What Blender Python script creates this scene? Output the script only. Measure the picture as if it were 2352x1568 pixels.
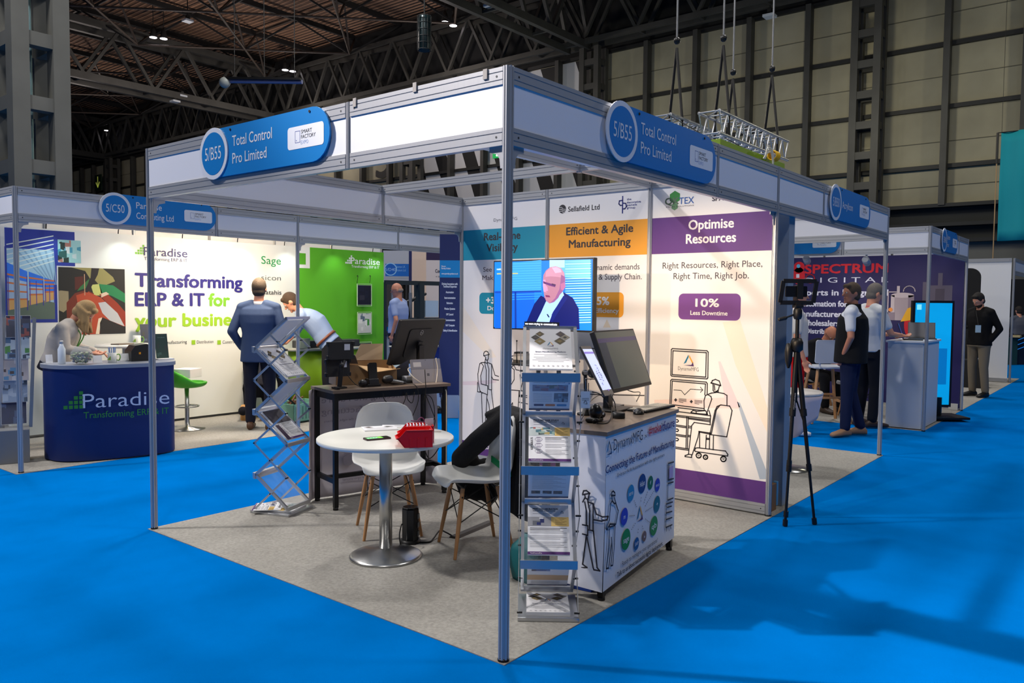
import bpy, math, random
import numpy as np
from mathutils import Vector, Matrix
for _o in list(bpy.data.objects): bpy.data.objects.remove(_o, do_unlink=True)
SC = bpy.context.scene
COL = SC.collection
random.seed(7)
PI = math.pi
# ------------------------------------------------------------------ camera
CAM = np.array([-2.5573, -2.0909, 1.5300])
_yaw, _pit, _rol, FPX = 0.67798, -0.051257, 0.0091383, 1819.5
_f = np.array([math.cos(_pit)*math.cos(_yaw), math.cos(_pit)*math.sin(_yaw), math.sin(_pit)])
_r = np.cross(_f, [0, 0, 1.0]); _r /= np.linalg.norm(_r); _u = np.cross(_r, _f)
_R = _r*math.cos(_rol)+_u*math.sin(_rol); _U = -_r*math.sin(_rol)+_u*math.cos(_rol)
cam = bpy.data.cameras.new('camera'); cam.sensor_width = 36; cam.lens = FPX/2352*36
cam.clip_start = 0.05; cam.clip_end = 300
camo = bpy.data.objects.new('camera', cam); COL.objects.link(camo)
camo.matrix_world = Matrix(((_R[0], _U[0], -_f[0], CAM[0]), (_R[1], _U[1], -_f[1], CAM[1]), (_R[2], _U[2], -_f[2], CAM[2]), (0, 0, 0, 1)))
SC.camera = camo
# ------------------------------------------------------------------ view, world
SC.view_settings.view_transform = 'Standard'; SC.view_settings.look = 'None'
SC.view_settings.gamma = 1.0; SC.view_settings.use_curve_mapping = False
SC.view_settings.exposure = 0.0
W = bpy.data.worlds.new('hall_air'); SC.world = W; W.use_nodes = True
W.node_tree.nodes['Background'].inputs[0].default_value = (0.36, 0.40, 0.50, 1)
W.node_tree.nodes['Background'].inputs[1].default_value = 0.18
# ------------------------------------------------------------------ hall lamps (high bays in the roof, seen or above the frame), added roof fill
def area(name, loc, size, energy, col, target=None, size_y=None):
    l = bpy.data.lights.new(name, 'AREA'); l.energy = energy; l.color = col; l.size = size
    if size_y: l.shape = 'RECTANGLE'; l.size_y = size_y
    o = bpy.data.objects.new(name, l); COL.objects.link(o); o.location = loc
    if target is not None:
        o.rotation_euler = (Vector(target)-Vector(loc)).to_track_quat('-Z', 'Y').to_euler()
    return o
def spot(name, loc, target, energy, col, deg, blend=0.6, rad=0.04):
    l = bpy.data.lights.new(name, 'SPOT'); l.energy = energy; l.color = col; l.spot_size = math.radians(deg)
    l.spot_blend = blend; l.shadow_soft_size = rad
    o = bpy.data.objects.new(name, l); COL.objects.link(o); o.location = loc
    o.rotation_euler = (Vector(target)-Vector(loc)).to_track_quat('-Z', 'Y').to_euler()
    return o
COOL = (1.0, 0.97, 0.95)
for _x, _y, _e in ((-7, -5, 400), (-6, 8, 360), (6, -7, 450), (4, 5, 500), (13, 2, 500), (10, 13, 500), (1.5, 13, 500)):
    area('high_bay_light', (_x, _y, 12.5), 1.2, _e, COOL, (_x+0.3, _y, 0))
# key: rigged floodlight high on the left, over the aisle
spot('flood_beam_wide', (-4.2, 7.2, 8.6), (1.5, 1.0, 0.5), 2600, (1.0, 0.94, 0.90), 75, 1.0, 0.22)
spot('flood_beam_narrow', (-4.2, 7.2, 8.6), (0.1, 0.0, 2.45), 8500, (1.0, 0.92, 0.90), 17, 1.0, 0.10)
# added fill points without fixtures, standing in for bounce onto the brown roof boards
def point(name, loc, e, col, r=0.3):
    l = bpy.data.lights.new(name, 'POINT'); l.energy = e; l.color = col; l.shadow_soft_size = r
    o = bpy.data.objects.new(name, l); COL.objects.link(o); o.location = loc
for _x, _y in ((18, 36), (25, 36), (24, 25), (14, 26), (8, 50), (20, 52)): point('pendant_glow', (_x, _y, 11.5), 420, (1.0, 0.86, 0.78))
for _x, _y in ((22, 6), (23, -3), (22, 16)): point('wall_glow', (_x, _y, 8.0), 330, (1.0, 0.93, 0.72))
# ------------------------------------------------------------------ unprojection of a photo pixel onto a real plane
def ray(u, v): return _f + _R*(u-1176)/FPX - _U*(v-784)/FPX
def onz(u, v, z=0.0): d = ray(u, v); return Vector(CAM + d*(z-CAM[2])/d[2])
def onx(u, v, x): d = ray(u, v); return Vector(CAM + d*(x-CAM[0])/d[0])
def ony(u, v, y): d = ray(u, v); return Vector(CAM + d*(y-CAM[1])/d[1])
def dep(u, v, D): return Vector(CAM + ray(u, v)*D)
def onp(u, v, O, N):
    d = ray(u, v); n = np.array(N); return Vector(CAM + d*(np.dot(np.array(O)-CAM, n)/np.dot(d, n)))
# ------------------------------------------------------------------ materials
def lin(c):
    c = c/255.0
    return c/12.92 if c <= 0.04045 else ((c+0.055)/1.055)**2.4
_mats = {}
def M(rgb, rough=0.5, metal=0.0, bump=0.0, bscale=200.0, var=0.0, vscale=8.0, emit=0.0, alpha=1.0, trans=0.0, spec=0.5, name=None, coat=0.0, stretch=None):
    key = (rgb, rough, metal, bump, bscale, var, vscale, emit, alpha, trans, spec, coat, stretch)
    if key in _mats: return _mats[key]
    m = bpy.data.materials.new(name or 'material_%d' % len(_mats)); m.use_nodes = True
    nt = m.node_tree; b = nt.nodes['Principled BSDF']
    c = (lin(rgb[0]), lin(rgb[1]), lin(rgb[2]), 1)
    b.inputs['Base Color'].default_value = c
    b.inputs['Roughness'].default_value = rough; b.inputs['Metallic'].default_value = metal
    b.inputs['Specular IOR Level'].default_value = spec
    if coat: b.inputs['Coat Weight'].default_value = coat
    if alpha < 1: b.inputs['Alpha'].default_value = alpha
    if trans: b.inputs['Transmission Weight'].default_value = trans; b.inputs['IOR'].default_value = 1.2
    if emit: b.inputs['Emission Color'].default_value = c; b.inputs['Emission Strength'].default_value = emit
    tc = None
    if var or bump:
        tc = nt.nodes.new('ShaderNodeTexCoord')
        mp = nt.nodes.new('ShaderNodeMapping'); nt.links.new(tc.outputs['Object'], mp.inputs[0])
        if stretch: mp.inputs['Scale'].default_value = stretch
    if var:
        n = nt.nodes.new('ShaderNodeTexNoise'); n.inputs['Scale'].default_value = vscale; n.inputs['Detail'].default_value = 5
        nt.links.new(mp.outputs[0], n.inputs['Vector'])
        mx = nt.nodes.new('ShaderNodeMix'); mx.data_type = 'RGBA'
        mx.inputs[6].default_value = tuple(max(0, x*(1-var)) for x in c[:3])+(1,)
        mx.inputs[7].default_value = tuple(min(1, x*(1+var)) for x in c[:3])+(1,)
        rp = nt.nodes.new('ShaderNodeMapRange'); rp.inputs[1].default_value = 0.3; rp.inputs[2].default_value = 0.7
        nt.links.new(n.outputs[0], rp.inputs[0]); nt.links.new(rp.outputs[0], mx.inputs[0])
        nt.links.new(mx.outputs[2], b.inputs['Base Color'])
    if bump:
        n2 = nt.nodes.new('ShaderNodeTexNoise'); n2.inputs['Scale'].default_value = bscale; n2.inputs['Detail'].default_value = 3
        nt.links.new(mp.outputs[0], n2.inputs['Vector'])
        bp = nt.nodes.new('ShaderNodeBump'); bp.inputs['Strength'].default_value = bump; bp.inputs['Distance'].default_value = 0.01
        nt.links.new(n2.outputs[0], bp.inputs['Height']); nt.links.new(bp.outputs[0], b.inputs['Normal'])
    _mats[key] = m
    return m
ALU = M((186, 188, 192), 0.36, 0.45, bump=0.05, bscale=60, stretch=(1, 1, 0.02), name='brushed_aluminium')
ALUD = M((60, 62, 66), 0.5, 0.6, name='aluminium_slot')
INFILL = M((226, 228, 236), 0.55, name='white_fascia_board')
WHITE = M((235, 235, 235), 0.5, name='white_board')
BLACK = M((12, 12, 13), 0.45, name='black_plastic')
BLACKM = M((18, 18, 20), 0.35, 0.3, name='black_metal')
SIGNB = M((0, 126, 200), 0.35, name='sign_blue')
CARPET_BLUE = M((0, 115, 202), 0.98, bump=0.5, bscale=420, var=0.06, vscale=3, spec=0.0, name='blue_carpet')
CARPET_GREY = M((170, 167, 160), 0.95, bump=0.6, bscale=380, var=0.16, vscale=60, spec=0.15, name='grey_carpet')
# ------------------------------------------------------------------ mesh builder
def tag(o, label=None, cat=None, group=None, kind=None):
    if label: o['label'] = label
    if cat: o['category'] = cat
    if group: o['group'] = group
    if kind: o['kind'] = kind
    return o
ROOTM = {}
def thing(name, label, cat, loc=(0, 0, 0), rz=0.0, group=None, kind=None):
    o = bpy.data.objects.new(name, None); COL.objects.link(o); o.empty_display_size = 0.1
    o.location = loc; o.rotation_euler = (0, 0, rz)
    ROOTM[o.name] = Matrix.Translation(Vector(loc)) @ Matrix.Rotation(rz, 4, 'Z')
    return tag(o, label, cat, group, kind)
def rootm(o):
    while o.parent: o = o.parent
    return ROOTM.get(o.name, Matrix.Identity(4))
def copy_tree(o, parent=None):
    c = o.copy(); COL.objects.link(c); c.parent = parent
    for ch in [x for x in bpy.data.objects if x.parent == o]: copy_tree(ch, c)
    return c
class MB:
    def __init__(s): s.v = []; s.f = []; s.m = []; s.sm = []; s.mats = []
    def mi(s, mat):
        if mat not in s.mats: s.mats.append(mat)
        return s.mats.index(mat)
    def add(s, vs, fs, mat, smooth=False):
        b = len(s.v); s.v += [tuple(x) for x in vs]; k = s.mi(mat)
        for f in fs: s.f.append(tuple(b+i for i in f)); s.m.append(k); s.sm.append(smooth)
        return s
    def merge(s, o):
        b = len(s.v); s.v += o.v; mp = [s.mi(x) for x in o.mats]
        s.f += [tuple(b+i for i in f) for f in o.f]; s.m += [mp[i] for i in o.m]; s.sm += o.sm
        return s
    def box(s, c, sz, mat, rz=0.0, R=None):
        c = Vector(c); h = [x/2 for x in sz]
        R = R or Matrix.Rotation(rz, 3, 'Z')
        vs = [c + R @ Vector((sx*h[0], sy*h[1], sz_*h[2])) for sx in (-1, 1) for sy in (-1, 1) for sz_ in (-1, 1)]
        return s.add(vs, [(0, 1, 3, 2), (4, 6, 7, 5), (0, 4, 5, 1), (2, 3, 7, 6), (0, 2, 6, 4), (1, 5, 7, 3)], mat)
    def bx(s, x0, x1, y0, y1, z0, z1, mat):
        return s.box(((x0+x1)/2, (y0+y1)/2, (z0+z1)/2), (abs(x1-x0), abs(y1-y0), abs(z1-z0)), mat)
    def bar(s, p0, p1, w, h, mat, up=(0, 0, 1)):
        p0 = Vector(p0); p1 = Vector(p1); d = p1-p0; L = d.length
        if L < 1e-6: return s
        d /= L; upv = Vector(up)
        if abs(d.dot(upv)) > 0.99: upv = Vector((1, 0, 0))
        x = d.cross(upv).normalized(); z = x.cross(d)
        R = Matrix((x, d, z)).transposed()
        return s.box((p0+p1)/2, (w, L, h), mat, R=R)
    def tube(s, p0, p1, r, mat, seg=10, r2=None, cap=True):
        p0 = Vector(p0); p1 = Vector(p1); d = (p1-p0)
        if d.length < 1e-7: return s
        d.normalize(); r2 = r if r2 is None else r2
        a = d.orthogonal().normalized(); b = d.cross(a)
        vs = []
        for p, rr in ((p0, r), (p1, r2)):
            for i in range(seg): t = 2*PI*i/seg; vs.append(p+(a*math.cos(t)+b*math.sin(t))*rr)
        s.add(vs, [(i, (i+1) % seg, seg+(i+1) % seg, seg+i) for i in range(seg)], mat, True)
        if cap: s.add(vs[:seg], [tuple(range(seg))[::-1]], mat); s.add(vs[seg:], [tuple(range(seg))], mat)
        return s
    def path(s, pts, r, mat, seg=7, closed=False, smooth=6):
        pts = [Vector(p) for p in pts]
        if smooth and len(pts) > 2:
            q = []; n = len(pts)
            for i in range(n-1 if not closed else n):
                p0 = pts[i-1] if (i > 0 or closed) else pts[i]; p1 = pts[i]; p2 = pts[(i+1) % n]
                p3 = pts[(i+2) % n] if (i+2 < n or closed) else p2
                for k in range(smooth):
                    t = k/smooth
                    q.append(0.5*((2*p1)+(p2-p0)*t+(2*p0-5*p1+4*p2-p3)*t*t+(3*p1-p0-3*p2+p3)*t**3))
            if not closed: q.append(pts[-1])
            pts = q
        n = len(pts); nrm = None; vs = []
        for i in range(n):
            d = (pts[(i+1) % n]-pts[i-1]) if (closed or 0 < i < n-1) else (pts[1]-pts[0] if i == 0 else pts[-1]-pts[-2])
            if d.length < 1e-9: d = Vector((0, 0, 1))
            d.normalize()
            nrm = d.orthogonal() if nrm is None else (nrm-d*nrm.dot(d))
            if nrm.length < 1e-6: nrm = d.orthogonal()
            nrm.normalize(); b = d.cross(nrm)
            for k in range(seg): t = 2*PI*k/seg; vs.append(pts[i]+(nrm*math.cos(t)+b*math.sin(t))*r)
        fs = []
        for i in range(n if closed else n-1):
            j = (i+1) % n
            for k in range(seg): fs.append((i*seg+k, i*seg+(k+1) % seg, j*seg+(k+1) % seg, j*seg+k))
        if not closed: fs.append(tuple(range(seg))[::-1]); fs.append(tuple((n-1)*seg+k for k in range(seg)))
        return s.add(vs, fs, mat, True)
    def lathe(s, prof, c, mat, seg=32, smooth=True, axis=None):
        c = Vector(c); n = len(prof); vs = []
        R = Vector((0, 0, 1)).rotation_difference(Vector(axis)).to_matrix() if axis else Matrix.Identity(3)
        for i in range(seg):
            t = 2*PI*i/seg
            for (r, z) in prof: vs.append(c+R @ Vector((r*math.cos(t), r*math.sin(t), z)))
        fs = []
        for i in range(seg):
            j = (i+1) % seg
            for k in range(n-1):
                if prof[k][0] < 1e-6 and prof[k+1][0] < 1e-6: continue
                fs.append((i*n+k, j*n+k, j*n+k+1, i*n+k+1))
        s.add(vs, fs, mat, smooth)
        for k, rev in ((0, True), (n-1, False)):
            if prof[k][0] > 1e-6:
                f = [i*n+k for i in range(seg)]; b = len(s.v)-len(vs)
                s.f.append(tuple(b+i for i in (f[::-1] if rev else f))); s.m.append(s.mi(mat)); s.sm.append(False)
        return s
    def prism(s, poly, O, U, V, N, t, mat, smooth=False):
        O = Vector(O); U = Vector(U); V = Vector(V); N = Vector(N); n = len(poly)
        a = [O+U*p[0]+V*p[1] for p in poly]; b = [x+N*t for x in a]
        s.add(a+b, [tuple(range(n))[::-1], tuple(range(n, 2*n))], mat)
        s.add(a+b, [(i, (i+1) % n, n+(i+1) % n, n+i) for i in range(n)], mat, smooth)
        return s
    def sph(s, c, r, mat, seg=16, rings=10, R=None):
        if not hasattr(r, '__len__'): r = (r, r, r)
        c = Vector(c); vs = []; fs = []; R = R or Matrix.Identity(3)
        for i in range(1, rings):
            p = PI*i/rings
            for k in range(seg):
                t = 2*PI*k/seg; vs.append(c+R @ Vector((r[0]*math.sin(p)*math.cos(t), r[1]*math.sin(p)*math.sin(t), r[2]*math.cos(p))))
        vs.append(c+R @ Vector((0, 0, r[2]))); vs.append(c-R @ Vector((0, 0, r[2]))); T = len(vs)-2; B = T+1
        for i in range(rings-2):
            for k in range(seg): fs.append((i*seg+k, (i+1)*seg+k, (i+1)*seg+(k+1) % seg, i*seg+(k+1) % seg))
        for k in range(seg):
            fs.append((T, k, (k+1) % seg)); fs.append((B, (rings-2)*seg+(k+1) % seg, (rings-2)*seg+k))
        return s.add(vs, fs, mat, True)
    def cap(s, p0, p1, r0, r1, mat, seg=14):
        # tapered capsule, closed
        p0 = Vector(p0); p1 = Vector(p1); L = (p1-p0).length
        prof = [(0, -r0)]+[(r0*math.cos(a), r0*math.sin(a)) for a in (-1.1, -0.6, -0.2, 0)]
        prof += [(r1*math.cos(a), L+r1*math.sin(a)) for a in (0, 0.2, 0.6, 1.1)]+[(0, L+r1)]
        return s.lathe(prof, p0, mat, seg, True, axis=(p1-p0) if L > 1e-6 else (0, 0, 1))
    def loft(s, rings, mat, seg=24, power=2.3):
        # rings: (centre, right vec, front vec, rx, ry)
        vs = []; n = len(rings)
        for (c, X, Y, rx, ry) in rings:
            c = Vector(c); X = Vector(X).normalized(); Y = Vector(Y).normalized()
            for k in range(seg):
                t = 2*PI*k/seg; a, b = math.cos(t), math.sin(t)
                vs.append(c+X*rx*math.copysign(abs(a)**(2/power), a)+Y*ry*math.copysign(abs(b)**(2/power), b))
        fs = [(i*seg+k, i*seg+(k+1) % seg, (i+1)*seg+(k+1) % seg, (i+1)*seg+k) for i in range(n-1) for k in range(seg)]
        fs += [tuple(range(seg))[::-1], tuple((n-1)*seg+k for k in range(seg))]
        return s.add(vs, fs, mat, True)
    def grid(s, fn, nu, nv, mat, smooth=True):
        vs = [fn(i/nu, j/nv) for i in range(nu+1) for j in range(nv+1)]
        return s.add(vs, [(i*(nv+1)+j, (i+1)*(nv+1)+j, (i+1)*(nv+1)+j+1, i*(nv+1)+j+1) for i in range(nu) for j in range(nv)], mat, smooth)
    def mesh(s, name, Mx=None, shift=None):
        me = bpy.data.meshes.new(name)
        vs = s.v
        if Mx is not None: vs = [tuple(Mx @ Vector(x)) for x in vs]
        if shift is not None: vs = [(x[0]-shift[0], x[1]-shift[1], x[2]-shift[2]) for x in vs]
        me.from_pydata(vs, [], s.f)
        for mt in s.mats: me.materials.append(mt)
        me.polygons.foreach_set('material_index', s.m); me.polygons.foreach_set('use_smooth', s.sm)
        me.update()
        return me
    def build(s, name, parent=None, world=False, bevel=0.0, solid=0.0, subsurf=0, label=None, cat=None, group=None, kind=None, merge=False, bseg=2):
        if not s.v: return None
        if parent is None:
            a = np.array(s.v); lo = a.min(0); hi = a.max(0); sh = ((lo[0]+hi[0])/2, (lo[1]+hi[1])/2, lo[2])
            me = s.mesh(name, shift=sh); o = bpy.data.objects.new(name, me); COL.objects.link(o); o.location = sh
        else:
            me = s.mesh(name, rootm(parent).inverted() if world else None)
            o = bpy.data.objects.new(name, me); COL.objects.link(o); o.parent = parent
        if merge:
            w = o.modifiers.new('weld', 'WELD'); w.merge_threshold = 0.0005
        if solid:
            w = o.modifiers.new('solid', 'SOLIDIFY'); w.thickness = solid; w.offset = 0
        if subsurf:
            w = o.modifiers.new('sub', 'SUBSURF'); w.levels = subsurf; w.render_levels = subsurf
        if bevel:
            w = o.modifiers.new('bevel', 'BEVEL'); w.width = bevel; w.segments = bseg; w.limit_method = 'ANGLE'; w.angle_limit = 0.7
        return tag(o, label, cat, group, kind)
def evaluated(o):
    dg = bpy.context.evaluated_depsgraph_get(); dg.update()
    return bpy.data.meshes.new_from_object(o.evaluated_get(dg))
# ------------------------------------------------------------------ printed graphics and lettering
_tc = {}
def glyphs(text, bold):
    bold = min(bold, 0.0); k = (text, bold)
    if k in _tc: return _tc[k]
    cu = bpy.data.curves.new('lettering', 'FONT'); cu.body = text; cu.resolution_u = 3; cu.offset = bold
    o = bpy.data.objects.new('lettering', cu); COL.objects.link(o)
    me = evaluated(o)
    n = len(me.vertices); a = np.zeros(n*3); me.vertices.foreach_get('co', a); a = a.reshape(-1, 3)
    fs = [tuple(p.vertices) for p in me.polygons]
    bpy.data.objects.remove(o, do_unlink=True); bpy.data.curves.remove(cu); bpy.data.meshes.remove(me)
    _tc[k] = (a, fs); return _tc[k]
class Print:
    """flat artwork on a real surface: O origin, U reading direction, V up, N out of the surface"""
    def __init__(s, O, U, V, N, mb=None): s.O = Vector(O); s.U = Vector(U).normalized(); s.V = Vector(V).normalized(); s.N = Vector(N).normalized(); s.mb = mb or MB(); s.st = 0.0006
    def px(s, p):
        X = onp(p[0], p[1], s.O, s.N)-s.O
        return (X.dot(s.U), X.dot(s.V))
    def pt(s, a, lay): return s.O+s.U*a[0]+s.V*a[1]+s.N*(s.st*lay)
    def poly(s, pts, mat, lay=1, px=True):
        if px: pts = [s.px(p) for p in pts]
        s.mb.add([s.pt(p, lay) for p in pts], [tuple(range(len(pts)))], mat); return s
    def rect(s, p0, p1, mat, lay=1, px=True, r=0.0):
        if px: p0 = s.px(p0); p1 = s.px(p1)
        x0, x1 = sorted((p0[0], p1[0])); y0, y1 = sorted((p0[1], p1[1]))
        if r: return s.poly(rrect(x0, x1, y0, y1, r), mat, lay, False)
        return s.poly([(x0, y0), (x1, y0), (x1, y1), (x0, y1)], mat, lay, False)
    def circ(s, c, r, mat, lay=1, px=True, seg=28, ry=None):
        if px: c = s.px(c)
        ry = ry or r
        return s.poly([(c[0]+r*math.cos(2*PI*i/seg), c[1]+ry*math.sin(2*PI*i/seg)) for i in range(seg)], mat, lay, False)
    def line(s, pts, w, mat, lay=2, px=True, closed=False):
        if px: pts = [s.px(p) for p in pts]
        if closed: pts = pts+[pts[0]]
        for a, b in zip(pts[:-1], pts[1:]):
            d = Vector((b[0]-a[0], b[1]-a[1]))
            if d.length < 1e-6: continue
            d.normalize(); n = Vector((-d.y, d.x))*w/2; e = d*w*0.4
            s.poly([(a[0]-e.x+n.x, a[1]-e.y+n.y), (a[0]-e.x-n.x, a[1]-e.y-n.y), (b[0]+e.x-n.x, b[1]+e.y-n.y), (b[0]+e.x+n.x, b[1]+e.y+n.y)], mat, lay, False)
        return s
    def text(s, t, p0, p1, mat, h=None, lay=3, bold=0.0, px=True, up=None):
        """baseline from p0 to p1; h cap height in metres (None = natural); up = rotated 90 degrees"""
        if px: p0 = s.px(p0); p1 = s.px(p1)
        a, fs = glyphs(t, bold)
        if not len(a): return s
        x0, x1 = a[:, 0].min(), a[:, 0].max()
        d = Vector((p1[0]-p0[0], p1[1]-p0[1])); L = d.length
        if abs(d.y) < 0.12*abs(d.x): d = Vector((math.copysign(1, d.x), 0)); L = abs(p1[0]-p0[0])
        d.normalize(); n = Vector((-d.y, d.x)); sx = L/(x1-x0); sy = (h/0.73) if h else sx
        y0 = (p0[1]+p1[1])/2 if d.y == 0 else p0[1]
        vs = [s.pt((p0[0]+d.x*(q[0]-x0)*sx+n.x*q[1]*sy, y0+d.y*(q[0]-x0)*sx+n.y*q[1]*sy), lay) for q in a]
        s.mb.add(vs, fs, mat)
        if bold > 0.003:
            e = min(bold, .03)*sy*1.15; e = min(e, bold*(h/.73)*1.15) if h else e
            for q, (ax, ay) in enumerate(((1, .4), (-1, -.4), (.6, -.8), (-.6, .8))):
                w_ = s.U*(ax*e)+s.V*(ay*e)+s.N*(s.st*.06*(q+1)); s.mb.add([x+w_ for x in vs], fs, mat)
        return s
    def ctext(s, t, c, h, mat, lay=3, bold=0.0, w=None, al='c'):
        a, fs = glyphs(t, bold); x0, x1 = a[:, 0].min(), a[:, 0].max(); sy = h/0.73
        L = w if w else (x1-x0)*sy; x = c[0]-(L/2 if al == 'c' else 0)
        return s.text(t, (x, c[1]), (x+L, c[1]), mat, h, lay, bold, False)
    def photo(s, p0, p1, pal, nx, ny, lay=2, px=True, seed=1):
        """a printed photograph too small to read: patches of its colours"""
        if px: p0 = s.px(p0); p1 = s.px(p1)
        rn = random.Random(seed); x0, x1 = sorted((p0[0], p1[0])); y0, y1 = sorted((p0[1], p1[1]))
        s.rect((x0, y0), (x1, y1), pal[0], lay, False)
        for i in range(nx*ny):
            cx = rn.uniform(x0, x1); cy = rn.uniform(y0, y1); w = (x1-x0)/nx*rn.uniform(0.5, 1.5); h = (y1-y0)/ny*rn.uniform(0.5, 1.5)
            a0, a1 = max(x0, cx-w/2), min(x1, cx+w/2); b0, b1 = max(y0, cy-h/2), min(y1, cy+h/2)
            k = rn.uniform(-0.3, 0.3)*(b1-b0)
            s.poly([(a0, b0), (a1, min(max(b0+k, y0), y1)), (a1, b1), (a0, max(y0, min(y1, b1+k)))], rn.choice(pal), lay+0.1+0.05*i/(nx*ny)*8, False)
        return s
    def build(s, name, parent=None, world=True, **k): return s.mb.build(name, parent, world=world, **k)
def rrect(x0, x1, y0, y1, r, seg=6, corners=(1, 1, 1, 1)):
    out = []
    for (cx, cy, a0, on) in ((x1-r, y0+r, -PI/2, corners[0]), (x1-r, y1-r, 0, corners[1]), (x0+r, y1-r, PI/2, corners[2]), (x0+r, y0+r, PI, corners[3])):
        if on:
            for i in range(seg+1): t = a0+PI/2*i/seg; out.append((cx+r*math.cos(t), cy+r*math.sin(t)))
        else: out.append((cx+math.copysign(r, math.cos(a0+PI/4)), cy+math.copysign(r, math.sin(a0+PI/4))))
    return out
# ================================================================== THE HALL
STEEL = M((64, 64, 61), 0.55, 0.3, var=0.15, vscale=1.5, name='painted_steel')
STEELD = M((34, 35, 35), 0.55, 0.3, name='dark_steel')
CREAM = M((152, 147, 124), 0.75, var=0.14, vscale=0.7, bump=0.15, bscale=6, name='cream_cladding')
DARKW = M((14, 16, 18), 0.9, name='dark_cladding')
CONC = M((100, 100, 94), 0.9, var=0.12, vscale=1.2, name='concrete_column')
m = MB(); m.bx(-30, 60, -30, 90, -0.25, -0.004, CARPET_BLUE); m.build('floor', kind='structure')
# ceiling deck: ribbed brown boards
def deck_mat():
    mt = M((168, 128, 100), 0.8, name='roof_deck', var=0.2, vscale=0.5)
    nt = mt.node_tree; b = nt.nodes['Principled BSDF']
    tc = nt.nodes.new('ShaderNodeTexCoord'); w = nt.nodes.new('ShaderNodeTexWave'); w.bands_direction = 'X'
    w.inputs['Scale'].default_value = 1.1; nt.links.new(tc.outputs['Object'], w.inputs['Vector'])
    bp = nt.nodes.new('ShaderNodeBump'); bp.inputs['Distance'].default_value = 0.25; bp.inputs['Strength'].default_value = 1.0
    nt.links.new(w.outputs[1], bp.inputs['Height']); nt.links.new(bp.outputs[0], b.inputs['Normal'])
    mx = nt.nodes.new('ShaderNodeMix'); mx.data_type = 'RGBA'; mx.blend_type = 'MULTIPLY'; mx.inputs[0].default_value = 0.6
    src = b.inputs['Base Color'].links[0].from_socket
    nt.links.new(src, mx.inputs[6]); nt.links.new(w.outputs[0], mx.inputs[7]); nt.links.new(mx.outputs[2], b.inputs['Base Color'])
    return mt
m = MB(); m.bx(-30, 28.4, 18.2, 90, 16.6, 16.8, deck_mat()); m.build('ceiling', kind='structure')
m = MB(); m.bx(-30, 28.4, -30, 18.2, 16.6, 16.8, M((30, 27, 25), 0.9, name='dark_roof_deck')); m.build('ceiling', kind='structure')
# right wall: cream boards with girts and posts
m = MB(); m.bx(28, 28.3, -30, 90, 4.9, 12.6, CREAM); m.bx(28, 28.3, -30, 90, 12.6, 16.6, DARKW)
m.bx(28, 28.3, -30, 90, 3.7, 4.9, M((40, 42, 42), 0.8)); m.bx(27.9, 28.3, -30, 90, 0, 3.7, M((104, 104, 100), 0.85, var=0.1, vscale=0.6))
for z in (3.7, 4.25, 4.9): m.bx(27.6, 28, -30, 90, z-0.06, z+0.06, STEELD)
for z in (6.25, 8.25, 10.35, 12.6): m.bx(27.85, 28, -30, 90, z-0.07, z+0.07, STEELD)
for z in (5.6, 7.1, 9.3, 11.4): m.bx(27.98, 28, -30, 90, z-0.012, z+0.012, M((90, 88, 74), 0.7))
wall = m.build('wall_right', kind='structure')
P = Print((27.97, 0, 0), (0, -1, 0), (0, 0, 1), (-1, 0, 0)); P.st = 0.003
CB = M((16, 17, 18), 0.7); CW = M((196, 198, 200), 0.7)
def yz(y, z): return (-y, z)
P.poly([yz(28.7, 5), yz(28.7, 12.5), yz(17.6, 12.5), yz(17.6, 5)], CW, 1, False)
for c in (27.55, 25.6, 23.6, 21.4, 19.3, 17.3, 29.5):
    w = 0.42; pts = [(c-w-0.38*4.4, 5), (c+w-0.38*4.4, 5), (c+w+0.38*3.1, 12.5), (c-w+0.38*3.1, 12.5)]
    q = []
    for i in range(4):  # clip to the striped field
        a, b = pts[i], pts[(i+1) % 4]
        for k in range(8):
            t = k/8; q.append((min(28.7, max(17.6, a[0]+(b[0]-a[0])*t)), a[1]+(b[1]-a[1])*t))
    P.poly([yz(*p) for p in q], CB, 2, False)
P.text('5', yz(32.5, 8.45), yz(31.3, 8.45), CB, 2.1, 2, 0.02, False)
P.build('trim_1', kind='structure')
# wall posts
m = MB(); y = 5.95
for k in range(-4, 9):
    y0 = 5.95+11.45*k
    for j in range(1, 5):
        yy = y0+2.27*j
        m.bx(27.55, 27.9, yy-0.1, yy+0.1, 4.9, 12.6, STEEL)
m.build('trim_2', kind='structure')
def lattice_column(x, y, w, d, z1, step, mat, label=None, kind=None, name='lattice_column', z0=0.0, leg=0.28):
    c = MB()
    for sx in (-1, 1):
        for sy in (-1, 1):
            c.bx(x+sx*w/2-leg/2, x+sx*w/2+leg/2, y+sy*d/2-leg/2, y+sy*d/2+leg/2, z0, z1, mat)
    z = z0+0.4
    while z < z1:
        for sx in (-1, 1): c.bx(x+sx*w/2-leg*.4, x+sx*w/2+leg*.4, y-d/2, y+d/2, z-0.13, z+0.13, mat)
        for sy in (-1, 1): c.bx(x-w/2, x+w/2, y+sy*d/2-leg*.4, y+sy*d/2+leg*.4, z-0.13, z+0.13, mat)
        z += step
    return c.build(name, label=label, cat='column' if label else None, kind=kind)
n = 3
for k in range(-1, 6):
    y0 = 5.95+11.45*k
    lattice_column(27.2, y0, 0.6, 0.75, 12.6, 1.05, STEEL, kind='structure', name='trim_%d' % n, leg=0.24); n += 1
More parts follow.
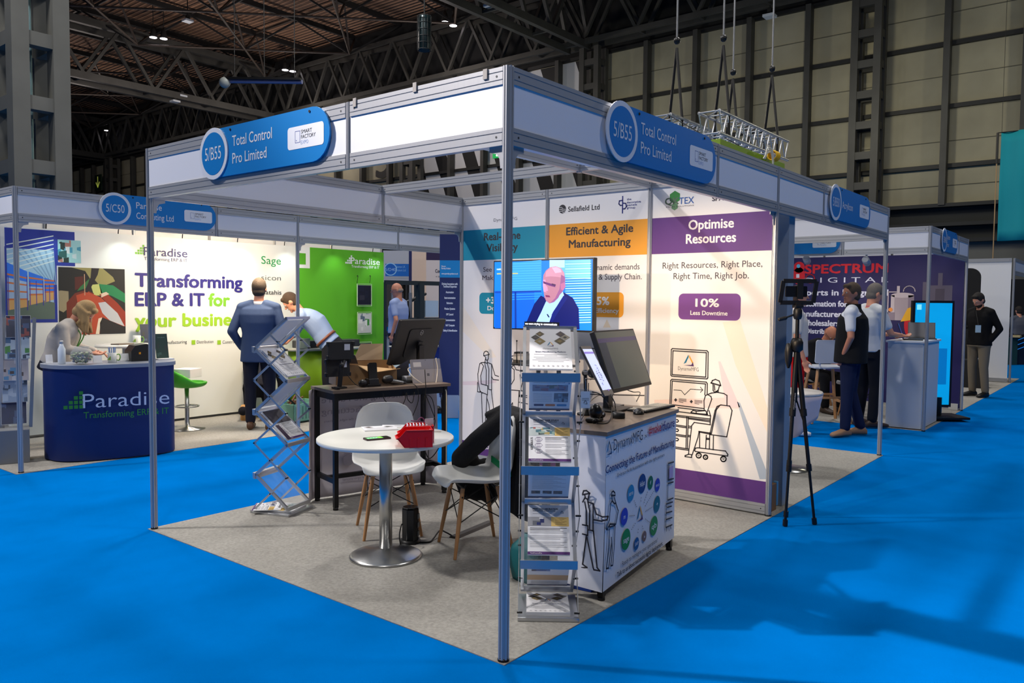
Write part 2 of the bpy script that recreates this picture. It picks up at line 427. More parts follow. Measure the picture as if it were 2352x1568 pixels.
# trusses
def truss(p0, p1, zb, zt, bay, mat, w=0.9, ch=0.3, nm='trim_20', webw=0.16, split=True):
    t = MB(); p0 = Vector(p0); p1 = Vector(p1); d = (p1-p0); L = d.length; d.normalize(); s_ = Vector((-d.y, d.x, 0))
    for sd in ((-1, 1) if split else (0,)):
        o = s_*sd*w/2
        t.bar(p0+o+Vector((0, 0, zb)), p1+o+Vector((0, 0, zb)), ch*0.7, ch, mat)
        t.bar(p0+o+Vector((0, 0, zt)), p1+o+Vector((0, 0, zt)), ch*0.7, ch, mat)
        k = 0; x = 0
        while x < L-bay/2:
            a = p0+o+d*x; b = p0+o+d*min(L, x+bay/2); c = p0+o+d*min(L, x+bay)
            t.bar(a+Vector((0, 0, zb)), b+Vector((0, 0, zt)), webw, webw, mat); t.bar(b+Vector((0, 0, zt)), c+Vector((0, 0, zb)), webw, webw, mat)
            x += bay
    if split:
        x = 0
        while x < L:
            a = p0+d*x
            t.bar(a-s_*w/2+Vector((0, 0, zb)), a+s_*w/2+Vector((0, 0, zb)), 0.1, 0.1, mat); x += bay
    return t.build(nm, kind='structure')
truss((27.1, -12, 0), (27.1, 75, 0), 12.85, 15.3, 2.7, STEEL, w=0.7, ch=0.22, nm='trim_20', webw=0.13)
truss((2, 18.2, 0), (27.2, 18.2, 0), 12.75, 15.9, 3.2, STEEL, w=1.1, ch=0.30, nm='trim_21', webw=0.15)
truss((-6, 41.2, 0), (27.2, 41.2, 0), 12.75, 15.5, 3.6, STEEL, w=1.3, ch=0.36, nm='trim_22', webw=0.15)
truss((-6, 64.2, 0), (27.2, 64.2, 0), 12.75, 15.5, 2.9, STEELD, w=1.3, ch=0.4, nm='trim_23', webw=0.22)
truss((5.2, 41.2, 0), (5.2, 64, 0), 12.75, 15.5, 2.9, STEEL, w=1.0, ch=0.4, nm='trim_24', webw=0.22)
# space frame under the deck
ST = M((60, 52, 46), 0.6, 0.3); SB = M((16, 15, 15), 0.7)
g = 3.83; t = MB()
def sframe(t, y0, ny, x0, nx):
    for j in range(ny+1):
        t.bar((x0, y0+j*g, 16.3), (x0+nx*g, y0+j*g, 16.3), 0.16, 0.26, SB)
        if j < ny:
            pass
    for i in range(nx+1): t.bar((x0+i*g, y0, 16.35), (x0+i*g, y0+ny*g, 16.35), 0.1, 0.1, ST)
    for i in range(nx):
        for j in range(ny):
            if (i+j) % 2: continue
            c = Vector((x0+(i+.5)*g, y0+(j+.5)*g, 14.6))
            for a in (0, 1):
                for b in (0, 1): t.bar(c, (x0+(i+a)*g, y0+(j+b)*g, 16.2), 0.085, 0.085, SB if (a+b) % 2 else ST)
            for (a, b) in ((1, 1), (1, -1)):
                if 0 <= i+a < nx and 0 <= j+b < ny: t.tube(c, c+Vector((a*g, b*g, 0)), 0.055, ST, 6)
sframe(t, 18.3, 6, 27.3-8*g, 8); t.build('trim_25', kind='structure')
t = MB(); sframe(t, 41.4, 6, 27.3-10*g, 10); t.build('trim_26', kind='structure')
m = MB(); m.bx(-30, 28, 86, 87, 0, 16.6, DARKW); m.build('wall_left', kind='structure')
lattice_column(3.72, 15.1, 0.72, 0.92, 16.6, 1.2, CONC, label='tall grey concrete lattice column rising behind the blue and white stand on the left', leg=0.3)
# service pipe beside the column
m = MB(); m.tube((3.75, 15.15, 0), (3.75, 15.15, 14), 0.045, M((120, 150, 155), 0.4, 0.6), 8)
m.build('service_pipe', label='pale vertical service pipe running up inside the concrete lattice column', cat='pipe')
# high bay lights
LG = M((255, 245, 255), 0.5, emit=9.0, name='lamp_glow')
def highbay(p, label, r=0.2, glow=LG):
    o = thing('high_bay_lamp', label, 'ceiling light', p, 0, 'round high bay lamps under the roof')
    a = MB(); a.lathe([(0.05, 0.5), (0.12, 0.35), (r*0.7, 0.2), (r, 0.0), (r*0.97, -0.02)], (0, 0, 0), STEELD, 20); a.build('housing', o)
    a = MB(); a.lathe([(0, -0.015), (r*0.9, -0.03), (r*0.9, -0.01)], (0, 0, 0), glow, 20); a.build('diffuser', o)
    a = MB(); a.tube((0, 0, 0.5), (0, 0, 16.6-p[2]), 0.02, STEELD, 6); a.build('hanger', o)
HB = [((352, 85), 15, 'left one of the pair of lit lamps nearest the concrete column'), ((376, 88), 15, 'right one of the pair of lit lamps nearest the concrete column'),
      ((655, 160), 15, 'left one of the lit pair above the long heater tube'), ((672, 163), 15, 'right one of the lit pair above the long heater tube'),
      ((1022, 50), 15, 'left one of the lit pair beside the caged lantern'), ((1041, 58), 15, 'right one of the lit pair beside the caged lantern'),
      ((245, 299), 15, 'small, far, low right of the concrete column'), ((2, 262), 14, 'yellowish, far left of the concrete column')]
for (uv, z, lb) in HB: highbay(tuple(onz(uv[0], uv[1], z)), 'round high bay lamp, '+lb, 0.2 if z == 15 else 0.2, LG if z == 15 else M((255, 200, 60), 0.5, emit=6))
# flat dark floodlights
for (u, v, z, lb) in ((431, 48, 15.2, 'unlit grey floodlight under the roof boards above the lit lamp pair'), (418, 221, 12.5, 'pale rectangular floodlight fixed below the long roof truss'), (402, 233, 12.4, 'small white floodlight just left below the long roof truss'), (1768, 37, 12.4, 'pale floodlight pair under the truss on top of the cream wall'), (1127, 14, 12.9, 'grey floodlight on the wide truss near the top edge')):
    p = ony(u, v, 40.6) if z == 12.5 or (u == 402) else onz(u, v, z); m = MB(); m.box(p, (0.42, 0.42, 0.1), M((190, 198, 205), 0.4)); m.box(p+Vector((0, 0, 0.16)), (0.16, 0.16, 0.22), STEELD); m.tube(p+Vector((0, 0, 0.2)), (p.x, p.y, max(p.z+.3, 12.8 if z < 13 else 16.4)), .03, STEELD, 6)
    m.build('floodlight', label=lb, cat='floodlight', bevel=0.01)
# caged lantern heater
c = dep(975, 0, 20); o = thing('caged_lantern', 'dark cylindrical caged lantern hanging under the roof', 'lantern', (c.x, c.y, dep(975, 115, 20).z))
hh = dep(975, 36, 20).z-dep(975, 115, 20).z
m = MB(); m.lathe([(0.14, 0), (0.155, 0.03), (0.155, hh-0.1), (0.14, hh)], (0, 0, 0), M((20, 40, 44), 0.3, 0.4), 20); m.build('drum', o)
m = MB()
for k in range(10): a = 2*PI*k/10; m.tube((0.175*math.cos(a), 0.175*math.sin(a), 0), (0.175*math.cos(a), 0.175*math.sin(a), hh), 0.008, STEELD, 5)
for z in np.linspace(0.02, hh-0.02, 6): m.path([(0.175*math.cos(2*PI*k/16), 0.175*math.sin(2*PI*k/16), z) for k in range(16)], 0.008, STEELD, 5, closed=True, smooth=0)
m.build('cage', o)
m = MB(); m.tube((0, 0, hh), (0, 0, 16.5-o.location.z), 0.02, STEELD, 6); m.build('hanger', o)
# long heater tube with globe
a = dep(522, 186, 22); b = dep(694, 188, 21.6)
o = thing('tube_heater', 'long dark tube heater with blue-grey underside and a round end globe', 'heater', tuple(a))
m = MB(); m.bar(a+Vector((0, 0, 0.05)), b+Vector((0, 0, 0.05)), 0.28, 0.06, BLACKM); m.build('reflector', o, world=True)
m = MB(); m.tube(a, b, 0.06, M((120, 125, 165), 0.3, 0.4), 10); m.build('tube', o, world=True)
m = MB(); m.sph(a-Vector((0.08, 0, 0.06)), 0.15, M((150, 155, 150), 0.5)); m.build('globe', o, world=True)
m = MB()
for q in (0.1, 0.5, 0.9): p = a.lerp(b, q); m.tube(p, (p.x, p.y, 16.3), 0.012, STEELD, 5)
m.build('hanger', o, world=True)
# exit signs
def exit_sign(p, U, N, label, w=0.75, h=0.4, g=(0, 130, 60), e=1.2):
    N = Vector(N); o = thing('exit_sign', label, 'exit sign', tuple(p))
    m = MB(); m.prism([(-w/2, 0), (w/2, 0), (w/2, h), (-w/2, h)], p, U, (0, 0, 1), N, 0.08, M(g, 0.4, emit=e)); m.build('box', o, world=True)
    q = Print(Vector(p)+N*0.085, U, (0, 0, 1), N); wm = M((240, 255, 240), 0.4, emit=2.0)
    m = MB(); m.bar(Vector(p)+Vector((0, 0, h*.6)), Vector(p)+Vector((.6, 0, h*.6)), .04, .04, STEELD); m.build('bracket', o, world=True)
    q.circ((-w*.05, h*.78), h*.1, wm, 1, False, 10)
    q.line([(-w*.05, h*.65), (-w*.08, h*.4), (-w*.2, h*.15)], h*.12, wm, 1, False); q.line([(-w*.08, h*.4), (w*.04, h*.3), (w*.04, h*.1)], h*.1, wm, 1, False)
    q.line([(-w*.2, h*.5), (-w*.03, h*.62), (w*.1, h*.5)], h*.08, wm, 1, False)
    q.build('pictogram', o)
p = onx(1150, 362, 27.4); exit_sign(p, (0, -1, 0), (-1, 0, 0), 'green lit running-man exit sign on the striped hall wall', 0.9, 0.75)
p = onx(228, 438, 27.4); o = thing('exit_sign', 'dim green exit sign with a downward arrow on the far cream wall at left', 'exit sign', tuple(p))
m = MB(); m.bar(p+Vector((0, 0, .8)), p+Vector((.6, 0, .8)), .06, .06, STEELD); m.build('bracket', o, world=True)
m = MB(); m.prism([(-.55, 0), (.55, 0), (.55, 1.3), (-.55, 1.3)], p, (0, -1, 0), (0, 0, 1), (-1, 0, 0), 0.1, M((10, 40, 22), 0.5)); m.build('box', o, world=True)
q = Print(p+Vector((-.11, 0, 0)), (0, -1, 0), (0, 0, 1), (-1, 0, 0)); am = M((190, 200, 90), 0.5, emit=0.25)
q.line([(0, 1.1), (0, 0.35)], 0.13, am, 1, False); q.line([(-.3, 0.65), (0, 0.3), (.3, 0.65)], 0.13, am, 1, False); q.build('arrow', o)
# teal drop banner on its pole, far right
o = thing('drop_banner', 'teal cloth banner hanging from the roof at the right edge', 'banner', tuple(onx(2345, 553, 25)))
def ban(i, j):
    a = onx(2300, 303, 25); z0 = onx(2300, 553, 25).z
    yv = a.y-i*1.6; return (25+0.05*math.sin(i*14)+0.02*math.sin(j*9+i*5), yv, a.z+(z0-a.z)*j)
m = MB(); m.grid(ban, 24, 10, M((0, 150, 165), 0.8, bump=0.2, bscale=8)); m.build('cloth', o, world=True, solid=0.004)
p0 = onx(2292, 305, 25); m = MB(); m.tube((25, p0.y, 1.9), (25, p0.y, p0.z), 0.016, M((170, 140, 100), 0.6), 8); m.tube((25, p0.y, p0.z-0.9), (25, p0.y, p0.z), 0.035, BLACK, 8); m.build('pole', o, world=True)
m = MB(); m.tube((25, p0.y, p0.z), (25, p0.y-1.6, p0.z), 0.014, STEELD, 8)
for yy in (p0.y-0.1, p0.y-1.5): m.tube((25, yy, p0.z), (25, yy, 12.7), 0.006, STEELD, 5)
m.build('hanging_rail', o, world=True)
# flown lighting trusses
TR = M((190, 192, 196), 0.3, 0.8)
def flown(y, u0, v0, u1, s, label):
    a = ony(u0, v0, y); b = ony(u1, v0, y); L = b.x-a.x; z = a.z
    o = thing('lighting_truss', label, 'truss', (a.x, y, z))
    t = MB()
    for (yy, zz) in ((0, 0), (s, 0), (0, -s), (s, -s)): t.tube((0, yy, zz), (L, yy, zz), 0.024, TR, 8)
    t.build('chords', o)
    t = MB(); n = max(4, int(L/(s*0.85))); st = L/n
    for i in range(n):
        for yy in (0, s):
            t.tube((i*st, yy, 0), ((i+.5)*st, yy, -s), 0.011, TR, 6); t.tube(((i+.5)*st, yy, -s), ((i+1)*st, yy, 0), 0.011, TR, 6)
        for zz in (0, -s):
            t.tube((i*st, 0, zz), (i*st, s, zz), 0.011, TR, 6); t.tube((i*st, 0, zz), ((i+1)*st, s, zz), 0.009, TR, 6)
    t.build('bracing', o)
    for q in ((0.16, 0.86) if L > 1.5 else (0.2,)):
        x = L*q; k = MB()
        for sg in (-1, 1):
            k.tube((x, s/2, 1.0), (x+sg*0.1, s/2+sg*s/2, 0.02), 0.02, BLACK, 6); k.tube((x+sg*0.1, s/2+sg*s/2, 0.02), (x+sg*.1, s/2+sg*s/2, -s), 0.02, BLACK, 6)
        k.sph((x, s/2, 1.1), 0.05, BLACK, 8, 6); k.build('sling', o)
        k = MB(); k.tube((x, s/2, 1.1), (x, s/2, 12.5-z), 0.014, M((150, 152, 155), 0.4, 0.7), 6); k.build('chain', o)
flown(3.0, 1540, 262, 1725, 0.30, 'flown aluminium lighting truss, lower left of the two above the fascia')
flown(2.6, 1652, 253, 1812, 0.30, 'flown aluminium lighting truss, upper right of the two above the fascia')
# ================================================================== SHELL SCHEME
H = 2.49
def oct_profile(r=0.02, g=0.0035, d=0.004):
    pts = []; R = r/math.cos(PI/8)
    for k in range(8):
        a0 = PI/8+k*PI/4; a1 = a0+PI/4
        p = Vector((R*math.cos(a0), R*math.sin(a0))); q = Vector((R*math.cos(a1), R*math.sin(a1))); m_ = (p+q)/2; t = (q-p).normalized(); n = m_.normalized()
        pts += [p, m_-t*g, m_-t*g-n*d, m_+t*g-n*d, m_+t*g]
    return [(p.x, p.y) for p in pts]
FRAME = [None]
def frame(label, loc):
    FRAME[0] = thing('exhibition_stand', label, 'exhibition stand', loc, 0); return FRAME[0]
def post(x, y, label=None, z0=0.0, z1=H, r=0.02, group=None, name='post'):
    m = MB(); m.prism(oct_profile(r), (x, y, z0), (1, 0, 0), (0, 1, 0), (0, 0, 1), z1-z0, ALU)
    if z0 == 0.0: m.lathe([(r*1.15, 0.0), (r*1.15, 0.006), (r, 0.012)], (x, y, 0), BLACKM, 12)
    return m.build(name, FRAME[0], world=True)
def rail_profile(h=0.072, t=0.016, g=0.0022, d=0.004):
    z1, z2 = h*0.27, h*0.73
    R = [(-t, 0), (t, 0)]
    out = [(-t, 0), (t, 0), (t, z1-g), (t-d, z1-g), (t-d, z1+g), (t, z1+g), (t, z2-g), (t-d, z2-g), (t-d, z2+g), (t, z2+g), (t, h), (-t, h), (-t, z2+g), (-t+d, z2+g), (-t+d, z2-g), (-t, z2-g), (-t, z1+g), (-t+d, z1+g), (-t+d, z1-g), (-t, z1-g)]
    return out
def rail(m, a, b, z, h=0.072, off=0.018):
    a = Vector((a[0], a[1], z)); b = Vector((b[0], b[1], z)); d = (b-a).normalized(); s_ = Vector((-d.y, d.x, 0))
    m.prism(rail_profile(h), a+d*off, s_, (0, 0, 1), d, (b-a).length-2*off, ALU)
    for e, sg in ((a, 1), (b, -1)):  # lock screws
        for q in (-1, 1): m.tube(e+d*sg*0.05+Vector((0, 0, h/2))+s_*q*0.0155, e+d*sg*0.05+Vector((0, 0, h/2))+s_*q*0.0168, 0.005, ALUD, 8)
def fascia(a, b, label=None, z0=2.17, z1=H, group=None):
    d = (Vector((b[0], b[1], 0))-Vector((a[0], a[1], 0))).normalized(); s_ = Vector((-d.y, d.x, 0))
    m = MB(); A = Vector((a[0], a[1], z0+0.072))+d*0.018
    m.prism([(-0.011, 0), (0.011, 0), (0.011, z1-z0-0.144), (-0.011, z1-z0-0.144)], A, s_, (0, 0, 1), d, (Vector((b[0]-a[0], b[1]-a[1], 0))).length-0.036, INFILL); o = m.build('fascia_panel', FRAME[0], world=True)
    m = MB(); rail(m, a, b, z1-0.072); m.build('top_rail', o, world=True)
    m = MB(); rail(m, a, b, z0); m.build('bottom_rail', o, world=True)
    return o
def beam(a, b, label=None, z=H-0.072, group=None):
    m = MB(); rail(m, a, b, z); return m.build('ceiling_beam', FRAME[0], world=True)
def wallpanel(a, b, label=None, z1=H, mat=None, name='wall_panel', bottom=True, mb=None):
    d = (Vector((b[0], b[1], 0))-Vector((a[0], a[1], 0))).normalized(); s_ = Vector((-d.y, d.x, 0))
    m = MB(); A = Vector((a[0], a[1], 0.03))+d*0.018
    m.prism([(-0.0025, 0), (0.0025, 0), (0.0025, z1-0.06), (-0.0025, z1-0.06)], A, s_, (0, 0, 1), d, Vector((b[0]-a[0], b[1]-a[1], 0)).length-0.036, mat or WHITE)
    if mb: m.merge(mb)
    o = m.build(name, FRAME[0], world=True, label=label)
    m = MB(); rail(m, a, b, z1-0.072); m.build('top_rail', o, world=True)
    if bottom: m = MB(); rail(m, a, b, 0.012); m.build('bottom_rail', o, world=True)
    return o
def bracket(x, y, dx, dy, label=None):
    m = MB(); s_ = Vector((dx, dy, 0)); z = 2.17
    poly = [(0.02, 0), (0.10, 0), (0.10, -0.02), (0.06, -0.03), (0.045, -0.05), (0.04, -0.09), (0.02, -0.09)]
    m.prism(poly, Vector((x, y, z)), s_, (0, 0, 1), s_.cross(Vector((0, 0, 1))), 0.006, ALU)
    return m.build('corner_bracket', FRAME[0], world=True)
SIGNW = M((225, 228, 235), 0.4)
def sign(O, U, N, cx, x1, num, lines, label, num_w=0.17, lw=(0.36, 0.33), tx=0.21, small=False, lay0=0.0, zc=2.365, cut=None):
    """cx: disc centre along U from O, x1: right end of the plate"""
    U = Vector(U); N = Vector(N); O = Vector(O); V = Vector((0, 0, 1))
    o = thing('stand_sign', label, 'sign', tuple(O+U*cx+V*(zc-0.145)), 0, 'blue stand number signs')
    B = O+N*0.020
    hh = 0.138
    pl = MB(); poly = [(cx, -hh), ]+[(x1-hh+hh*math.cos(t), hh*math.sin(t)) for t in np.linspace(-PI/2, PI/2, 14)]+[(cx, hh)]
    pl.prism(poly, B+V*zc, U, V, N, 0.010, SIGNB)
    m = MB(); m.prism([(cx+0.148*math.cos(t), 0.148*math.sin(t)) for t in np.linspace(0, 2*PI, 40)[:-1]], B+V*zc+N*0.0102, U, V, N, 0.006, SIGNW)
    m.prism([(cx+0.122*math.cos(t), 0.122*math.sin(t)) for t in np.linspace(0, 2*PI, 40)[:-1]], B+V*zc+N*0.0163, U, V, N, 0.0012, SIGNB)
    p = Print(B+V*zc+N*0.0178, U, V, N, m); p.text(num, (cx-num_w/2, -0.035), (cx+num_w/2, -0.035), SIGNW, 0.078, 1, 0.0, False); p.build('number_disc', o)
    for xx in (cx+0.17, x1-0.16): m = MB(); m.tube(B+V*(zc+hh-0.02)+U*xx+N*0.01, B+V*(zc+hh-0.02)+U*xx+N*0.013, 0.007, BLACK, 10); m.build('screw', o, world=True)
    p = Print(B+V*zc+N*0.0104, U, V, N, pl)
    if len(lines) == 2:
        p.text(lines[0], (cx+tx, 0.022), (cx+tx+lw[0], 0.022), SIGNW, 0.062, 1, 0.005, False); p.text(lines[1], (cx+tx, -0.075), (cx+tx+lw[1], -0.075), SIGNW, 0.062, 1, 0.005, False)
    else: p.text(lines[0], (cx+tx, -0.028), (cx+tx+lw[0], -0.028), SIGNW, 0.062, 1, 0.005, False)
    bx1 = x1-0.045; bx0 = bx1-0.30; DK = M((40, 40, 44), 0.5)
    p.rect((bx0, -0.06), (bx1, 0.055), M((238, 240, 245), 0.4), 1, False, r=0.018)
    p.line([(bx0+0.065, -0.028), (bx0+0.065, 0.03), (bx0+0.105, 0.03), (bx0+0.105, -0.028)], 0.002, M((60, 80, 170), 0.5), 2, False, closed=True); p.circ((bx0+0.075, -0.017), 0.003, M((60, 80, 170), 0.5), 2, False, 8)
    p.text('SMART', (bx0+0.115, 0.014), (bx0+0.205, 0.014), DK, 0.020, 2, 0.0, False); p.text('FACTORY', (bx0+0.115, -0.012), (bx0+0.235, -0.012), DK, 0.020, 2, 0.0, False); p.text('EXPO', (bx0+0.113, -0.040), (bx0+0.175, -0.040), M((130, 160, 215), 0.5), 0.020, 2, -0.015, False)
    p.build('plate', o)
    return o
# carpets of the stands
def carpet(x0, x1, y0, y1, label):
    m = MB(); m.bx(x0, x1, y0, y1, -0.006, 0.0, CARPET_GREY); return m.build('stand_carpet', label=label, cat='carpet')
carpet(-0.03, 6.03, -0.03, 3.03, 'grey carpet of the foreground corner stand bounded by blue aisles')
carpet(0.03, 6.05, 5.46, 7.55, 'grey carpet under the blue counter stand across the left aisle')
carpet(8.0, 17.0, -0.0, 6.0, 'grey carpet of the stands beyond the second aisle at right')
carpet(7.5, 16.0, 9.0, 14.0, 'grey carpet of the stand far behind the green banner')
# ------------------------------------------------ main stand (3 x 3) and its neighbour
frame('white shell-scheme stand in the foreground with two 5/B55 signs and a printed wall', (3, 1.5, 0))
post(0, 0, 'full-height grooved aluminium post at the front corner of the nearest stand', r=0.0225)
post(0, 3, 'full-height aluminium post at the left corner of the nearest stand')
post(3, 3, 'aluminium post at the back left end of the printed wall')
post(3, 0, 'aluminium post at the front end of the printed wall by the black tripod')
post(3, 2, 'aluminium post between the teal and orange wall panels', group=None)
post(3, 1, 'aluminium post between the orange and purple wall panels')
post(6, 0, 'full-height aluminium post at the far right corner in front of the man in the vest')
for (x, y, lb) in ((0, 1, 'short post joining the two left fascia boards of the nearest stand'), (2, 0, 'short post in the right fascia just after its round stand sign'), (4, 0, 'short post in the right fascia just before the farther stand sign'), (2, 3, 'short post in the rear fascia of the nearest stand'), (2, 1, 'short post where the two ceiling beams cross')):
    post(x, y, lb, z0=2.17 if (x, y) != (2, 1) else 2.41, name='fascia_post', r=0.018)
for (a, b, lb) in (((0, 1), (0, 0), 'brightly lit white fascia board left of the front corner post'), ((0, 3), (0, 1), 'left fascia board carrying the long stand sign'), ((0, 0), (2, 0), 'shaded fascia board right of the front corner carrying a stand sign'),
                   ((2, 0), (3, 0), 'shaded one metre fascia board above the purple panel'), ((3, 0), (4, 0), 'short fascia board past the end of the printed wall'), ((4, 0), (6, 0), 'fascia board with the farther round stand sign on the right'),
                   ((0, 3), (2, 3), 'rear fascia board of the nearest stand seen from inside, left of its joint'), ((2, 3), (3, 3), 'rear fascia board touching the printed wall'), ((6, 0), (6, 3), 'fascia board turning the corner at the far right post')):
    fascia(a, b, lb)
beam((0, 1), (2, 1), 'thin ceiling beam running from the bright left fascia towards the printed wall')
beam((2, 1), (3, 1), 'thin ceiling beam meeting the wall post beside the purple panel')
beam((2, 3), (2, 1), 'ceiling beam crossing the stand above the television')
beam((2, 1), (2, 0), 'short ceiling beam ending at the right fascia')
bracket(0, 0, 0, 1, 'small fascia bracket on the left side of the front corner post'); bracket(0, 0, 1, 0, 'small fascia bracket on the right side of the front corner post')
bracket(0, 3, 1, 0, 'small fascia bracket on the left corner post'); bracket(3, 3, -1, 0, 'fascia bracket at the back end of the printed wall'); bracket(3, 0, -1, 0, 'fascia bracket at the front end of the printed wall'); bracket(6, 0, -1, 0, 'fascia bracket on the far right corner post')
# small tape tabs and clips on the bright fascia
for (u, v, lb) in ((1115, 170, 'grey tape tab hanging near the end of the bright fascia'), (953, 200, 'small dark clip on top of the bright fascia'), (815, 235, 'small beige clip beside the fascia joint')):
    p = onx(u, v, -0.0175); m = MB(); m.bx(-0.021, -0.0165, p.y-0.011, p.y+0.011, p.z-0.022, p.z+0.02, M((150, 145, 140), 0.6)); m.build('fascia_clip', label=lb, cat='clip')
sign((0, 0, 0), (0, -1, 0), (-1, 0, 0), -2.175, -1.12, '5/B55', ['Total Control', 'Pro Limited'], 'blue stand sign 5/B55 on the bright left fascia', lw=(0.38, 0.33), tx=0.19)
sign((0, 0, 0), (1, 0, 0), (0, -1, 0), 0.845, 1.93, '5/B55', ['Total Control', 'Pro Limited'], 'blue stand sign 5/B55 on the shaded right fascia', lw=(0.38, 0.33), tx=0.19)
sign((0, 0, 0), (1, 0, 0), (0, -1, 0), 4.235, 5.28, '5/B50', ['Acrylicon'], 'blue stand sign 5/B50 on the farther right fascia', lw=(0.30, 0.3), tx=0.19)
# ---------- artwork on the three panels (plane x = 2.995 facing -x)
INK = M((44, 42, 50), 0.6); INKT = M((62, 52, 70), 0.6); PUR = M((92, 50, 128), 0.55); ORG = M((232, 158, 44), 0.55); TEAL = M((0, 140, 170), 0.55); PW = M((240, 238, 240), 0.55); NAVY = M((24, 40, 96), 0.6)
PWX = [M((236, 234, 236), 0.55), M((238, 236, 236), 0.55), M((240, 238, 236), 0.55)]
def wp(): return Print((2.9965, 0, 0), (0, -1, 0), (0, 0, 1), (-1, 0, 0))
def base(p, y0, y1, mat): p.rect((-y0+0.019, 0.085), (-y1-0.019, 2.417), mat, 0.2, False)
def Y(p, u, v): return p.px((u, v))
TRI = [M((0, 120, 165), 0.6), M((240, 175, 60), 0.6), M((80, 45, 110), 0.6)]
def tri_logo(p, cx, cy, s, px=False, lay=3, mats=TRI, fx=1.0):
    if px: cx, cy = p.px((cx, cy))
    a = (cx-0.5*s*fx, cy-0.32*s); b = (cx, cy+0.6*s); c = (cx+0.5*s*fx, cy-0.32*s)
    p.poly([(cx-0.50*s*fx, cy-0.22*s), (cx-0.06*s*fx, cy+0.62*s), (cx-0.02*s*fx, cy+0.42*s), (cx-0.28*s*fx, cy-0.12*s)], mats[0], lay, False)
    p.poly([(cx+0.02*s*fx, cy+0.62*s), (cx+0.46*s*fx, cy-0.12*s), (cx+0.30*s*fx, cy-0.10*s), (cx-0.0*s*fx, cy+0.42*s)], mats[1], lay, False)
    p.poly([(cx-0.50*s*fx, cy-0.36*s), (cx+0.50*s*fx, cy-0.40*s), (cx+0.38*s*fx, cy-0.02*s), (cx+0.26*s*fx, cy-0.28*s)], mats[2], lay, False)
LW = 0.0082
# panel 1 (teal)
p = wp(); base(p, 3, 2, PWX[0])
y0, y1 = -2.981, -2.019
p.rect((y0, 1.905), (y1, 2.185), TEAL, 1, False)
p.rect((y0, 0.085), (y1, 0.20), PUR, 1, False)
p.text('Real-Time', (1112, 551), (1195, 549), INK, 0.072, 2, 0.022); p.text('Visibility', (1118, 577), (1189, 575), INK, 0.072, 2, 0.022)
p.text('See your entire factory', (1110, 625), (1254, 620), INKT, 0.045, 2, 0.0); p.text('Make better decisions', (1108, 644), (1254, 640), INKT, 0.045, 2, 0.0)
a = Y(p, 1101, 720); b = Y(p, 1200, 672); p.rect(a, b, TEAL, 2, False, r=0.04); p.text('+35%', (1117, 697), (1160, 696), PW, 0.062, 3, 0.03); p.text('Downtime', (1120, 713), (1182, 712), PW, 0.04, 3, 0.02)
tri_logo(p, 1162, 490, 0.07, True); p.text('DynamxMFG', (1134, 508), (1188, 506), INKT, 0.03, 2, -0.01)
p.text('www.totalcontrolpro.com', (1071, 1033), (1180, 1029), PW, 0.05, 2, 0.02)
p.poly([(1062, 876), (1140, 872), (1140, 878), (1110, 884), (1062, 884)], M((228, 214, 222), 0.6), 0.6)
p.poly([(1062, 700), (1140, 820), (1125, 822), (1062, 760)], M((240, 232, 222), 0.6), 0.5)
k1 = lambda L, **k: p.line(L, LW, INK, 2, **k)
def Q(x, y): return (1090+x*0.1402, 780+y*0.1403)   # crop coordinates of the close-up
for L in ([(150, 250), (150, 225), (165, 198), (190, 186), (215, 195), (232, 225), (240, 240)], [(150, 262), (240, 240)], [(150, 250), (150, 262)], [(228, 250), (226, 310), (210, 338), (185, 325), (185, 290), (160, 265)], [(180, 305), (170, 370)], [(210, 338), (210, 385)],
          [(205, 385), (165, 370), (110, 375), (85, 395), (55, 560), (60, 700), (90, 840)], [(110, 380), (148, 430), (100, 590), (110, 720)], [(165, 372), (192, 500), (190, 740)], [(210, 390), (235, 480), (230, 810), (280, 820), (280, 400), (215, 372)], [(285, 410), (335, 580), (395, 600)], [(280, 600), (305, 650), (395, 660)],
          [(110, 722), (215, 752), (212, 900), (95, 850), (88, 838)], [(50, 700), (50, 850), (95, 858)], [(115, 880), (130, 1355)], [(205, 910), (178, 1350)], [(205, 960), (235, 1060), (262, 1240)], [(275, 830), (325, 1220)], [(95, 838), (125, 878)]):
    k1([Q(*q) for q in L])
for L in ([(595, 300), (600, 270), (640, 262), (690, 290), (700, 345)], [(595, 300), (700, 350)], [(612, 320), (610, 400), (630, 405)], [(635, 330), (635, 425), (580, 450)], [(640, 400), (680, 490), (730, 500)], [(690, 350), (730, 430)], [(585, 470), (610, 455), (650, 490), (650, 650), (580, 770)], [(585, 500), (600, 680), (580, 700)],
          [(580, 820), (830, 840)], [(745, 570), (765, 830)], [(750, 590), (797, 655), (765, 780)], [(730, 840), (700, 1420)], [(590, 1090), (622, 1030), (640, 1250)], [(590, 1090), (590, 1230)], [(725, 930), (860, 945)], [(725, 1020), (870, 1050)], [(735, 850), (735, 910), (860, 915)]):
    k1([Q(*q) for q in L])
wallpanel((3, 3), (3, 2), 'printed wall panel with a teal heading band', mb=p.mb)
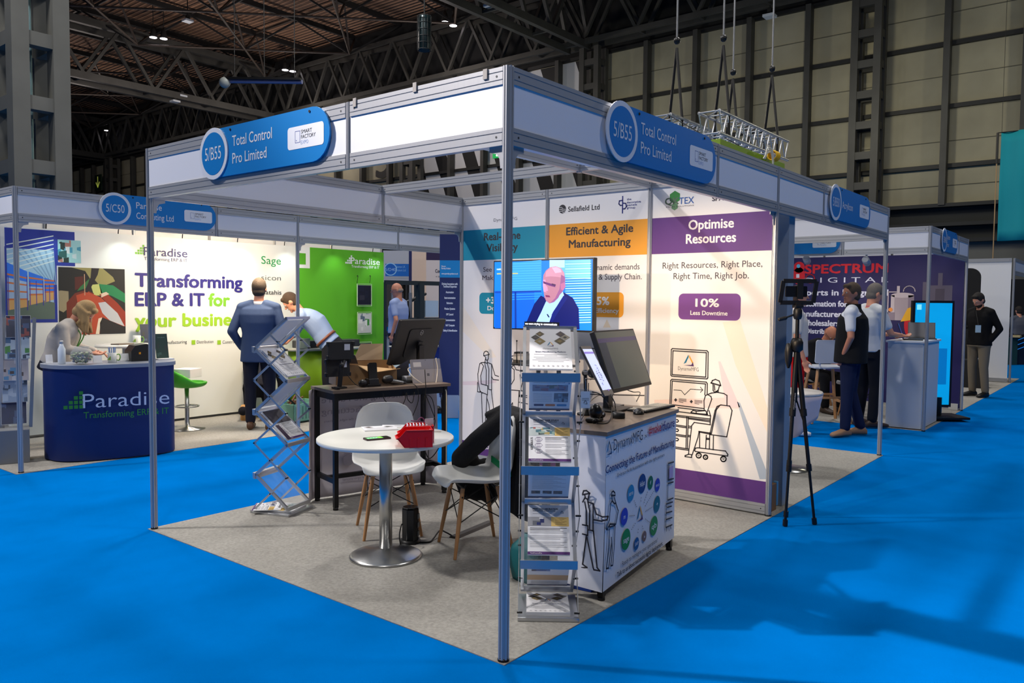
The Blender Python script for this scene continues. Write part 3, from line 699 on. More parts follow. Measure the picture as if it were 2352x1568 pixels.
# panel 2 (orange)
p = wp(); base(p, 2, 1, PWX[1]); y0, y1 = -1.981, -1.019
p.rect((y0, 1.905), (y1, 2.185), ORG, 1, False); p.rect((y0, 0.085), (y1, 0.20), PUR, 1, False)
p.text('Efficient & Agile', (1301, 540), (1454, 532), INK, 0.068, 2, 0.022); p.text('Manufacturing', (1307, 570), (1448, 562), INK, 0.068, 2, 0.022)
p.text('Meet the dynamic demands', (1298, 622), (1469, 618), INKT, 0.05, 2, 0.0); p.text('of Customers & Supply Chain.', (1290, 644), (1474, 640), INKT, 0.05, 2, 0.0)
a = Y(p, 1300, 726); b = Y(p, 1433, 671); p.rect(a, b, ORG, 2, False, r=0.04); p.text('+15%', (1345, 700), (1399, 699), PW, 0.068, 3, 0.03); p.text('Improved Efficiency', (1308, 719), (1421, 716), PW, 0.04, 3, 0.02)
c = Y(p, 1292, 480); p.circ(c, 0.037, INK, 2, False)
for k in range(3): p.line([(c[0]-.034, c[1]+.012-k*.016), (c[0]-.01, c[1]+.016-k*.016), (c[0]+.01, c[1]-.002-k*.014), (c[0]+.034, c[1]-.004-k*.014)], 0.004, PW, 3, False)
p.text('Sellafield Ltd', (1305, 486), (1377, 481), INK, 0.045, 2, 0.012)
LB = M((40, 50, 130), 0.6)
c = Y(p, 1430, 470); p.rect((c[0]-0.005, c[1]-0.07), (c[0]+0.006, c[1]+0.07), LB, 2, False)
p.line([(c[0]-.004, c[1]+.035), (c[0]-.03, c[1]+.032), (c[0]-.034, c[1]+.008), (c[0]-.02, c[1]-.004), (c[0]-.004, c[1]-.004)], 0.01, LB, 2, False)
p.line([(c[0]+.006, c[1]+.012), (c[0]+.03, c[1]+.008), (c[0]+.036, c[1]-.018), (c[0]+.022, c[1]-.034), (c[0]+.006, c[1]-.034)], 0.01, LB, 2, False)
for i, (t, u1) in enumerate((('the', 1450), ('decorative', 1472), ('panels', 1463), ('group', 1459))): p.text(t, (1440, 460+i*6.6), (u1, 459+i*6.2), LB, 0.017, 2, 0.015)
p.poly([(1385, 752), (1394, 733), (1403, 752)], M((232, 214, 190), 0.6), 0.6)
for L in ([(1367, 770), (1375, 772), (1375, 800), (1345, 800)], [(1375, 772), (1400, 790), (1420, 800)], [(1345, 870), (1480, 872)], [(1352, 880), (1352, 950)], [(1345, 905), (1480, 908)]):
    p.line(L, LW, INK, 2)
wallpanel((3, 2), (3, 1), 'printed wall panel with an orange heading band', mb=p.mb)
# panel 3 (purple)
p = wp(); base(p, 1, 0, PWX[2]); y0, y1 = -0.981, -0.019
p.rect((y0, 1.905), (y1, 2.185), PUR, 1, False); p.rect((y0, 0.085), (y1, 0.245), PUR, 1, False)
p.text('Optimise', (1582, 527), (1685, 522), PW, 0.074, 2, 0.022); p.text('Resources', (1576, 559), (1690, 555), PW, 0.074, 2, 0.022)
p.text('Right Resources, Right Place,', (1522, 616), (1751, 613), INKT, 0.05, 2, 0.0); p.text('Right Time, Right Job.', (1547, 640), (1720, 640), INKT, 0.05, 2, 0.0)
a = Y(p, 1558, 733); b = Y(p, 1702, 674); p.rect(a, b, M((112, 58, 140), 0.55), 2, False, r=0.04); p.text('10%', (1598, 704), (1651, 704), PW, 0.062, 3, 0.03); p.text('Less Downtime', (1586, 723), (1671, 724), PW, 0.034, 3, 0.02)
GRN = M((50, 135, 60), 0.6)
c = Y(p, 1550, 462); p.poly([(c[0]+.05*math.sin(k*PI/3), c[1]+.03+.05*math.cos(k*PI/3)) for k in range(6)], GRN, 1.4, False); p.poly([(c[0]+.03*math.sin(k*PI/3), c[1]-.04+.03*math.cos(k*PI/3)) for k in range(6)], M((120, 170, 125), 0.6), 1.6, False)
p.text('QK', (1528, 469), (1559, 469), M((90, 110, 92), 0.6), 0.052, 2, 0.04); p.text('TEX', (1560, 468), (1594, 467), M((50, 100, 170), 0.6), 0.052, 2, 0.01); p.text('PANEL SOLUTIONS', (1530, 476), (1594, 474), INKT, 0.010, 2)
p.text('SPANTEX', (1636, 460), (1706, 458), INKT, 0.034, 2, 0.03)
# soft coloured light rays printed on the panel
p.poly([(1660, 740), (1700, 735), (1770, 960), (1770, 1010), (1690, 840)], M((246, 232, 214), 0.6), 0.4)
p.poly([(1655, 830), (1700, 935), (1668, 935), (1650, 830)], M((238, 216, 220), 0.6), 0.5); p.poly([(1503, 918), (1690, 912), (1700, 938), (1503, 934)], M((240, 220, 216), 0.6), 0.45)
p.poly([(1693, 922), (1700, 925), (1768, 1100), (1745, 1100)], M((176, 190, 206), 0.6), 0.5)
def Q3(x, y): return (1500+x*0.1913, 780+y*0.1913)
k3 = lambda L, w=LW, **k: p.line([Q3(*q) for q in L], w, INK, 2, **k)
def rr3(x0, yt0, x1, yt1, yb0, yb1, **k): k3([(x0, yt0+12), (x0+12, yt0), (x1-14, yt1), (x1, yt1+16), (x1-4, yb1-14), (x1-16, yb1), (x0+4, yb0), (x0-6, yb0-12)], closed=True)
rr3(220, 106, 662, 132, 436, 470); k3([(240, 132), (640, 155), (632, 448), (230, 418)], closed=True)
k3([(202, 770), (212, 490), (228, 474), (640, 508), (652, 528), (650, 650)]); k3([(218, 775), (232, 495), (630, 530), (622, 660)])
tri_logo(p, Q3(430, 262)[0], Q3(430, 262)[1], 0.085, True, 3); p.text('DynamxMFG', Q3(300, 365), Q3(548, 378), INKT, 0.03, 2, -0.012)
k3([(250, 602), (338, 608), (380, 660), (450, 592), (596, 602)], 0.005); k3([(568, 568), (598, 602), (568, 632)], 0.005)
for cx in (272, 460): p.poly([Q3(cx, 700 if cx < 300 else 720), Q3(cx+20, 722 if cx < 300 else 742), Q3(cx, 744 if cx < 300 else 764), Q3(cx-20, 722 if cx < 300 else 742)], INK, 2)
for i in range(4): k3([(312, 706+i*13), (398 if i < 3 else 362, 714+i*13)], 0.004); k3([(500, 725+i*13), (590 if i < 3 else 552, 733+i*13)], 0.004)
k3([(222, 778), (612, 826)]); k3([(300, 815), (610, 850)]); k3([(270, 858), (690, 912)]); k3([(275, 905), (688, 950)]); k3([(272, 920), (688, 968)]); k3([(430, 948), (685, 985)]); k3([(690, 912), (686, 1010)])
k3([(406, 925), (395, 1305)]); k3([(424, 930), (412, 1305)])
for yy in (1020, 1132): k3([(266, yy), (400, yy+20)]); k3([(266, yy+16), (400, yy+36)])
k3([(262, 1285), (425, 1310)]); k3([(262, 1302), (425, 1326)])
for yy in (972, 1084, 1195): k3([(270, yy-14), (296, yy-12), (306, yy+2), (296, yy+16), (268, yy+16)])
k3([(425, 1035), (455, 1040)]); k3([(425, 1055), (452, 1058)]); k3([(420, 1145), (445, 1150)]); k3([(418, 1160), (442, 1165)])
k3([(700, 520), (712, 490), (750, 475), (795, 495), (812, 545)]); k3([(697, 518), (812, 550)], 0.011)
k3([(720, 530), (722, 610), (740, 630), (775, 612)]); k3([(735, 545), (742, 605)]); k3([(798, 552), (782, 605), (783, 632)]); k3([(740, 630), (780, 608)])
k3([(630, 668), (700, 640), (770, 630), (850, 645), (888, 668), (888, 785)]); k3([(660, 660), (695, 680), (705, 712), (640, 895)]); k3([(630, 668), (612, 730), (615, 850)]); k3([(672, 850), (690, 912)])
k3([(455, 870), (480, 848), (515, 855), (520, 880)], 0.008); k3([(520, 858), (630, 850), (655, 895), (500, 882), (455, 872)])
k3([(690, 1020), (495, 992), (465, 1030), (425, 1375)]); k3([(690, 1135), (552, 1105), (540, 1170), (470, 1380)]); k3([(425, 1375), (385, 1390), (385, 1402), (462, 1412), (465, 1380), (425, 1372)])
k3([(690, 1120), (550, 1100)], 0.009); k3([(560, 1112), (560, 1295)]); k3([(640, 1145), (632, 1300)])
k3([(682, 1138), (745, 850), (770, 800), (815, 782), (920, 795), (948, 850), (940, 900), (885, 1165), (690, 1138)]); k3([(700, 1130), (760, 840), (800, 790)])
k3([(680, 1145), (676, 1310)]); k3([(725, 1155), (722, 1320)]); k3([(640, 1180), (678, 1185)]); k3([(640, 1195), (678, 1198)])
k3([(500, 1330), (510, 1300), (540, 1296), (870, 1335), (898, 1375), (895, 1395), (510, 1340), (498, 1330)], 0.008)
for (cx, cy, r) in ((548, 1388, 30), (845, 1430, 32), (630, 1408, 26)):
    k3([(cx+r*math.cos(t), cy+r*math.sin(t)) for t in np.linspace(0, 2*PI, 17)], 0.009); k3([(cx-8, cy-r), (cx-8, cy+6), (cx+8, cy+6), (cx+8, cy-r)], 0.004)
wallpanel((3, 1), (3, 0), 'printed wall panel with a purple heading band', mb=p.mb)
# covered end of the printed wall: neighbour's grey post and back boards seen past the tripod
# warm display spots hung inside the left fascia, aimed at the printed wall
def stand_spot(p, target, energy, label, col=(1.0, 0.74, 0.48), deg=42, arm=0.25, body=M((150, 152, 156), 0.4, 0.5), hang=True, blend=0.8):
    p = Vector(p); t = Vector(target); d = (t-p).normalized()
    o = thing('spotlight', label, 'spotlight', tuple(p), 0, 'small display spotlights')
    m = MB(); m.lathe([(0.02, -0.09), (0.035, -0.085), (0.035, 0.04), (0.03, 0.04), (0.028, 0.03)], p, body, 16, axis=d); m.build('lamp_head', o, world=True)
    m = MB(); m.lathe([(0, 0.028), (0.028, 0.028), (0.028, 0.030)], p, M((255, 236, 200), 0.4, emit=6.0), 14, axis=d); m.build('lens', o, world=True)
    if hang: m = MB(); m.tube(p-d*0.02, (p.x, p.y, p.z+arm), 0.007, body, 8); m.build('arm', o, world=True)
    s_ = spot('spotlight_beam', tuple(p+d*0.045), tuple(t), energy, col, deg, blend, 0.03); s_.parent = o; s_.matrix_parent_inverse = ROOTM[o.name].inverted()
    return o
stand_spot((0.12, 0.55, 2.30), (3, 0.50, 1.28), 330, 'small spotlight inside the left fascia aimed at the purple panel', deg=46, arm=0.11)
stand_spot((0.12, 2.35, 2.30), (3, 1.7, 0.9), 150, 'small spotlight inside the left fascia aimed at the orange panel', deg=55, arm=0.11)
# ================================================================== FURNITURE OF THE NEAREST STAND
CHW = M((232, 232, 228), 0.4, name='chair_shell_white')
WOODL = M((190, 138, 88), 0.5, var=0.15, vscale=14, stretch=(1, 1, 0.12), name='beech_leg')
TOPW = M((236, 236, 228), 0.35, name='white_laminate')
STEELB = M((190, 190, 188), 0.28, 1.0, bump=0.04, bscale=40, stretch=(1, 1, 0.05), name='brushed_steel')
OAK = M((120, 104, 90), 0.35, var=0.22, vscale=10, stretch=(0.15, 1.5, 1), name='grey_oak_laminate')
PAPER = M((236, 236, 238), 0.6, name='paper_white')
CLEAR = M((235, 240, 245), 0.08, alpha=0.07, name='clear_acrylic')
CABLE = M((12, 12, 12), 0.5); CABLEW = M((206, 200, 188), 0.5)
def make_chair(name, label, loc, rz, shell=CHW, group='white shell chairs with dowel legs'):
    o = thing(name, label, 'chair', loc, rz, group)
    prof = [(-.235, .418, .17), (-.225, .432, .195), (-.18, .441, .212), (-.10, .436, .225), (0, .424, .232), (.09, .424, .23), (.15, .45, .226), (.19, .51, .22), (.212, .59, .212), (.232, .68, .203), (.248, .76, .186), (.256, .80, .155), (.260, .825, .10)]
    def fn(i, j):
        t = j*(len(prof)-1); k = min(int(t), len(prof)-2); f = t-k; a, b = prof[k], prof[k+1]
        y = a[0]+(b[0]-a[0])*f; z = a[1]+(b[1]-a[1])*f; hw = a[2]+(b[2]-a[2])*f
        u = i*2-1; sg = min(1, max(0, (t-5)/4)); c = abs(u)**3
        return (u*hw, y-c*0.075*sg, z+c*0.045*(1-sg)*(1 if t > 1.2 else 0.3))
    m = MB(); m.grid(fn, 14, 36, shell); m.build('seat_shell', o, solid=0.009, subsurf=1)
    for sx in (-1, 1):
        for sy in (-1, 1):
            m = MB(); a = Vector((sx*.12, sy*.11-0.01, .405)); b = Vector((sx*.185, sy*.185, 0.0))
            m.tube(b, a.lerp(b, .45), .0095, WOODL, 12, r2=.014); m.tube(a.lerp(b, .45), a, .014, WOODL, 12, r2=.013); m.build('leg', o)
            m = MB(); m.tube(a.lerp(b, .08), a+Vector((-sx*0.03, -sy*0.03, 0.012)), .006, BLACKM, 6); m.sph(a.lerp(b, .12)+Vector((sx*.013, 0, 0)), .006, BLACKM, 8, 5); m.build('leg_mount', o)
    m = MB(); L = lambda sx, sy, t: Vector((sx*.12, sy*.11-0.01, .405)).lerp(Vector((sx*.185, sy*.185, 0)), t)
    for (p, q) in ((((-1, -1), .12), ((-1, 1), .5)), (((-1, 1), .12), ((-1, -1), .5)), (((1, -1), .12), ((1, 1), .5)), (((1, 1), .12), ((1, -1), .5)), (((-1, 1), .5), ((1, 1), .12)), (((1, 1), .5), ((-1, 1), .12)), (((-1, -1), .5), ((1, -1), .12)), (((1, -1), .5), ((-1, -1), .12))):
        m.tube(L(*p[0], p[1]), L(*q[0], q[1]), .0035, BLACKM, 6)
    m.tube((-.12, -.11, .40), (.12, -.11, .40), .005, BLACKM, 6); m.tube((-.12, .10, .40), (.12, .10, .40), .005, BLACKM, 6)
    m.build('wire_brace', o)
    return o
make_chair('shell_chair', 'white shell chair facing the round table in front of the back desk', (.975, 1.79, 0), math.atan2(-.55, .83)+0.0)
make_chair('shell_chair', 'white shell chair with a black coat hung over its back', (1.08, 1.115, 0), math.atan2(-.857, -.515))
# round table
o = thing('round_table', 'round white table on one steel column in the middle of the stand', 'table', (.607, 1.411, 0))
m = MB(); m.lathe([(0, .695), (.396, .695), (.402, .70), (.402, .716), (.398, .72), (0, .72)], (0, 0, 0), TOPW, 72); m.build('tabletop', o)
m = MB(); m.lathe([(.038, .04), (.038, .695)], (0, 0, 0), STEELB, 36); m.build('column', o)
m = MB(); m.lathe([(.215, 0), (.215, .010), (.20, .018), (.12, .038), (.055, .052), (.040, .056), (.0, .056)], (0, 0, 0), STEELB, 64); m.build('base', o)
m = MB(); m.prism([(-.011, 0), (.011, 0), (.011, .016), (-.011, .016)], (-.034, -.022, .655), (.55, -.83, 0), (0, 0, 1), (-.83, -.55, 0), 0.003, M((30, 60, 40), 0.5)); m.build('maker_tag', o, label='small dark green tag')
# red stacking bins
RED = M((226, 12, 20), 0.35, name='red_plastic')
def bin_(loc, rz, label, s=1.0):
    o = thing('storage_bin', label, 'storage bin', loc, rz, 'red stacking bins')
    L, w, h = .19*s, .125*s, .098*s; m = MB(); t = .004
    sideo = [(-L/2+.035, 0), (L/2, 0), (L/2, h), (-L/2+.045, h), (-L/2+.012, h*.62), (-L/2-.012, h*.50), (-L/2, h*.46)]
    for sx in (-1, 1): m.prism(sideo, (0, sx*w/2-(t if sx > 0 else 0), 0), (1, 0, 0), (0, 0, 1), (0, 1, 0), t, RED)
    m.bx(-L/2+.035, L/2, -w/2, w/2, 0, t, RED); m.bx(L/2-t, L/2, -w/2, w/2, 0, h, RED)
    m.prism([(-L/2+.035, 0), (-L/2, h*.46), (-L/2-.012, h*.50), (-L/2-.008, h*.53), (-L/2+.006, h*.48), (-L/2+.039, .003)], (0, -w/2, 0), (1, 0, 0), (0, 0, 1), (0, 1, 0), w, RED)
    for sx in (-1, 1):
        m.bx(-L/2+.05, L/2, sx*w/2-.006, sx*w/2+.006, h-.006, h, RED)
        for k in range(3): m.bx(-L/2+.06+k*.045, -L/2+.072+k*.045, sx*w/2-.005, sx*w/2+.005, .0, h*.55, RED)
    m.build('tub', o, bevel=0.0015)
    m = MB(); m.bx(L/2-.006, L/2+.003, -w/2+.01, w/2-.01, .02, h-.015, PAPER); m.build('label_card', o, label='white card on the end')
    return o
a = onz(950, 1028, .72); b = onz(915, 1029, .72); ang = math.atan2(-.98, .2)
# front bin: long side parallel to the picture plane
d = (onz(990, 1027, .72)-onz(918, 1029, .72)).normalized(); ang = math.atan2(d.y, d.x); n = Vector((-d.y, d.x, 0))
c1 = (onz(990, 1027, .72)+onz(918, 1029, .72))/2+n*.065
bin_(tuple(c1), ang, 'red plastic stacking bin nearer the front on the round table'); c2 = c1+n*.135+d*0.02
bin_(tuple(c2), ang, 'red plastic stacking bin behind the other, full of badges')
for k in range(7):
    m = MB(); x = -.05+.018*k; c = c2+d*x; m.box(c+Vector((0, 0, .074)), (.004, .09, .052), (PAPER if k % 2 else M((235, 225, 245), 0.6)), rz=ang); m.build('name_badge', label='white name badge card standing in the rear red bin', cat='badge', group='badge cards in the rear red bin')
m = MB(); m.box(c2+d*.075+Vector((0, 0, .105)), (.05, .003, .05), M((220, 222, 226), 0.5), rz=ang+.3); m.build('badge_card', label='pale card sticking up from the rear red bin', cat='card')
m = MB(); m.path([c2+d*.0+Vector((0, 0, .11)), c2+d*.03+n*.01+Vector((0, 0, .135)), c2+d*.05+Vector((0, 0, .112)), c2+d*.02-n*.02+Vector((0, 0, .115)), c2-d*.03+Vector((0, 0, .12))], .0035, M((110, 30, 80), 0.6)); m.build('lanyard', label='purple lanyard coiled on top of the badges in the red bin', cat='lanyard')
def sheet(name, label, c, rz, w, h, t, mat=PAPER, cat='leaflet', group=None, tilt=0, art=None):
    o = thing(name, label, cat, c, rz, group)
    m = MB(); m.bx(-w/2, w/2, -h/2, h/2, 0, t, mat)
    p = Print((0, 0, t), (1, 0, 0), (0, 1, 0), (0, 0, 1), m)
    if art: art(p, w, h)
    p.build('stack' if t > 0.003 else 'page', o, world=False)
    return o
GT = M((120, 120, 128), 0.6); NV = M((30, 40, 90), 0.6); YL = M((232, 196, 120), 0.6)
def art_lines(p, w, h, y0=-.42, y1=.1, n=9):
    for i in range(n):
        y = (y1+(y0-y1)*i/n)*h; p.line([(-w*.4, y), (w*(.38-.1*((i*7) % 3)), y)], h*.008, GT, 1, False)
def art_cover(p, w, h):
    art_lines(p, w, h, -.4, 0, 6)
    for (cx, cy) in ((-.28, .32), (-.36, .22), (-.26, .12), (.26, .32), (.36, .24), (.24, .14)):
        p.poly([(w*(cx-.1), h*cy), (w*cx, h*(cy-.07)), (w*(cx+.1), h*cy), (w*cx, h*(cy+.07))], M((70, 66, 58) if cx > 0 else (90, 76, 70), 0.6), 1, False)
sheet('leaflet', 'stack of white leaflets fanned on the round table behind the phone', tuple(onz(872, 985, .72)), -.55, .21, .15, .008, group='leaflets on the round table', art=art_cover)
sheet('leaflet', 'white leaflet with sketched logos behind the fanned stack on the round table', tuple(onz(905, 979, .72)), -.75, .15, .10, .003, group='leaflets on the round table', art=lambda p, w, h: p.line([(-w*.3, 0), (0, h*.1), (w*.3, 0)], .006, INK, 1, False))
o = thing('smartphone', 'smartphone with a lit green screen lying on the round table', 'phone', tuple(onz(866, 1008, .72)), math.atan2(-.35, .45)+0.32)
m = MB(); m.prism(rrect(-.075, .075, -.036, .036, .009), (0, 0, 0), (1, 0, 0), (0, 1, 0), (0, 0, 1), .009, M((52, 30, 38), 0.35)); m.build('body', o, bevel=.001)
m = MB(); p = Print((0, 0, .0091), (1, 0, 0), (0, 1, 0), (0, 0, 1), m); p.rect((-.07, -.032), (.07, .032), M((24, 26, 28), 0.1), 0.2, False, r=.006)
p.rect((-.066, -.026), (.03, .022), M((90, 170, 100), 0.3, emit=.9), .5, False); p.rect((.005, -.02), (.03, .02), M((120, 220, 60), 0.3, emit=1.2), .8, False)
for k in range(4): p.circ((-.055+k*.017, 0), .006, M((200, 240, 225), 0.3, emit=1), .9, False, 10)
p.build('screen', o, world=False)
m = MB(); c = onz(1003, 991, .72); m.prism(rrect(-.03, .03, -.02, .02, .008), c, (.6, -.8, 0), (.8, .6, 0), (0, 0, 1), .008, M((238, 238, 234), 0.4)); m.build('card_tag', label='small white tag lying by the right rim of the round table', cat='tag')
# black power tower
o = thing('power_tower', 'black upright power socket tower standing on the carpet beside the round table', 'socket tower', (.895, 1.50, 0), .4)
m = MB(); m.lathe([(.068, 0), (.070, .006), (.062, .02), (.055, .022)], (0, 0, 0), BLACK, 8); m.build('foot', o, bevel=.002)
m = MB(); m.lathe([(.056, .02), (.056, .215), (.05, .228), (0, .228)], (0, 0, 0), M((16, 17, 20), 0.25), 8, smooth=False); m.build('body', o, bevel=.003)
for k in range(3):
    m = MB(); m.box((.052*math.cos(.39-1.9), .052*math.sin(.39-1.9), .06+k*.055), (.035, .006, .032), M((30, 32, 36), 0.3), rz=.39-1.9+PI/2); m.build('socket', o)
m = MB(); m.path([(.80, 1.47, .14), (.77, 1.45, .145), (.745, 1.44, .09), (.755, 1.44, .03), (.80, 1.46, .012)], .004, CABLE); m.build('cable', label='thin black lead looping from the side of the socket tower', cat='cable')
m = MB(); m.path([(.90, 1.46, .006), (.96, 1.40, .006), (1.02, 1.42, .01), (1.10, 1.44, .04), (1.12, 1.40, .03), (1.14, 1.36, .008)], .005, CABLE); m.build('cable', label='black lead running over the carpet from the socket tower to the floor duct', cat='cable')
m = MB(); a = Vector((1.13, 1.35, 0)); b = Vector((1.56, 1.40, 0)); m.prism([(-.035, 0), (.035, 0), (.02, .014), (-.02, .014)], a, (b-a).normalized().cross(Vector((0, 0, 1))), (0, 0, 1), (b-a).normalized(), (b-a).length, M((70, 66, 64), 0.7)); m.build('cable_duct', label='flat grey-brown cable duct strip on the carpet beneath the coat', cat='cable duct')
# black coat over the second chair
CC = Vector((1.08, 1.115, 0)); B = Vector((.857, -.515, 0)); S = Vector((.515, .857, 0))   # B towards the chair's back, S sideways
COAT = M((16, 16, 18), 0.9, bump=0.3, bscale=90, name='black_cloth')
def cp(b, s, z): return CC+B*b+S*s+Vector((0, 0, z))
o = thing('coat', 'black coat draped over the back of the right-hand white chair', 'coat', tuple(CC+B*.27))
def fuse(mb, name, parent, vox, mat, it=3):
    me = mb.mesh('tmp'); t = bpy.data.objects.new('tmp', me); COL.objects.link(t)
    r = t.modifiers.new('r', 'REMESH'); r.mode = 'VOXEL'; r.voxel_size = vox
    s = t.modifiers.new('s', 'SMOOTH'); s.factor = .5; s.iterations = it
    n = evaluated(t); bpy.data.objects.remove(t, do_unlink=True)
    n.materials.clear(); n.materials.append(mat); n.name = name
    n.polygons.foreach_set('use_smooth', [True]*len(n.polygons)); n.polygons.foreach_set('material_index', [0]*len(n.polygons)); n.update()
    ob = bpy.data.objects.new(name, n); COL.objects.link(ob); ob.parent = parent; return ob
m = MB(); rg = []
for z, bb, ss, rx, ry in ((.20, .27, -.02, .215, .045), (.30, .275, -.02, .215, .055), (.45, .285, -.01, .20, .06), (.60, .29, 0, .19, .055), (.74, .285, 0, .175, .045), (.83, .275, 0, .135, .035), (.865, .265, 0, .085, .02)): rg.append((cp(bb, ss, z), S, B, rx, ry))
m.loft(rg, COAT, 28, 2.6)
m.cap(cp(.24, -.13, .815), cp(.24, .13, .815), .032, .032, COAT)
for k, s_ in enumerate((-.15, -.05, .06, .14)): m.cap(cp(.325, s_, .70), cp(.325, s_*1.25, .22), .018, .026, COAT, 10)
L0 = [cp(.24, .10, .83), cp(.17, .15, .73), cp(.07, .20, .62), cp(-.03, .23, .52)]
for a_, b_, r0, r1 in zip(L0[:-1], L0[1:], (.045, .062, .070), (.062, .070, .062)): m.cap(a_, b_, r0, r1, COAT)
m.cap(cp(.22, .12, .84), cp(.13, .17, .80), .034, .022, COAT); m.cap(cp(-.03, .24, .50), cp(-.02, .275, .40), .058, .05, COAT); m.cap(cp(-.02, .275, .40), cp(.02, .27, .28), .05, .045, COAT); m.cap(cp(.05, .26, .50), cp(.09, .27, .28), .05, .06, COAT); m.cap(cp(.14, .25, .45), cp(.17, .24, .26), .055, .06, COAT)
for v in range(len(m.v)): pass
m.v = [tuple(Vector(x)-CC-B*.27) for x in m.v]; fuse(m, 'body', o, .010, COAT, 3)
m = MB(); m.cap(cp(.25, -.14, .80), cp(.25, -.205, .60), .05, .058, COAT); m.cap(cp(.25, -.205, .60), cp(.23, -.205, .26), .058, .05, COAT); m.v = [tuple(Vector(x)-CC-B*.27) for x in m.v]; fuse(m, 'sleeve', o, .010, COAT, 3)
m = MB(); a = CC+B*.17-S*.16+Vector((0, 0, .485)); b = CC+B*.15+S*.14+Vector((0, 0, .52)); m.prism([(-.004, -.020), (.004, -.020), (.004, .020), (-.004, .020)], a, (b-a).normalized().cross(Vector((0, 0, 1))), (0, 0, 1), (b-a).normalized(), (b-a).length, M((0, 140, 80), 0.4)); m.build('lanyard', label='green strap lying across the seat of the chair with the coat', cat='strap')
# ------------------------------------------------------------------ desks
def desk(label, A, Bp, depthdir, side, h=.875, dd=.33, oh=.035, name='bench_desk'):
    A = Vector((A[0], A[1], 0)); Bp = Vector((Bp[0], Bp[1], 0)); d = (Bp-A).normalized(); n = Vector((-d.y, d.x, 0))*side; L = (Bp-A).length
    rz = math.atan2(d.y, d.x); o = thing(name, label, 'desk', tuple((A+Bp)/2+n*dd/2), rz)
    hx, hy = L/2, dd/2; bw = .032
    m = MB(); m.bx(-hx-oh, hx+oh, -hy-oh, hy+oh, h-.022, h, OAK); m.build('tabletop', o, bevel=.001)
    for sx in (-1, 1):
        for sy in (-1, 1):
            m = MB(); m.bx(sx*hx-bw/2, sx*hx+bw/2, sy*hy-bw/2, sy*hy+bw/2, .02, h-.022, BLACKM); m.lathe([(.02, 0), (.018, .02)], (sx*hx, sy*hy, 0), BLACK, 12); m.build('leg', o)
    for sy in (-1, 1): m = MB(); m.bx(-hx, hx, sy*hy-.012, sy*hy+.012, h-.075, h-.022, BLACKM); m.build('apron_rail', o)
    for sx in (-1, 1): m = MB(); m.bx(sx*hx-.012, sx*hx+.012, -hy, hy, h-.075, h-.022, BLACKM); m.build('side_rail', o); m = MB(); m.bx(sx*hx-.012, sx*hx+.012, -hy, hy, .19, .225, BLACKM); m.build('lower_rail', o)
    m = MB(); m.bx(-hx, hx, -.015, .015, .192, .223, BLACKM); m.build('stretcher', o)
    return o, d, n, L
BD, bd_d, bd_n, bd_L = desk('dark framed oak-topped bench desk at the back of the stand behind the chairs', (1.076, 2.466), (1.974, 2.239), None, 1)
FD, fd_d, fd_n, fd_L = desk('dark framed oak-topped bench desk wrapped in a printed white cloth, at the front right', (.853, .051), (1.825, .176), None, 1)
# fabric wraps
FAB = M((226, 228, 236), 0.75, bump=0.08, bscale=30, name='printed_fabric')
hx = bd_L/2
def bwrap(i, j):
    x = -hx-.09+(2*hx+.18)*i; y = .165+.035; e = max(0, (abs(i-.5)-.42)/.08); y -= (e**1.3)*(.10+.03*math.sin(j*3.1)); y += .012*math.sin(i*9+j*2)+.02*math.sin(j*3)
    return (x, y, .85-j*.84)
m = MB(); m.grid(bwrap, 40, 12, M((228, 220, 228), 0.8, name='fabric_reverse'))
mir = Print((hx, .178, 0), (1, 0, 0), (0, 0, 1), (0, -1, 0), m)
GH = M((178, 168, 182), 0.8)
def mtext(t, x0, x1, z, h):  # show-through of the print on the other side: reads mirrored from here
    a, fs = glyphs(t, 0.01); q0, q1 = a[:, 0].min(), a[:, 0].max(); sx = (x1-x0)/(q1-q0)
    m.add([(x1-(v[0]-q0)*sx, .180-.0006, z+v[1]*h/.73) for v in a], [f[::-1] for f in fs], GH)
mtext('Connecting the Future', -.42, .42, .74, .05); mtext('of Manufacturing', -.42, .25, .65, .05); mtext('Embrace AI & Automation with the right partners', -.40, .30, .59, .018)
mtext('Ready to reimagine your operations?', -.25, .25, .12, .02)
for (cx, cz) in ((-.30, .45), (-.12, .50), (.05, .44), (.2, .38), (-.2, .28), (.0, .24)):
    m.add([(cx+.045*math.cos(2*PI*k/20), .1793, cz+.045*math.sin(2*PI*k/20)) for k in range(20)], [tuple(range(20))], M((182, 176, 188), 0.8))
m.build('fabric_wrap', BD, solid=.002, label='white printed cloth seen from its plain reverse side')
# front wrap: quad in front plus left end return, with the artwork
hx = fd_L/2; yF = -.165-.025
O0 = Vector(FD.location); ROT = Matrix.Rotation(FD.rotation_euler.z, 3, 'Z')
def LW_(x, y, z): return O0+ROT @ Vector((x, y, z))
m = MB()
def fwrap(i, j):
    x = -hx-.03+(2*hx+.045)*i; z = .856-j*.80; return tuple(LW_(x+.008*math.sin(j*4)*(1-i), yF-.006*math.sin(i*3.1)*math.sin(j*3.1), z+.02*i*j))
m.grid(fwrap, 24, 10, FAB)
def ewrap(i, j):
    return tuple(LW_(-hx-.03-.01*j+.008*math.sin(j*4)-.0*i, yF+(.26)*i, .856-j*.80+.012*i*j))
m.grid(ewrap, 6, 10, FAB)
P1 = Print(LW_(-hx-.03, yF-.009, 0), ROT @ Vector((1, 0, 0)), (0, 0, 1), ROT @ Vector((0, -1, 0)), m)
DB = M((30, 44, 110), 0.6); LN = M((40, 46, 66), 0.6)
tri_logo(P1, 1399, 1031, .075, True, 1, [M((0, 110, 160), 0.6), M((70, 60, 50), 0.6), M((40, 60, 100), 0.6)], fx=.9)
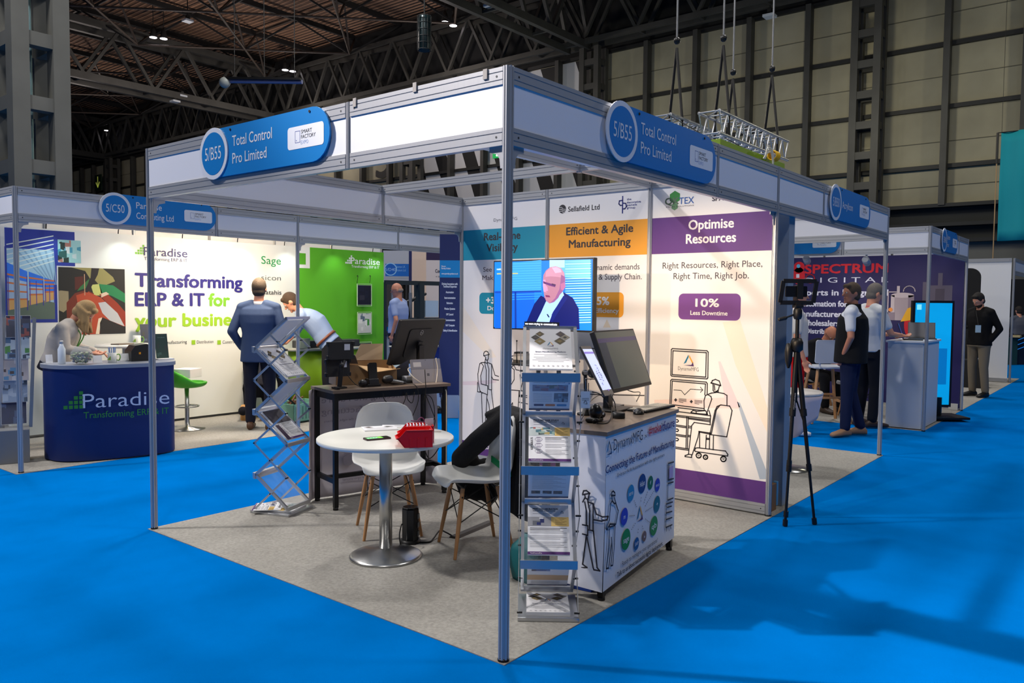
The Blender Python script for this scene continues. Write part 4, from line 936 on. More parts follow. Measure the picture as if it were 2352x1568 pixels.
P1.text('DynamxMFG', (1409, 1032), (1476, 1012), LN, .062, 1, -0.005); P1.text('x', (1481, 1006), (1486, 1003), LN, .026, 1); P1.text('#make', (1490, 999), (1518, 990), M((200, 30, 60), 0.6), .056, 1, 0.012); P1.text('itfuture', (1519, 990), (1549, 979), M((50, 40, 120), 0.6), .056, 1, 0.012)
P1.text('Connecting the Future of Manufacturing', (1391, 1083), (1548, 1025), DB, .042, 1, 0.014); P1.text('Embrace AI & Automation with the right partners', (1418, 1092), (1526, 1050), LN, .020, 1)
tc_ = P1.px((1470, 1182)); tri_logo(P1, tc_[0], tc_[1], .085, False, 1)
for (u, v, c, t, r) in ((1475, 1110, (14, 60, 130), 'HubSpot', .054), (1494, 1108, (0, 110, 70), 'f', .039), (1510, 1113, (40, 60, 190), 'mo', .039), (1449, 1132, (40, 140, 190), 'xero', .046), (1509, 1157, (0, 110, 130), '+', .048), (1434, 1186, (50, 60, 190), 'm', .047), (1502, 1207, (20, 140, 60), 'qb', .057), (1438, 1238, (20, 140, 60), 'sage', .057), (1462, 1248, (0, 90, 160), 'SAP', .035), (1480, 1231, (130, 100, 90), 'a', .030)):
    c0 = P1.px((u, v)); P1.circ(c0, r, M(c, 0.5), 1, False); P1.ctext(t, (c0[0], c0[1]-r*.25), r*.55, PW, 2, 0.01, w=r*(1.3 if len(t) > 1 else .5))
    dx, dy = tc_[0]-c0[0], tc_[1]-c0[1]; L = math.hypot(dx, dy); k = r+.025
    while k < L-.075: P1.circ((c0[0]+dx*k/L, c0[1]+dy*k/L), .0035, LN, 1, False, 8); k += .017
P1.text('Ready to reimagine your operations?', (1429, 1297), (1510, 1246), LN, .026, 1); P1.text('Talk to us about successful digital deployment.', (1417, 1322), (1522, 1254), LN, .027, 1, 0.02)
def Q4(x, y): return (1180+x*.2552, 1040+y*.2552)
def l4(L, w=.0085, pr=None): (pr or P1).line([Q4(*q) for q in L], w, INK, 1)
for L in ([(878, 380), (880, 355), (895, 342), (910, 358), (912, 382), (878, 385)], [(882, 388), (884, 430), (905, 455), (918, 450), (905, 400)], [(884, 430), (870, 460), (860, 600), (830, 680), (840, 690), (865, 640), (875, 640), (918, 640)], [(918, 452), (940, 520), (925, 600), (918, 640)], [(862, 655), (852, 850), (832, 1040), (852, 1035), (868, 900), (880, 800), (878, 760), (885, 900), (872, 1015), (890, 1010), (905, 820), (912, 650), (862, 668)],
          [(1390, 95), (1440, 80)], [(1390, 95), (1388, 245), (1438, 230)], [(1398, 110), (1396, 235)], [(1388, 275), (1436, 260)], [(1388, 275), (1384, 425), (1434, 405)], [(1370, 460), (1430, 440)], [(1372, 475), (1368, 670), (1425, 645)], [(1380, 490), (1420, 478)], [(1372, 540), (1424, 525)], [(1370, 600), (1424, 580)], [(1375, 670), (1374, 700)], [(1412, 655), (1414, 680)]):
    l4(L)
P1.rect(Q4(1400, 130), Q4(1432, 215), M((190, 170, 215), 0.6), 1)
P2 = Print(LW_(-hx-.0405, yF, 0), ROT @ Vector((0, -1, 0)), (0, 0, 1), ROT @ Vector((-1, 0, 0)), m)
P2.st = .001
for L in ([(622, 365), (630, 340), (655, 338), (685, 362), (620, 375)], [(640, 375), (645, 405), (668, 418), (680, 372)], [(640, 405), (622, 440)], [(665, 418), (668, 440), (715, 455), (745, 550), (800, 575), (850, 570), (840, 600), (790, 612), (720, 600)], [(640, 440), (655, 520), (655, 650)], [(668, 440), (685, 520), (683, 680)], [(715, 460), (715, 700), (668, 690)], [(620, 645), (668, 655), (665, 740), (620, 728)],
          [(655, 740), (620, 1000), (660, 1030), (612, 1032)], [(660, 760), (715, 1030)], [(718, 700), (750, 1030), (775, 1060), (722, 1050), (715, 1030)]):
    l4(L, .008, P2)
m.build('fabric_wrap', FD, world=True, label='white cloth printed with partner logos and line-drawn workers')
# crate and bags under and behind the wrapped desk
m = MB(); c = LW_(-hx+.17, .02, 0); m.box(c+Vector((0, 0, .06)), (.22, .2, .12), M((20, 60, 150), 0.5), rz=FD.rotation_euler.z); m.build('crate', label='small blue crate on the carpet under the wrapped desk', cat='crate', bevel=.004)
def bag(c, r, mat, label, name='bag', cat='bag', seed=0):
    m = MB(); rn = random.Random(seed)
    def fn(i, j):
        t = 2*PI*i; z = j; rr = (0.75+0.25*math.sin(PI*min(1, j*1.1)))*(1+.10*math.sin(3*t+seed)+.06*math.sin(7*t+5*j)); rr *= (1-.75*max(0, j-.72)/.28)
        return (c[0]+r[0]*rr*math.cos(t), c[1]+r[1]*rr*math.sin(t), c[2]+r[2]*z)
    m.grid(fn, 24, 14, mat); return m.build(name, label=label, cat=cat, solid=.004)
bag(tuple(LW_(-hx+.04, .30, 0)), (.07, .10, .26), M((0, 100, 105), 0.6), 'crumpled teal bag on the floor behind the left end of the wrapped desk', seed=2)
bag((1.95, .33, 0), (.09, .07, .30), M((20, 110, 50), 0.5), 'green bag standing at the right end of the wrapped desk', seed=5)
c = LW_(-hx+.05, .10, .20); m = MB(); m.path([c+Vector((-.10, .06, .12)), c+Vector((.0, .0, .09)), c+Vector((.1, -.02, .03)), c+Vector((.22, .0, .03))], .006, M((230, 180, 20), 0.5)); m.build('cable', label='yellow lead behind the left end of the wrapped desk', cat='cable')
o = thing('shelf_tray', 'dark lower shelf with odds and ends between the brochure rack and the wrapped desk', 'shelf', tuple(LW_(0, 0, 0)), FD.rotation_euler.z)
m = MB(); m.bx(-hx+.02, hx-.02, -.14, .14, .225, .24, BLACK); m.build('board', o)
m = MB(); m.box((-hx+.12, .06, .27), (.18, .12, .05), M((190, 190, 186), 0.5), rz=.2); m.build('paper_pile', o)
bag(tuple(LW_(-hx+.10, -.02, .24)), (.06, .06, .22), M((14, 14, 15), 0.7), 'small black bag on the lower shelf of the wrapped desk', seed=8)
# ------------------------------------------------------------------ monitors
def monitor(label, c, w_dir, n, W_, H_, tilt, deskz, screen=None, back_logo=None, name='computer_monitor', stand_to=None, roll=0.0, bo=.10):
    """c centre; n direction the screen faces (horizontal); tilt back"""
    n = Vector(n).normalized(); U = Vector((-n.y, n.x, 0)); U = U if U.dot(Vector(w_dir)) > 0 else -U
    R0 = Matrix.Rotation(-tilt, 3, U) if n.cross(Vector((0, 0, 1))).dot(U) > 0 else Matrix.Rotation(tilt, 3, U)
    N = (n*math.cos(tilt)+Vector((0, 0, 1))*math.sin(tilt)).normalized(); V = (Vector((0, 0, 1))*math.cos(tilt)-n*math.sin(tilt)).normalized()
    if roll: Rr = Matrix.Rotation(roll, 3, N); U = Rr @ U; V = Rr @ V
    c = Vector(c); base = Vector((c.x, c.y, deskz))-n*bo
    o = thing(name, label, 'monitor', tuple(base), math.atan2(n.y, n.x)+PI/2)
    C0 = c-N*.028
    m = MB(); m.prism(rrect(-W_/2, W_/2, -H_/2, H_/2, .006), C0, U, V, N, .028, BLACK)
    m.build('casing', o, world=True, bevel=.003)
    m = MB(); m.prism(rrect(-W_*.26, W_*.26, -H_*.34, H_*.30, .03), C0, U, V, -N, .006, M((24, 24, 25), 0.5)); m.build('rear_cover', o, world=True, bevel=.002)
    sc = Print(c+N*.0005, U if U.cross(V).dot(N) > 0 else -U, V, N)
    sc.rect((-W_/2+.009, -H_/2+.020), (W_/2-.009, H_/2-.009), M((128, 131, 112), 0.3), .5, False)
    if screen: screen(sc, W_, H_)
    sc.build('screen', o)
    if back_logo:
        bl = Print(C0-N*.008, -(U if U.cross(V).dot(N) > 0 else -U), V, -N); back_logo(bl, W_, H_); bl.build('maker_badge', o, label='pale ring badge')
    m = MB(); top = C0-V*H_*.05-N*.03
    m.bar(base+Vector((0, 0, .012)), (base.x, base.y, top.z), .07, .035, BLACK, up=tuple(n)); m.bar((base.x, base.y, top.z), C0-V*H_*.05-N*.012, .06, .06, BLACK); m.build('stand_arm', o, world=True, bevel=.003)
    m = MB(); m.box(base+n*.03+Vector((0, 0, .007)), (.24, .17, .014), BLACK, rz=math.atan2(n.y, n.x)+PI/2); m.build('stand_base', o, world=True, bevel=.004)
    return o
def scr(p, W_, H_):
    p.rect((-W_/2+.012, H_*.30), (W_/2-.012, H_*.37), M((112, 98, 134), 0.3), 1, False); p.rect((-W_/2+.012, -H_/2+.022), (-W_*.30, H_*.30), M((76, 84, 92), 0.3), 1.2, False)
def badge(p, W_, H_): p.circ((0, H_*.22), .021, M((200, 200, 196), 0.4, .5), 1, False, 24); p.circ((0, H_*.22), .0178, BLACK, 2, False, 24); p.ctext('DELL', (0, H_*.22-.005), .010, M((200, 200, 196), 0.4), 3, 0.01, w=.028)
monitor('black flat monitor seen from behind, on the back desk', dep(955, 782, 6.52), (1, 0, 0), (-.12, .99, 0), .58, .385, math.radians(20), .875, scr, badge, bo=.05)
# front monitor facing left-front
mc = dep(1433, 824, 4.75)
monitor('black monitor with a dim olive screen on the wrapped desk', mc, (1, 0, 0), (.12, -.99, 0), .57, .37, math.radians(21), .875, scr, None)
# Surface-style tablet on its stand
def slab(name, label, cat, corners, D, th, face, back, art=None, part='casing'):
    """thin device from four measured corners (TL,TR,BR,BL) on one plane"""
    P = [Vector(x) for x in corners]; U = (P[1]-P[0]); V = (P[0]-P[3]); w = ((P[1]-P[0]).length+(P[2]-P[3]).length)/2; h = ((P[0]-P[3]).length+(P[1]-P[2]).length)/2
    U.normalize(); V = (V-U*V.dot(U)).normalized(); N = U.cross(V).normalized(); c = sum(P, Vector())/4
    zb = min(p.z for p in P); o = thing(name, label, cat, (c.x, c.y, zb))
    m = MB(); m.prism(rrect(-w/2, w/2, -h/2, h/2, min(w, h)*.04), c-N*th, U, V, N, th, back)
    pr = Print(c, U, V, N, m)
    if art: art(pr, w, h)
    pr.build(part, o, bevel=0.0)
    return o, c, U, V, N, w, h
# geometry of the grey tablet: base line on the desk, top leans back
sb0 = onz(949, 880, .876); sb1 = onz(1017, 876, .876)
dU = (sb1-sb0); dU.z = 0; wS = dU.length; dU.normalize(); nS = Vector((dU.y, -dU.x, 0))   # towards camera
if nS.dot(Vector((-1, -1, 0))) < 0: nS = -nS
st_ = math.radians(16); VS = Vector((0, 0, math.cos(st_)))-nS*math.sin(st_)*-0.0+(-nS)*(-math.sin(st_))*0
VS = (Vector((0, 0, 1))*math.cos(st_)+(-nS)*math.sin(st_)).normalized(); hS = .19
GR = M((148, 146, 148), 0.35, .5); GR2 = M((164, 160, 160), 0.4, .4)
def art_s(p, w, h):
    p.rect((-w/2, -h/2), (w/2, h*.08), GR2, 1, False); p.line([(-w/2, h*.08), (w/2, h*.08)], .0015, M((80, 80, 84), 0.5), 2, False); p.rect((-w*.42, h*.18), (-w*.16, h*.38), M((190, 190, 192), 0.5), 1, False)
    for a in (0, 1):
        for b in (0, 1): p.rect((w*.0+a*.011, -h*.22+b*.011), (w*.0+.009+a*.011, -h*.22+.009+b*.011), M((70, 70, 74), 0.4), 3, False)
    p.circ((0, h*.45), .003, BLACK, 2, False, 10)
ob = slab('tablet_computer', 'silver grey tablet computer standing on the back desk, seen from behind', 'tablet', [sb0+VS*hS, sb1+VS*hS, sb1, sb0], 0, .009, None, GR, art_s)[0]
pts = [sb1+VS*.185+nS*.01-dU*.03, sb1+VS*.19-dU*.045+nS*.018, sb1+VS*.10-dU*.05+nS*.03, (sb0+sb1)/2+nS*.05-Vector((0, 0, .035))+dU*.02, sb0+nS*.04+Vector((0, 0, .03))+dU*.01, sb0+VS*.11-dU*.03, sb0+VS*.13+dU*.02-nS*.01]
m = MB(); m.path(pts, .0035, CABLEW); m.build('cable', label='cream charging lead looped over the grey tablet on the back desk', cat='cable')
# ------------------------------------------------------------------ things on the back desk
def bd(x, y, z=0): # local desk coordinates
    return Vector(BD.location)+Matrix.Rotation(BD.rotation_euler.z, 3, 'Z') @ Vector((x, y, z))
BZ = .875; brz = BD.rotation_euler.z
# tablet mount with two rugged black tablets
tp = bd(-.39, -.07, BZ); o = thing('tablet_mount', 'black articulated tablet mount clamped to the left end of the back desk', 'mount', tuple(tp), brz)
m = MB(); m.bar((0, 0, 0), (.02, 0, .17), .022, .03, BLACK); m.bx(-.05, .05, -.03, .03, 0, .012, BLACK); m.build('arm', o, bevel=.003)
m = MB(); m.bx(-.06, -.035, -.09, -.04, -.06, .02, BLACK); m.bx(-.075, -.03, -.085, -.045, -.08, -.06, BLACK); m.build('clamp', o, bevel=.002)
m = MB(); m.tube((.02, 0, .16), (.05, .02, .20), .014, BLACK); m.sph((.02, 0, .17), .02, BLACK, 10, 8); m.build('joint', o)
RUG = M((20, 20, 22), 0.6)
def rugged(c, w, h, label, tilt):
    o = thing('rugged_tablet', label, 'tablet', tuple(c-Vector((0, 0, h/2))), brz)
    m = MB(); V = Vector((0, math.sin(tilt), math.cos(tilt))); m.prism(rrect(-w/2, w/2, -h/2, h/2, .012), (0, 0, h/2), (1, 0, 0), V, (0, 1, 0), .02, RUG); m.build('case', o, bevel=.004)
    m = MB(); 
    for sx in (-1, 1): m.box((sx*w/2, .01, h*.9), (.02, .03, .03), BLACK)
    for sx in (-1, 1): m.box((sx*w/2, .01, h*.12), (.02, .03, .03), BLACK)
    m.build('bumper', o, bevel=.004)
    m = MB(); m.bx(w*.12, w*.12+.045, -.002, .0, h*.52, h*.52+.045, M((196, 200, 212), 0.6)); m.build('label_sticker', o, label='pale square sticker')
rugged(bd(-.355, -.03, BZ+.275), .20, .13, 'upper black rugged tablet on the mount at the left of the back desk', .1)
rugged(bd(-.365, -.00, BZ+.145), .185, .13, 'lower black rugged tablet on the mount at the left of the back desk', .1)
# cardboard box with open flaps
CB1 = M((176, 140, 98), 0.8, var=0.15, vscale=5, name='cardboard'); CB2 = M((92, 82, 76), 0.8)
bc = bd(-.07, .19, BZ); o = thing('cardboard_box', 'open brown cardboard box with raised flaps behind the things on the back desk', 'box', tuple(bc), brz-.15)
def quadp(m, a, b, c, d, mat, t=.004): 
    a, b, c, d = map(Vector, (a, b, c, d)); n = (b-a).cross(d-a).normalized()*t; m.add([a, b, c, d, a+n, b+n, c+n, d+n], [(0, 3, 2, 1), (4, 5, 6, 7), (0, 1, 5, 4), (1, 2, 6, 5), (2, 3, 7, 6), (3, 0, 4, 7)], mat)
m = MB(); w, d_, h = .24, .10, .17
quadp(m, (-w, -d_, 0), (w, -d_, 0), (w, -d_, h*.62), (-w, -d_, h), CB1); quadp(m, (w, d_, 0), (-w, d_, 0), (-w, d_, h), (w, d_, h), CB1); quadp(m, (-w, d_, 0), (-w, -d_, 0), (-w, -d_, h), (-w, d_, h), CB2); quadp(m, (w, -d_, 0), (w, d_, 0), (w, d_, h), (w, -d_, h*.62), CB1); quadp(m, (-w, -d_, .001), (-w, d_, .001), (w, d_, .001), (w, -d_, .001), CB1); m.build('body', o)
m = MB(); quadp(m, (w, -d_, h*.62), (-w*.3, -d_, h*.85), (-w*.05, -d_-.12, h*.55), (w*.95, -d_-.12, h*.72), M((196, 160, 112), 0.8)); m.build('flap', o, label='tan inner side of the flap')
m = MB(); quadp(m, (-w, -d_, h), (-w*.3, -d_, h*.95), (-w*.5, -d_-.09, h*1.35), (-w*1.05, -d_-.02, h*1.3), CB2); m.build('flap', o)
m = MB(); quadp(m, (-w, d_, h), (-w, -d_, h), (-w+.12, -d_+.03, h*1.42), (-w+.12, d_, h*1.42), CB1); m.build('flap', o)
m = MB(); quadp(m, (-w*.2, d_, h), (w*.8, d_, h), (w*.9, d_+.05, h*1.75), (w*.1, d_+.04, h*1.75), M((186, 160, 130), 0.8)); m.build('flap', o)
# handheld terminal in cradle
hc = bd(-.12, -.06, BZ); o = thing('handheld_terminal', 'black handheld terminal standing in its cradle on the back desk', 'scanner', tuple(hc), brz)
m = MB(); m.bx(-.055, .055, -.045, .045, 0, .02, BLACK); m.prism([(-.045, 0), (.045, 0), (.035, .04), (-.035, .04)], (-.04, 0, .018), (0, 1, 0), (0, 0, 1), (1, 0, 0), .08, BLACK); m.build('cradle', o, bevel=.004)
m = MB(); m.prism(rrect(-.035, .035, 0, .15, .012), (0, -.01, .03), (1, 0, 0), (.12, .35, .93), (0, -.93, .35), .02, M((10, 10, 11), 0.2)); m.build('terminal', o, bevel=.003)
m = MB(); m.sph((-.085, -.02, .028), (.035, .03, .028), BLACK); m.build('charging_dome', o)
# barcode gun
gc = bd(.03, -.08, BZ); o = thing('barcode_scanner', 'black and silver barcode gun lying on the back desk', 'scanner', tuple(gc), brz)
m = MB(); m.cap((-.04, 0, .045), (-.01, 0, .05), .032, .03, BLACK); m.build('head', o)
m = MB(); m.cap((0, 0, .035), (.09, -.02, .018), .018, .014, M((130, 132, 134), 0.3, .7)); m.build('handle', o)
m = MB(); m.cap((.085, -.02, .018), (.115, -.025, .014), .012, .008, BLACK); m.build('cable_boot', o)
# keyboard, dock, papers behind the tablet
o = thing('laptop_dock', 'black slab of docks and a folded laptop behind the barcode gun on the back desk', 'laptop', tuple(bd(.20, .03, BZ)), brz+.1)
m = MB(); m.bx(-.13, .10, -.06, .08, 0, .016, BLACK); m.build('base', o, bevel=.003)
m = MB(); m.prism([(-.13, 0), (.10, 0), (.12, .16), (-.10, .06)], (0, .07, .016), (1, 0, 0), (0, .2, .98), (0, -1, 0), .006, M((46, 46, 50), 0.3)); m.build('lid', o)
m = MB(); m.bx(.02, .12, -.02, .05, .016, .05, M((170, 174, 182), 0.4)); m.build('dock', o, bevel=.003)
# cables hanging from the back desk
def cable(pts, label, r=.0032, mat=CABLE): m = MB(); m.path(pts, r, mat); return m.build('cable', label=label, cat='cable')
cable([bd(-.30, -.0, BZ+.10), bd(-.25, -.05, BZ+.02), bd(-.2, -.10, BZ+.006), bd(-.12, -.08, BZ+.02)], 'black lead from the tablet mount to the handheld cradle')
cable([bd(.14, -.11, BZ+.01), bd(.18, -.2, BZ-.0), bd(.20, -.21, BZ-.1), bd(.16, -.20, BZ-.22), bd(.1, -.2, BZ-.30)], 'black lead hanging from the barcode gun over the desk front')
cable([bd(-.10, -.2, BZ-.04), bd(-.08, -.2, BZ-.10), bd(.02, -.2, BZ-.17), bd(.08, -.2, BZ-.12), bd(.10, -.2, BZ-.05), bd(.11, -.2, BZ-.10), bd(.15, -.2, BZ-.13), bd(.17, -.2, BZ-.05)], 'thin black lead sagging in loops under the back desk top')
cable([bd(.26, -.2, BZ+.12), bd(.27, -.2, BZ-.05), bd(.25, -.2, BZ-.18), bd(.29, -.2, BZ-.30), bd(.35, -.2, BZ-.26), bd(.33, -.2, BZ-.12), bd(.27, -.2, BZ-.08), bd(.24, -.2, BZ-.16)], 'coiled black lead hanging below the grey tablet')
cable([bd(.27, -.19, BZ-.07), bd(.33, -.19, BZ-.2), bd(.36, -.19, BZ-.30), bd(.31, -.19, BZ-.42), bd(.30, -.19, BZ-.6)], 'black lead dropping straight under the back desk')
cable([bd(.47, .05, BZ+.02), bd(.53, .02, BZ-.04), bd(.53, -.02, BZ-.3), bd(.50, -.05, BZ-.5), bd(.42, -.02, BZ-.62), bd(.38, .0, BZ-.55)], 'black lead hanging off the right end of the back desk', .004)
cable([bd(.46, -.185, BZ-.05), bd(.468, -.186, BZ-.12), bd(.468, -.186, BZ-.5), bd(.468, -.186, BZ-.83)], 'cream lead running down the right front leg of the back desk', .0045, CABLEW)
# ------------------------------------------------------------------ things on the wrapped desk
FZ = .875; frz = FD.rotation_euler.z
kc = [onz(1480, 935, FZ), onz(1495, 955, FZ), onz(1553, 942, FZ), onz(1530, 926, FZ)]
ku = (kc[2]-kc[1]).normalized(); kv = Vector((-ku.y, ku.x, 0)); kb = onz(1488, 948, FZ)
o = thing('keyboard', 'silver and black keyboard at the right end of the wrapped desk', 'keyboard', tuple(kb+ku*.18+kv*.06), math.atan2(ku.y, ku.x))
m = MB(); m.bx(-.20, .17, -.062, .07, 0, .014, BLACK); m.build('base', o, bevel=.003)
m = MB()
for r in range(5):
    for k in range(14): m.bx(-.19+k*.025, -.19+k*.025+.021, -.052+r*.023, -.052+r*.023+.019, .014, .018, M((200, 192, 176), 0.5))
m.build('keys', o)
o = thing('computer_mouse', 'black computer mouse in front of the keyboard on the wrapped desk', 'mouse', tuple(onz(1467, 950, FZ)), frz+.3)
m = MB(); m.sph((0, 0, 0), (.055, .032, .034), BLACK, 20, 14)
m.v = [(x, y, max(0, z)) for x, y, z in m.v]; m.build('body', o)
m = MB(); m.path([(-.05, 0, .012), (-.02, .028, .016), (.02, .031, .016), (.05, .01, .012)], .0015, M((160, 162, 166), 0.3, .6)); m.build('trim', o, label='silver trim line')
pc = onz(1421, 960, FZ); m = MB(); m.lathe([(.034, 0), (.036, .004), (.036, .03), (.031, .034), (0, .034)], pc, BLACK, 28); m.build('speaker_puck', label='short round black puck near the front edge of the wrapped desk', cat='puck')
gc = onz(1368, 968, FZ); o = thing('scanner_cradle', 'bulky black scanner in its cradle at the left of the wrapped desk', 'scanner', tuple(gc), frz)
m = MB(); m.sph((0, 0, .055), (.045, .035, .045), M((18, 18, 19), 0.3), 18, 12); m.cap((.0, 0, .06), (.055, -.01, .035), .03, .022, BLACK); m.build('head', o)
m = MB(); m.cap((-.06, -.02, .012), (.045, -.015, .010), .013, .010, BLACK); m.cap((-.05, -.03, .014), (-.055, .02, .014), .014, .014, BLACK); m.build('foot', o)
q = Print((0, 0, 0), (1, 0, 0), (0, 0, 1), (0, -1, 0)); q.circ((.02, .045), .012, M((210, 214, 216), 0.4), 60, False, 20, ry=.007); q.build('maker_badge', o, world=False, label='pale oval badge')
# tablet on an arm, leaning left
tl = dep(1327, 797, 3.95); tr = dep(1350, 797, 4.08); br = dep(1420, 898, 4.08); bl = dep(1392, 909, 3.95)
LS = M((196, 208, 245), 0.2, emit=.75)
def art_t(p, w, h):
    p.rect((-w/2+.006, -h/2+.03), (w/2-.006, h/2-.018), LS, 1, False); p.rect((-w/2+.006, h/2-.045), (w/2-.006, h/2-.034), M((110, 90, 190), 0.2, emit=.8), 2, False)
    p.text('right?', (w*.12, -h*.22), (w*.12, h*.12), M((120, 130, 175), 0.3), w*.17, 2, 0, False); p.text('a job.', (-w*.12, -h*.30), (-w*.12, h*.02), M((120, 130, 175), 0.3), w*.17, 2, 0, False); p.circ((w*.12, -h*.40), .006, M((110, 80, 200), 0.3, emit=.6), 2, False, 12)
o, tcn, tU, tV, tN, tw, th_ = slab('tablet_computer', 'tablet with a lit page held at a slant over the wrapped desk', 'tablet', [tl, tr, br, bl], 0, .010, None, M((90, 84, 82), 0.4), art_t)
ab = onz(1345, 952, FZ)
m = MB(); m.lathe([(.05, 0), (.05, .01), (.02, .016), (.014, .05), (0, .05)], ab, BLACK, 20); m.tube(ab+Vector((0, 0, .04)), ab+Vector((.02, .02, .24)), .010, BLACK, 10); m.tube(ab+Vector((.02, .02, .24)), tcn-tN*.03, .012, BLACK, 10); m.sph(tcn-tN*.028, .028, BLACK, 14, 10); m.sph(ab+Vector((.02, .02, .24)), .02, BLACK, 12, 8); m.build('tablet_holder', label='black swivel arm holding the slanted tablet', cat='mount')
# hanging badge holder
bt = dep(1345, 893, 3.80)
o = thing('badge_holder', 'clear badge holder with a white card hanging from the tablet arm', 'badge', (bt.x, bt.y, bt.z-.10))
Ub = Vector((.627, -.778, 0)); Nb = Vector((-.778, -.627, 0))
m = MB(); m.prism(rrect(-.028, .028, -.098, 0, .004), bt, Ub, (0, 0, 1), Nb, .002, CLEAR); m.build('sleeve', o, world=True)
m = MB(); m.prism([(-.022, -.092), (.022, -.092), (.022, -.012), (-.022, -.012)], bt-Nb*.002, Ub, (0, 0, 1), Nb, .0015, PAPER); pb = Print(bt-Nb*.0004, Ub, (0, 0, 1), Nb, m); tri_logo(pb, .0, -.065, .02, False, 2, [INK, INK, INK]); 
for k in range(3): pb.line([(-.016, -.045-k*.005), (.016, -.045-k*.005)], .0012, INK, 1, False)
m.build('card', o, world=True)
m = MB(); m.path([bt, bt+Vector((0, 0, .03)), bt+Vector((.004, .004, .05)), tcn-tN*.04+Vector((0, 0, -.03))], .002, M((150, 150, 150), 0.3, .8)); m.build('clip_chain', o, world=True)
# cables on the wrapped desk
def fz(u, v, dz=0.004): p = onz(u, v, FZ); p.z += dz; return p
cable([fz(1330, 975), fz(1340, 962, .02), fz(1352, 945, .05), fz(1378, 925, .05), fz(1400, 938, .03), fz(1405, 955, .01), fz(1395, 972), fz(1370, 974)], 'black lead looped round the scanner on the wrapped desk', .003)
cable([dep(1402, 905, 4.0), dep(1412, 925, 4.02), fz(1413, 945, .03), fz(1418, 956, .02)], 'short black lead dropping from the slanted tablet to the puck', .003)
cable([dep(1360, 900, 3.98), dep(1378, 905, 4.0), dep(1395, 925, 4.02), fz(1400, 946, .03)], 'thin black lead arcing behind the hanging badge', .0025)
cable([dep(1440, 895, 4.9), dep(1455, 900, 4.9), fz(1470, 915, .04), fz(1462, 925, .01)], 'black lead behind the monitor stand on the wrapped desk', .003)
o = thing('docking_slab', 'flat grey laptop lying closed under the monitor stand on the wrapped desk', 'laptop', tuple(fz(1400, 940, 0)), frz)
m = MB(); m.bx(-.05, .20, -.01, .16, 0, .012, M((90, 90, 96), 0.35, .4)); m.build('body', o, bevel=.003)
# ------------------------------------------------------------------ television on its stand
TVx = 2.40; T0 = onx(1133, 600, TVx); T1 = onx(1365, 590, TVx); ty0, ty1 = 2.103, 1.128; tz0, tz1 = 1.300, 1.856
o = thing('television', 'wall-facing stand television playing a video of a bald man in a dark suit', 'television', (TVx+.05, 1.615, 1.3))
m = MB(); m.bx(TVx, TVx+.045, ty1, ty0, tz0, tz1, BLACK); m.bx(TVx+.045, TVx+.08, ty1+.2, ty0-.2, tz0+.05, tz1-.18, BLACK); m.build('casing', o, world=True, bevel=.004)
p = Print((TVx-.001, 0, 0), (0, -1, 0), (0, 0, 1), (-1, 0, 0)); p.st = .0004
def Q5(x, y): return (1040+x/3.7333, 400+y/3.7333)
def E5(rgb, e=1.0): return M(rgb, 0.3, emit=e)
def pl(pts, rgb, lay, e=1.0): p.poly([Q5(*q) for q in pts], E5(rgb, e), lay)
p.rect((-ty0+.012, tz0+.014), (-ty1-.012, tz1-.012), E5((20, 112, 225)), 1, False)
pl([(360, 1000), (700, 1000), (700, 1320), (360, 1320)], (12, 88, 205), 2); pl([(500, 760), (760, 735), (760, 1000), (500, 1010)], (60, 150, 240), 2.2)
pl([(900, 735), (1180, 730), (1180, 900), (900, 880)], (90, 170, 248), 2.3)
for k in range(26):
    y = 745+k*21
    pl([(965, y), (1185, y-6), (1185, y+3), (965, y+9)], (150, 200, 252) if k % 2 else (110, 180, 250), 2.6); 
    if k < 16: pl([(505, y+10), (765, y+2), (765, y+9), (505, y+17)], (44, 134, 232), 2.5)
pl([(830, 735), (960, 735), (960, 800), (830, 800)], (160, 210, 255), 2.7)
pl([(530, 1010), (545, 1010), (548, 1320), (532, 1320)], (10, 50, 140), 2.8); pl([(360, 1005), (760, 995), (760, 1010), (360, 1020)], (14, 60, 160), 2.8)
# man: jacket, shirt, head
pl([(600, 1330), (640, 1250), (700, 1110), (755, 1040), (800, 1060), (950, 1010), (1030, 1060), (1080, 1150), (1088, 1330)], (6, 18, 92), 3)
pl([(705, 1290), (760, 1180), (800, 1090), (870, 1085), (945, 1005), (955, 1040), (860, 1180), (810, 1320), (705, 1320)], (150, 190, 250), 3.4)
pl([(850, 1200), (950, 1040), (985, 1060), (900, 1190), (840, 1290)], (10, 26, 110), 3.6)
pl([(785, 1060), (860, 1080), (940, 1010), (950, 960), (900, 940), (800, 1000)], (150, 90, 165), 3.8)
hd = [(775, 905), (778, 865), (800, 825), (835, 797), (885, 788), (930, 805), (957, 845), (965, 900), (962, 960), (945, 1000), (905, 1050), (870, 1095), (830, 1108), (800, 1085), (785, 1040), (780, 1000), (775, 950)]
pl(hd, (172, 120, 146), 4, .75); pl([(800, 835), (835, 800), (885, 790), (930, 808), (957, 850), (955, 890), (900, 880), (840, 875), (795, 880)], (188, 138, 166), 4.2, .8); pl([(850, 800), (890, 795), (925, 812), (935, 840), (880, 848)], (206, 168, 196), 4.3, .85)
pl([(930, 860), (963, 880), (962, 950), (945, 1000), (900, 1055), (880, 1060), (915, 985), (925, 920)], (140, 88, 140), 4.3, .8); pl([(776, 905), (795, 905), (800, 935), (790, 1000), (812, 1015), (780, 1005), (774, 950)], (206, 146, 184), 4.35, .85); pl([(850, 935), (885, 945), (882, 958), (850, 950)], (70, 44, 84), 4.7); pl([(778, 925), (800, 932), (800, 942), (780, 936)], (70, 44, 84), 4.7)
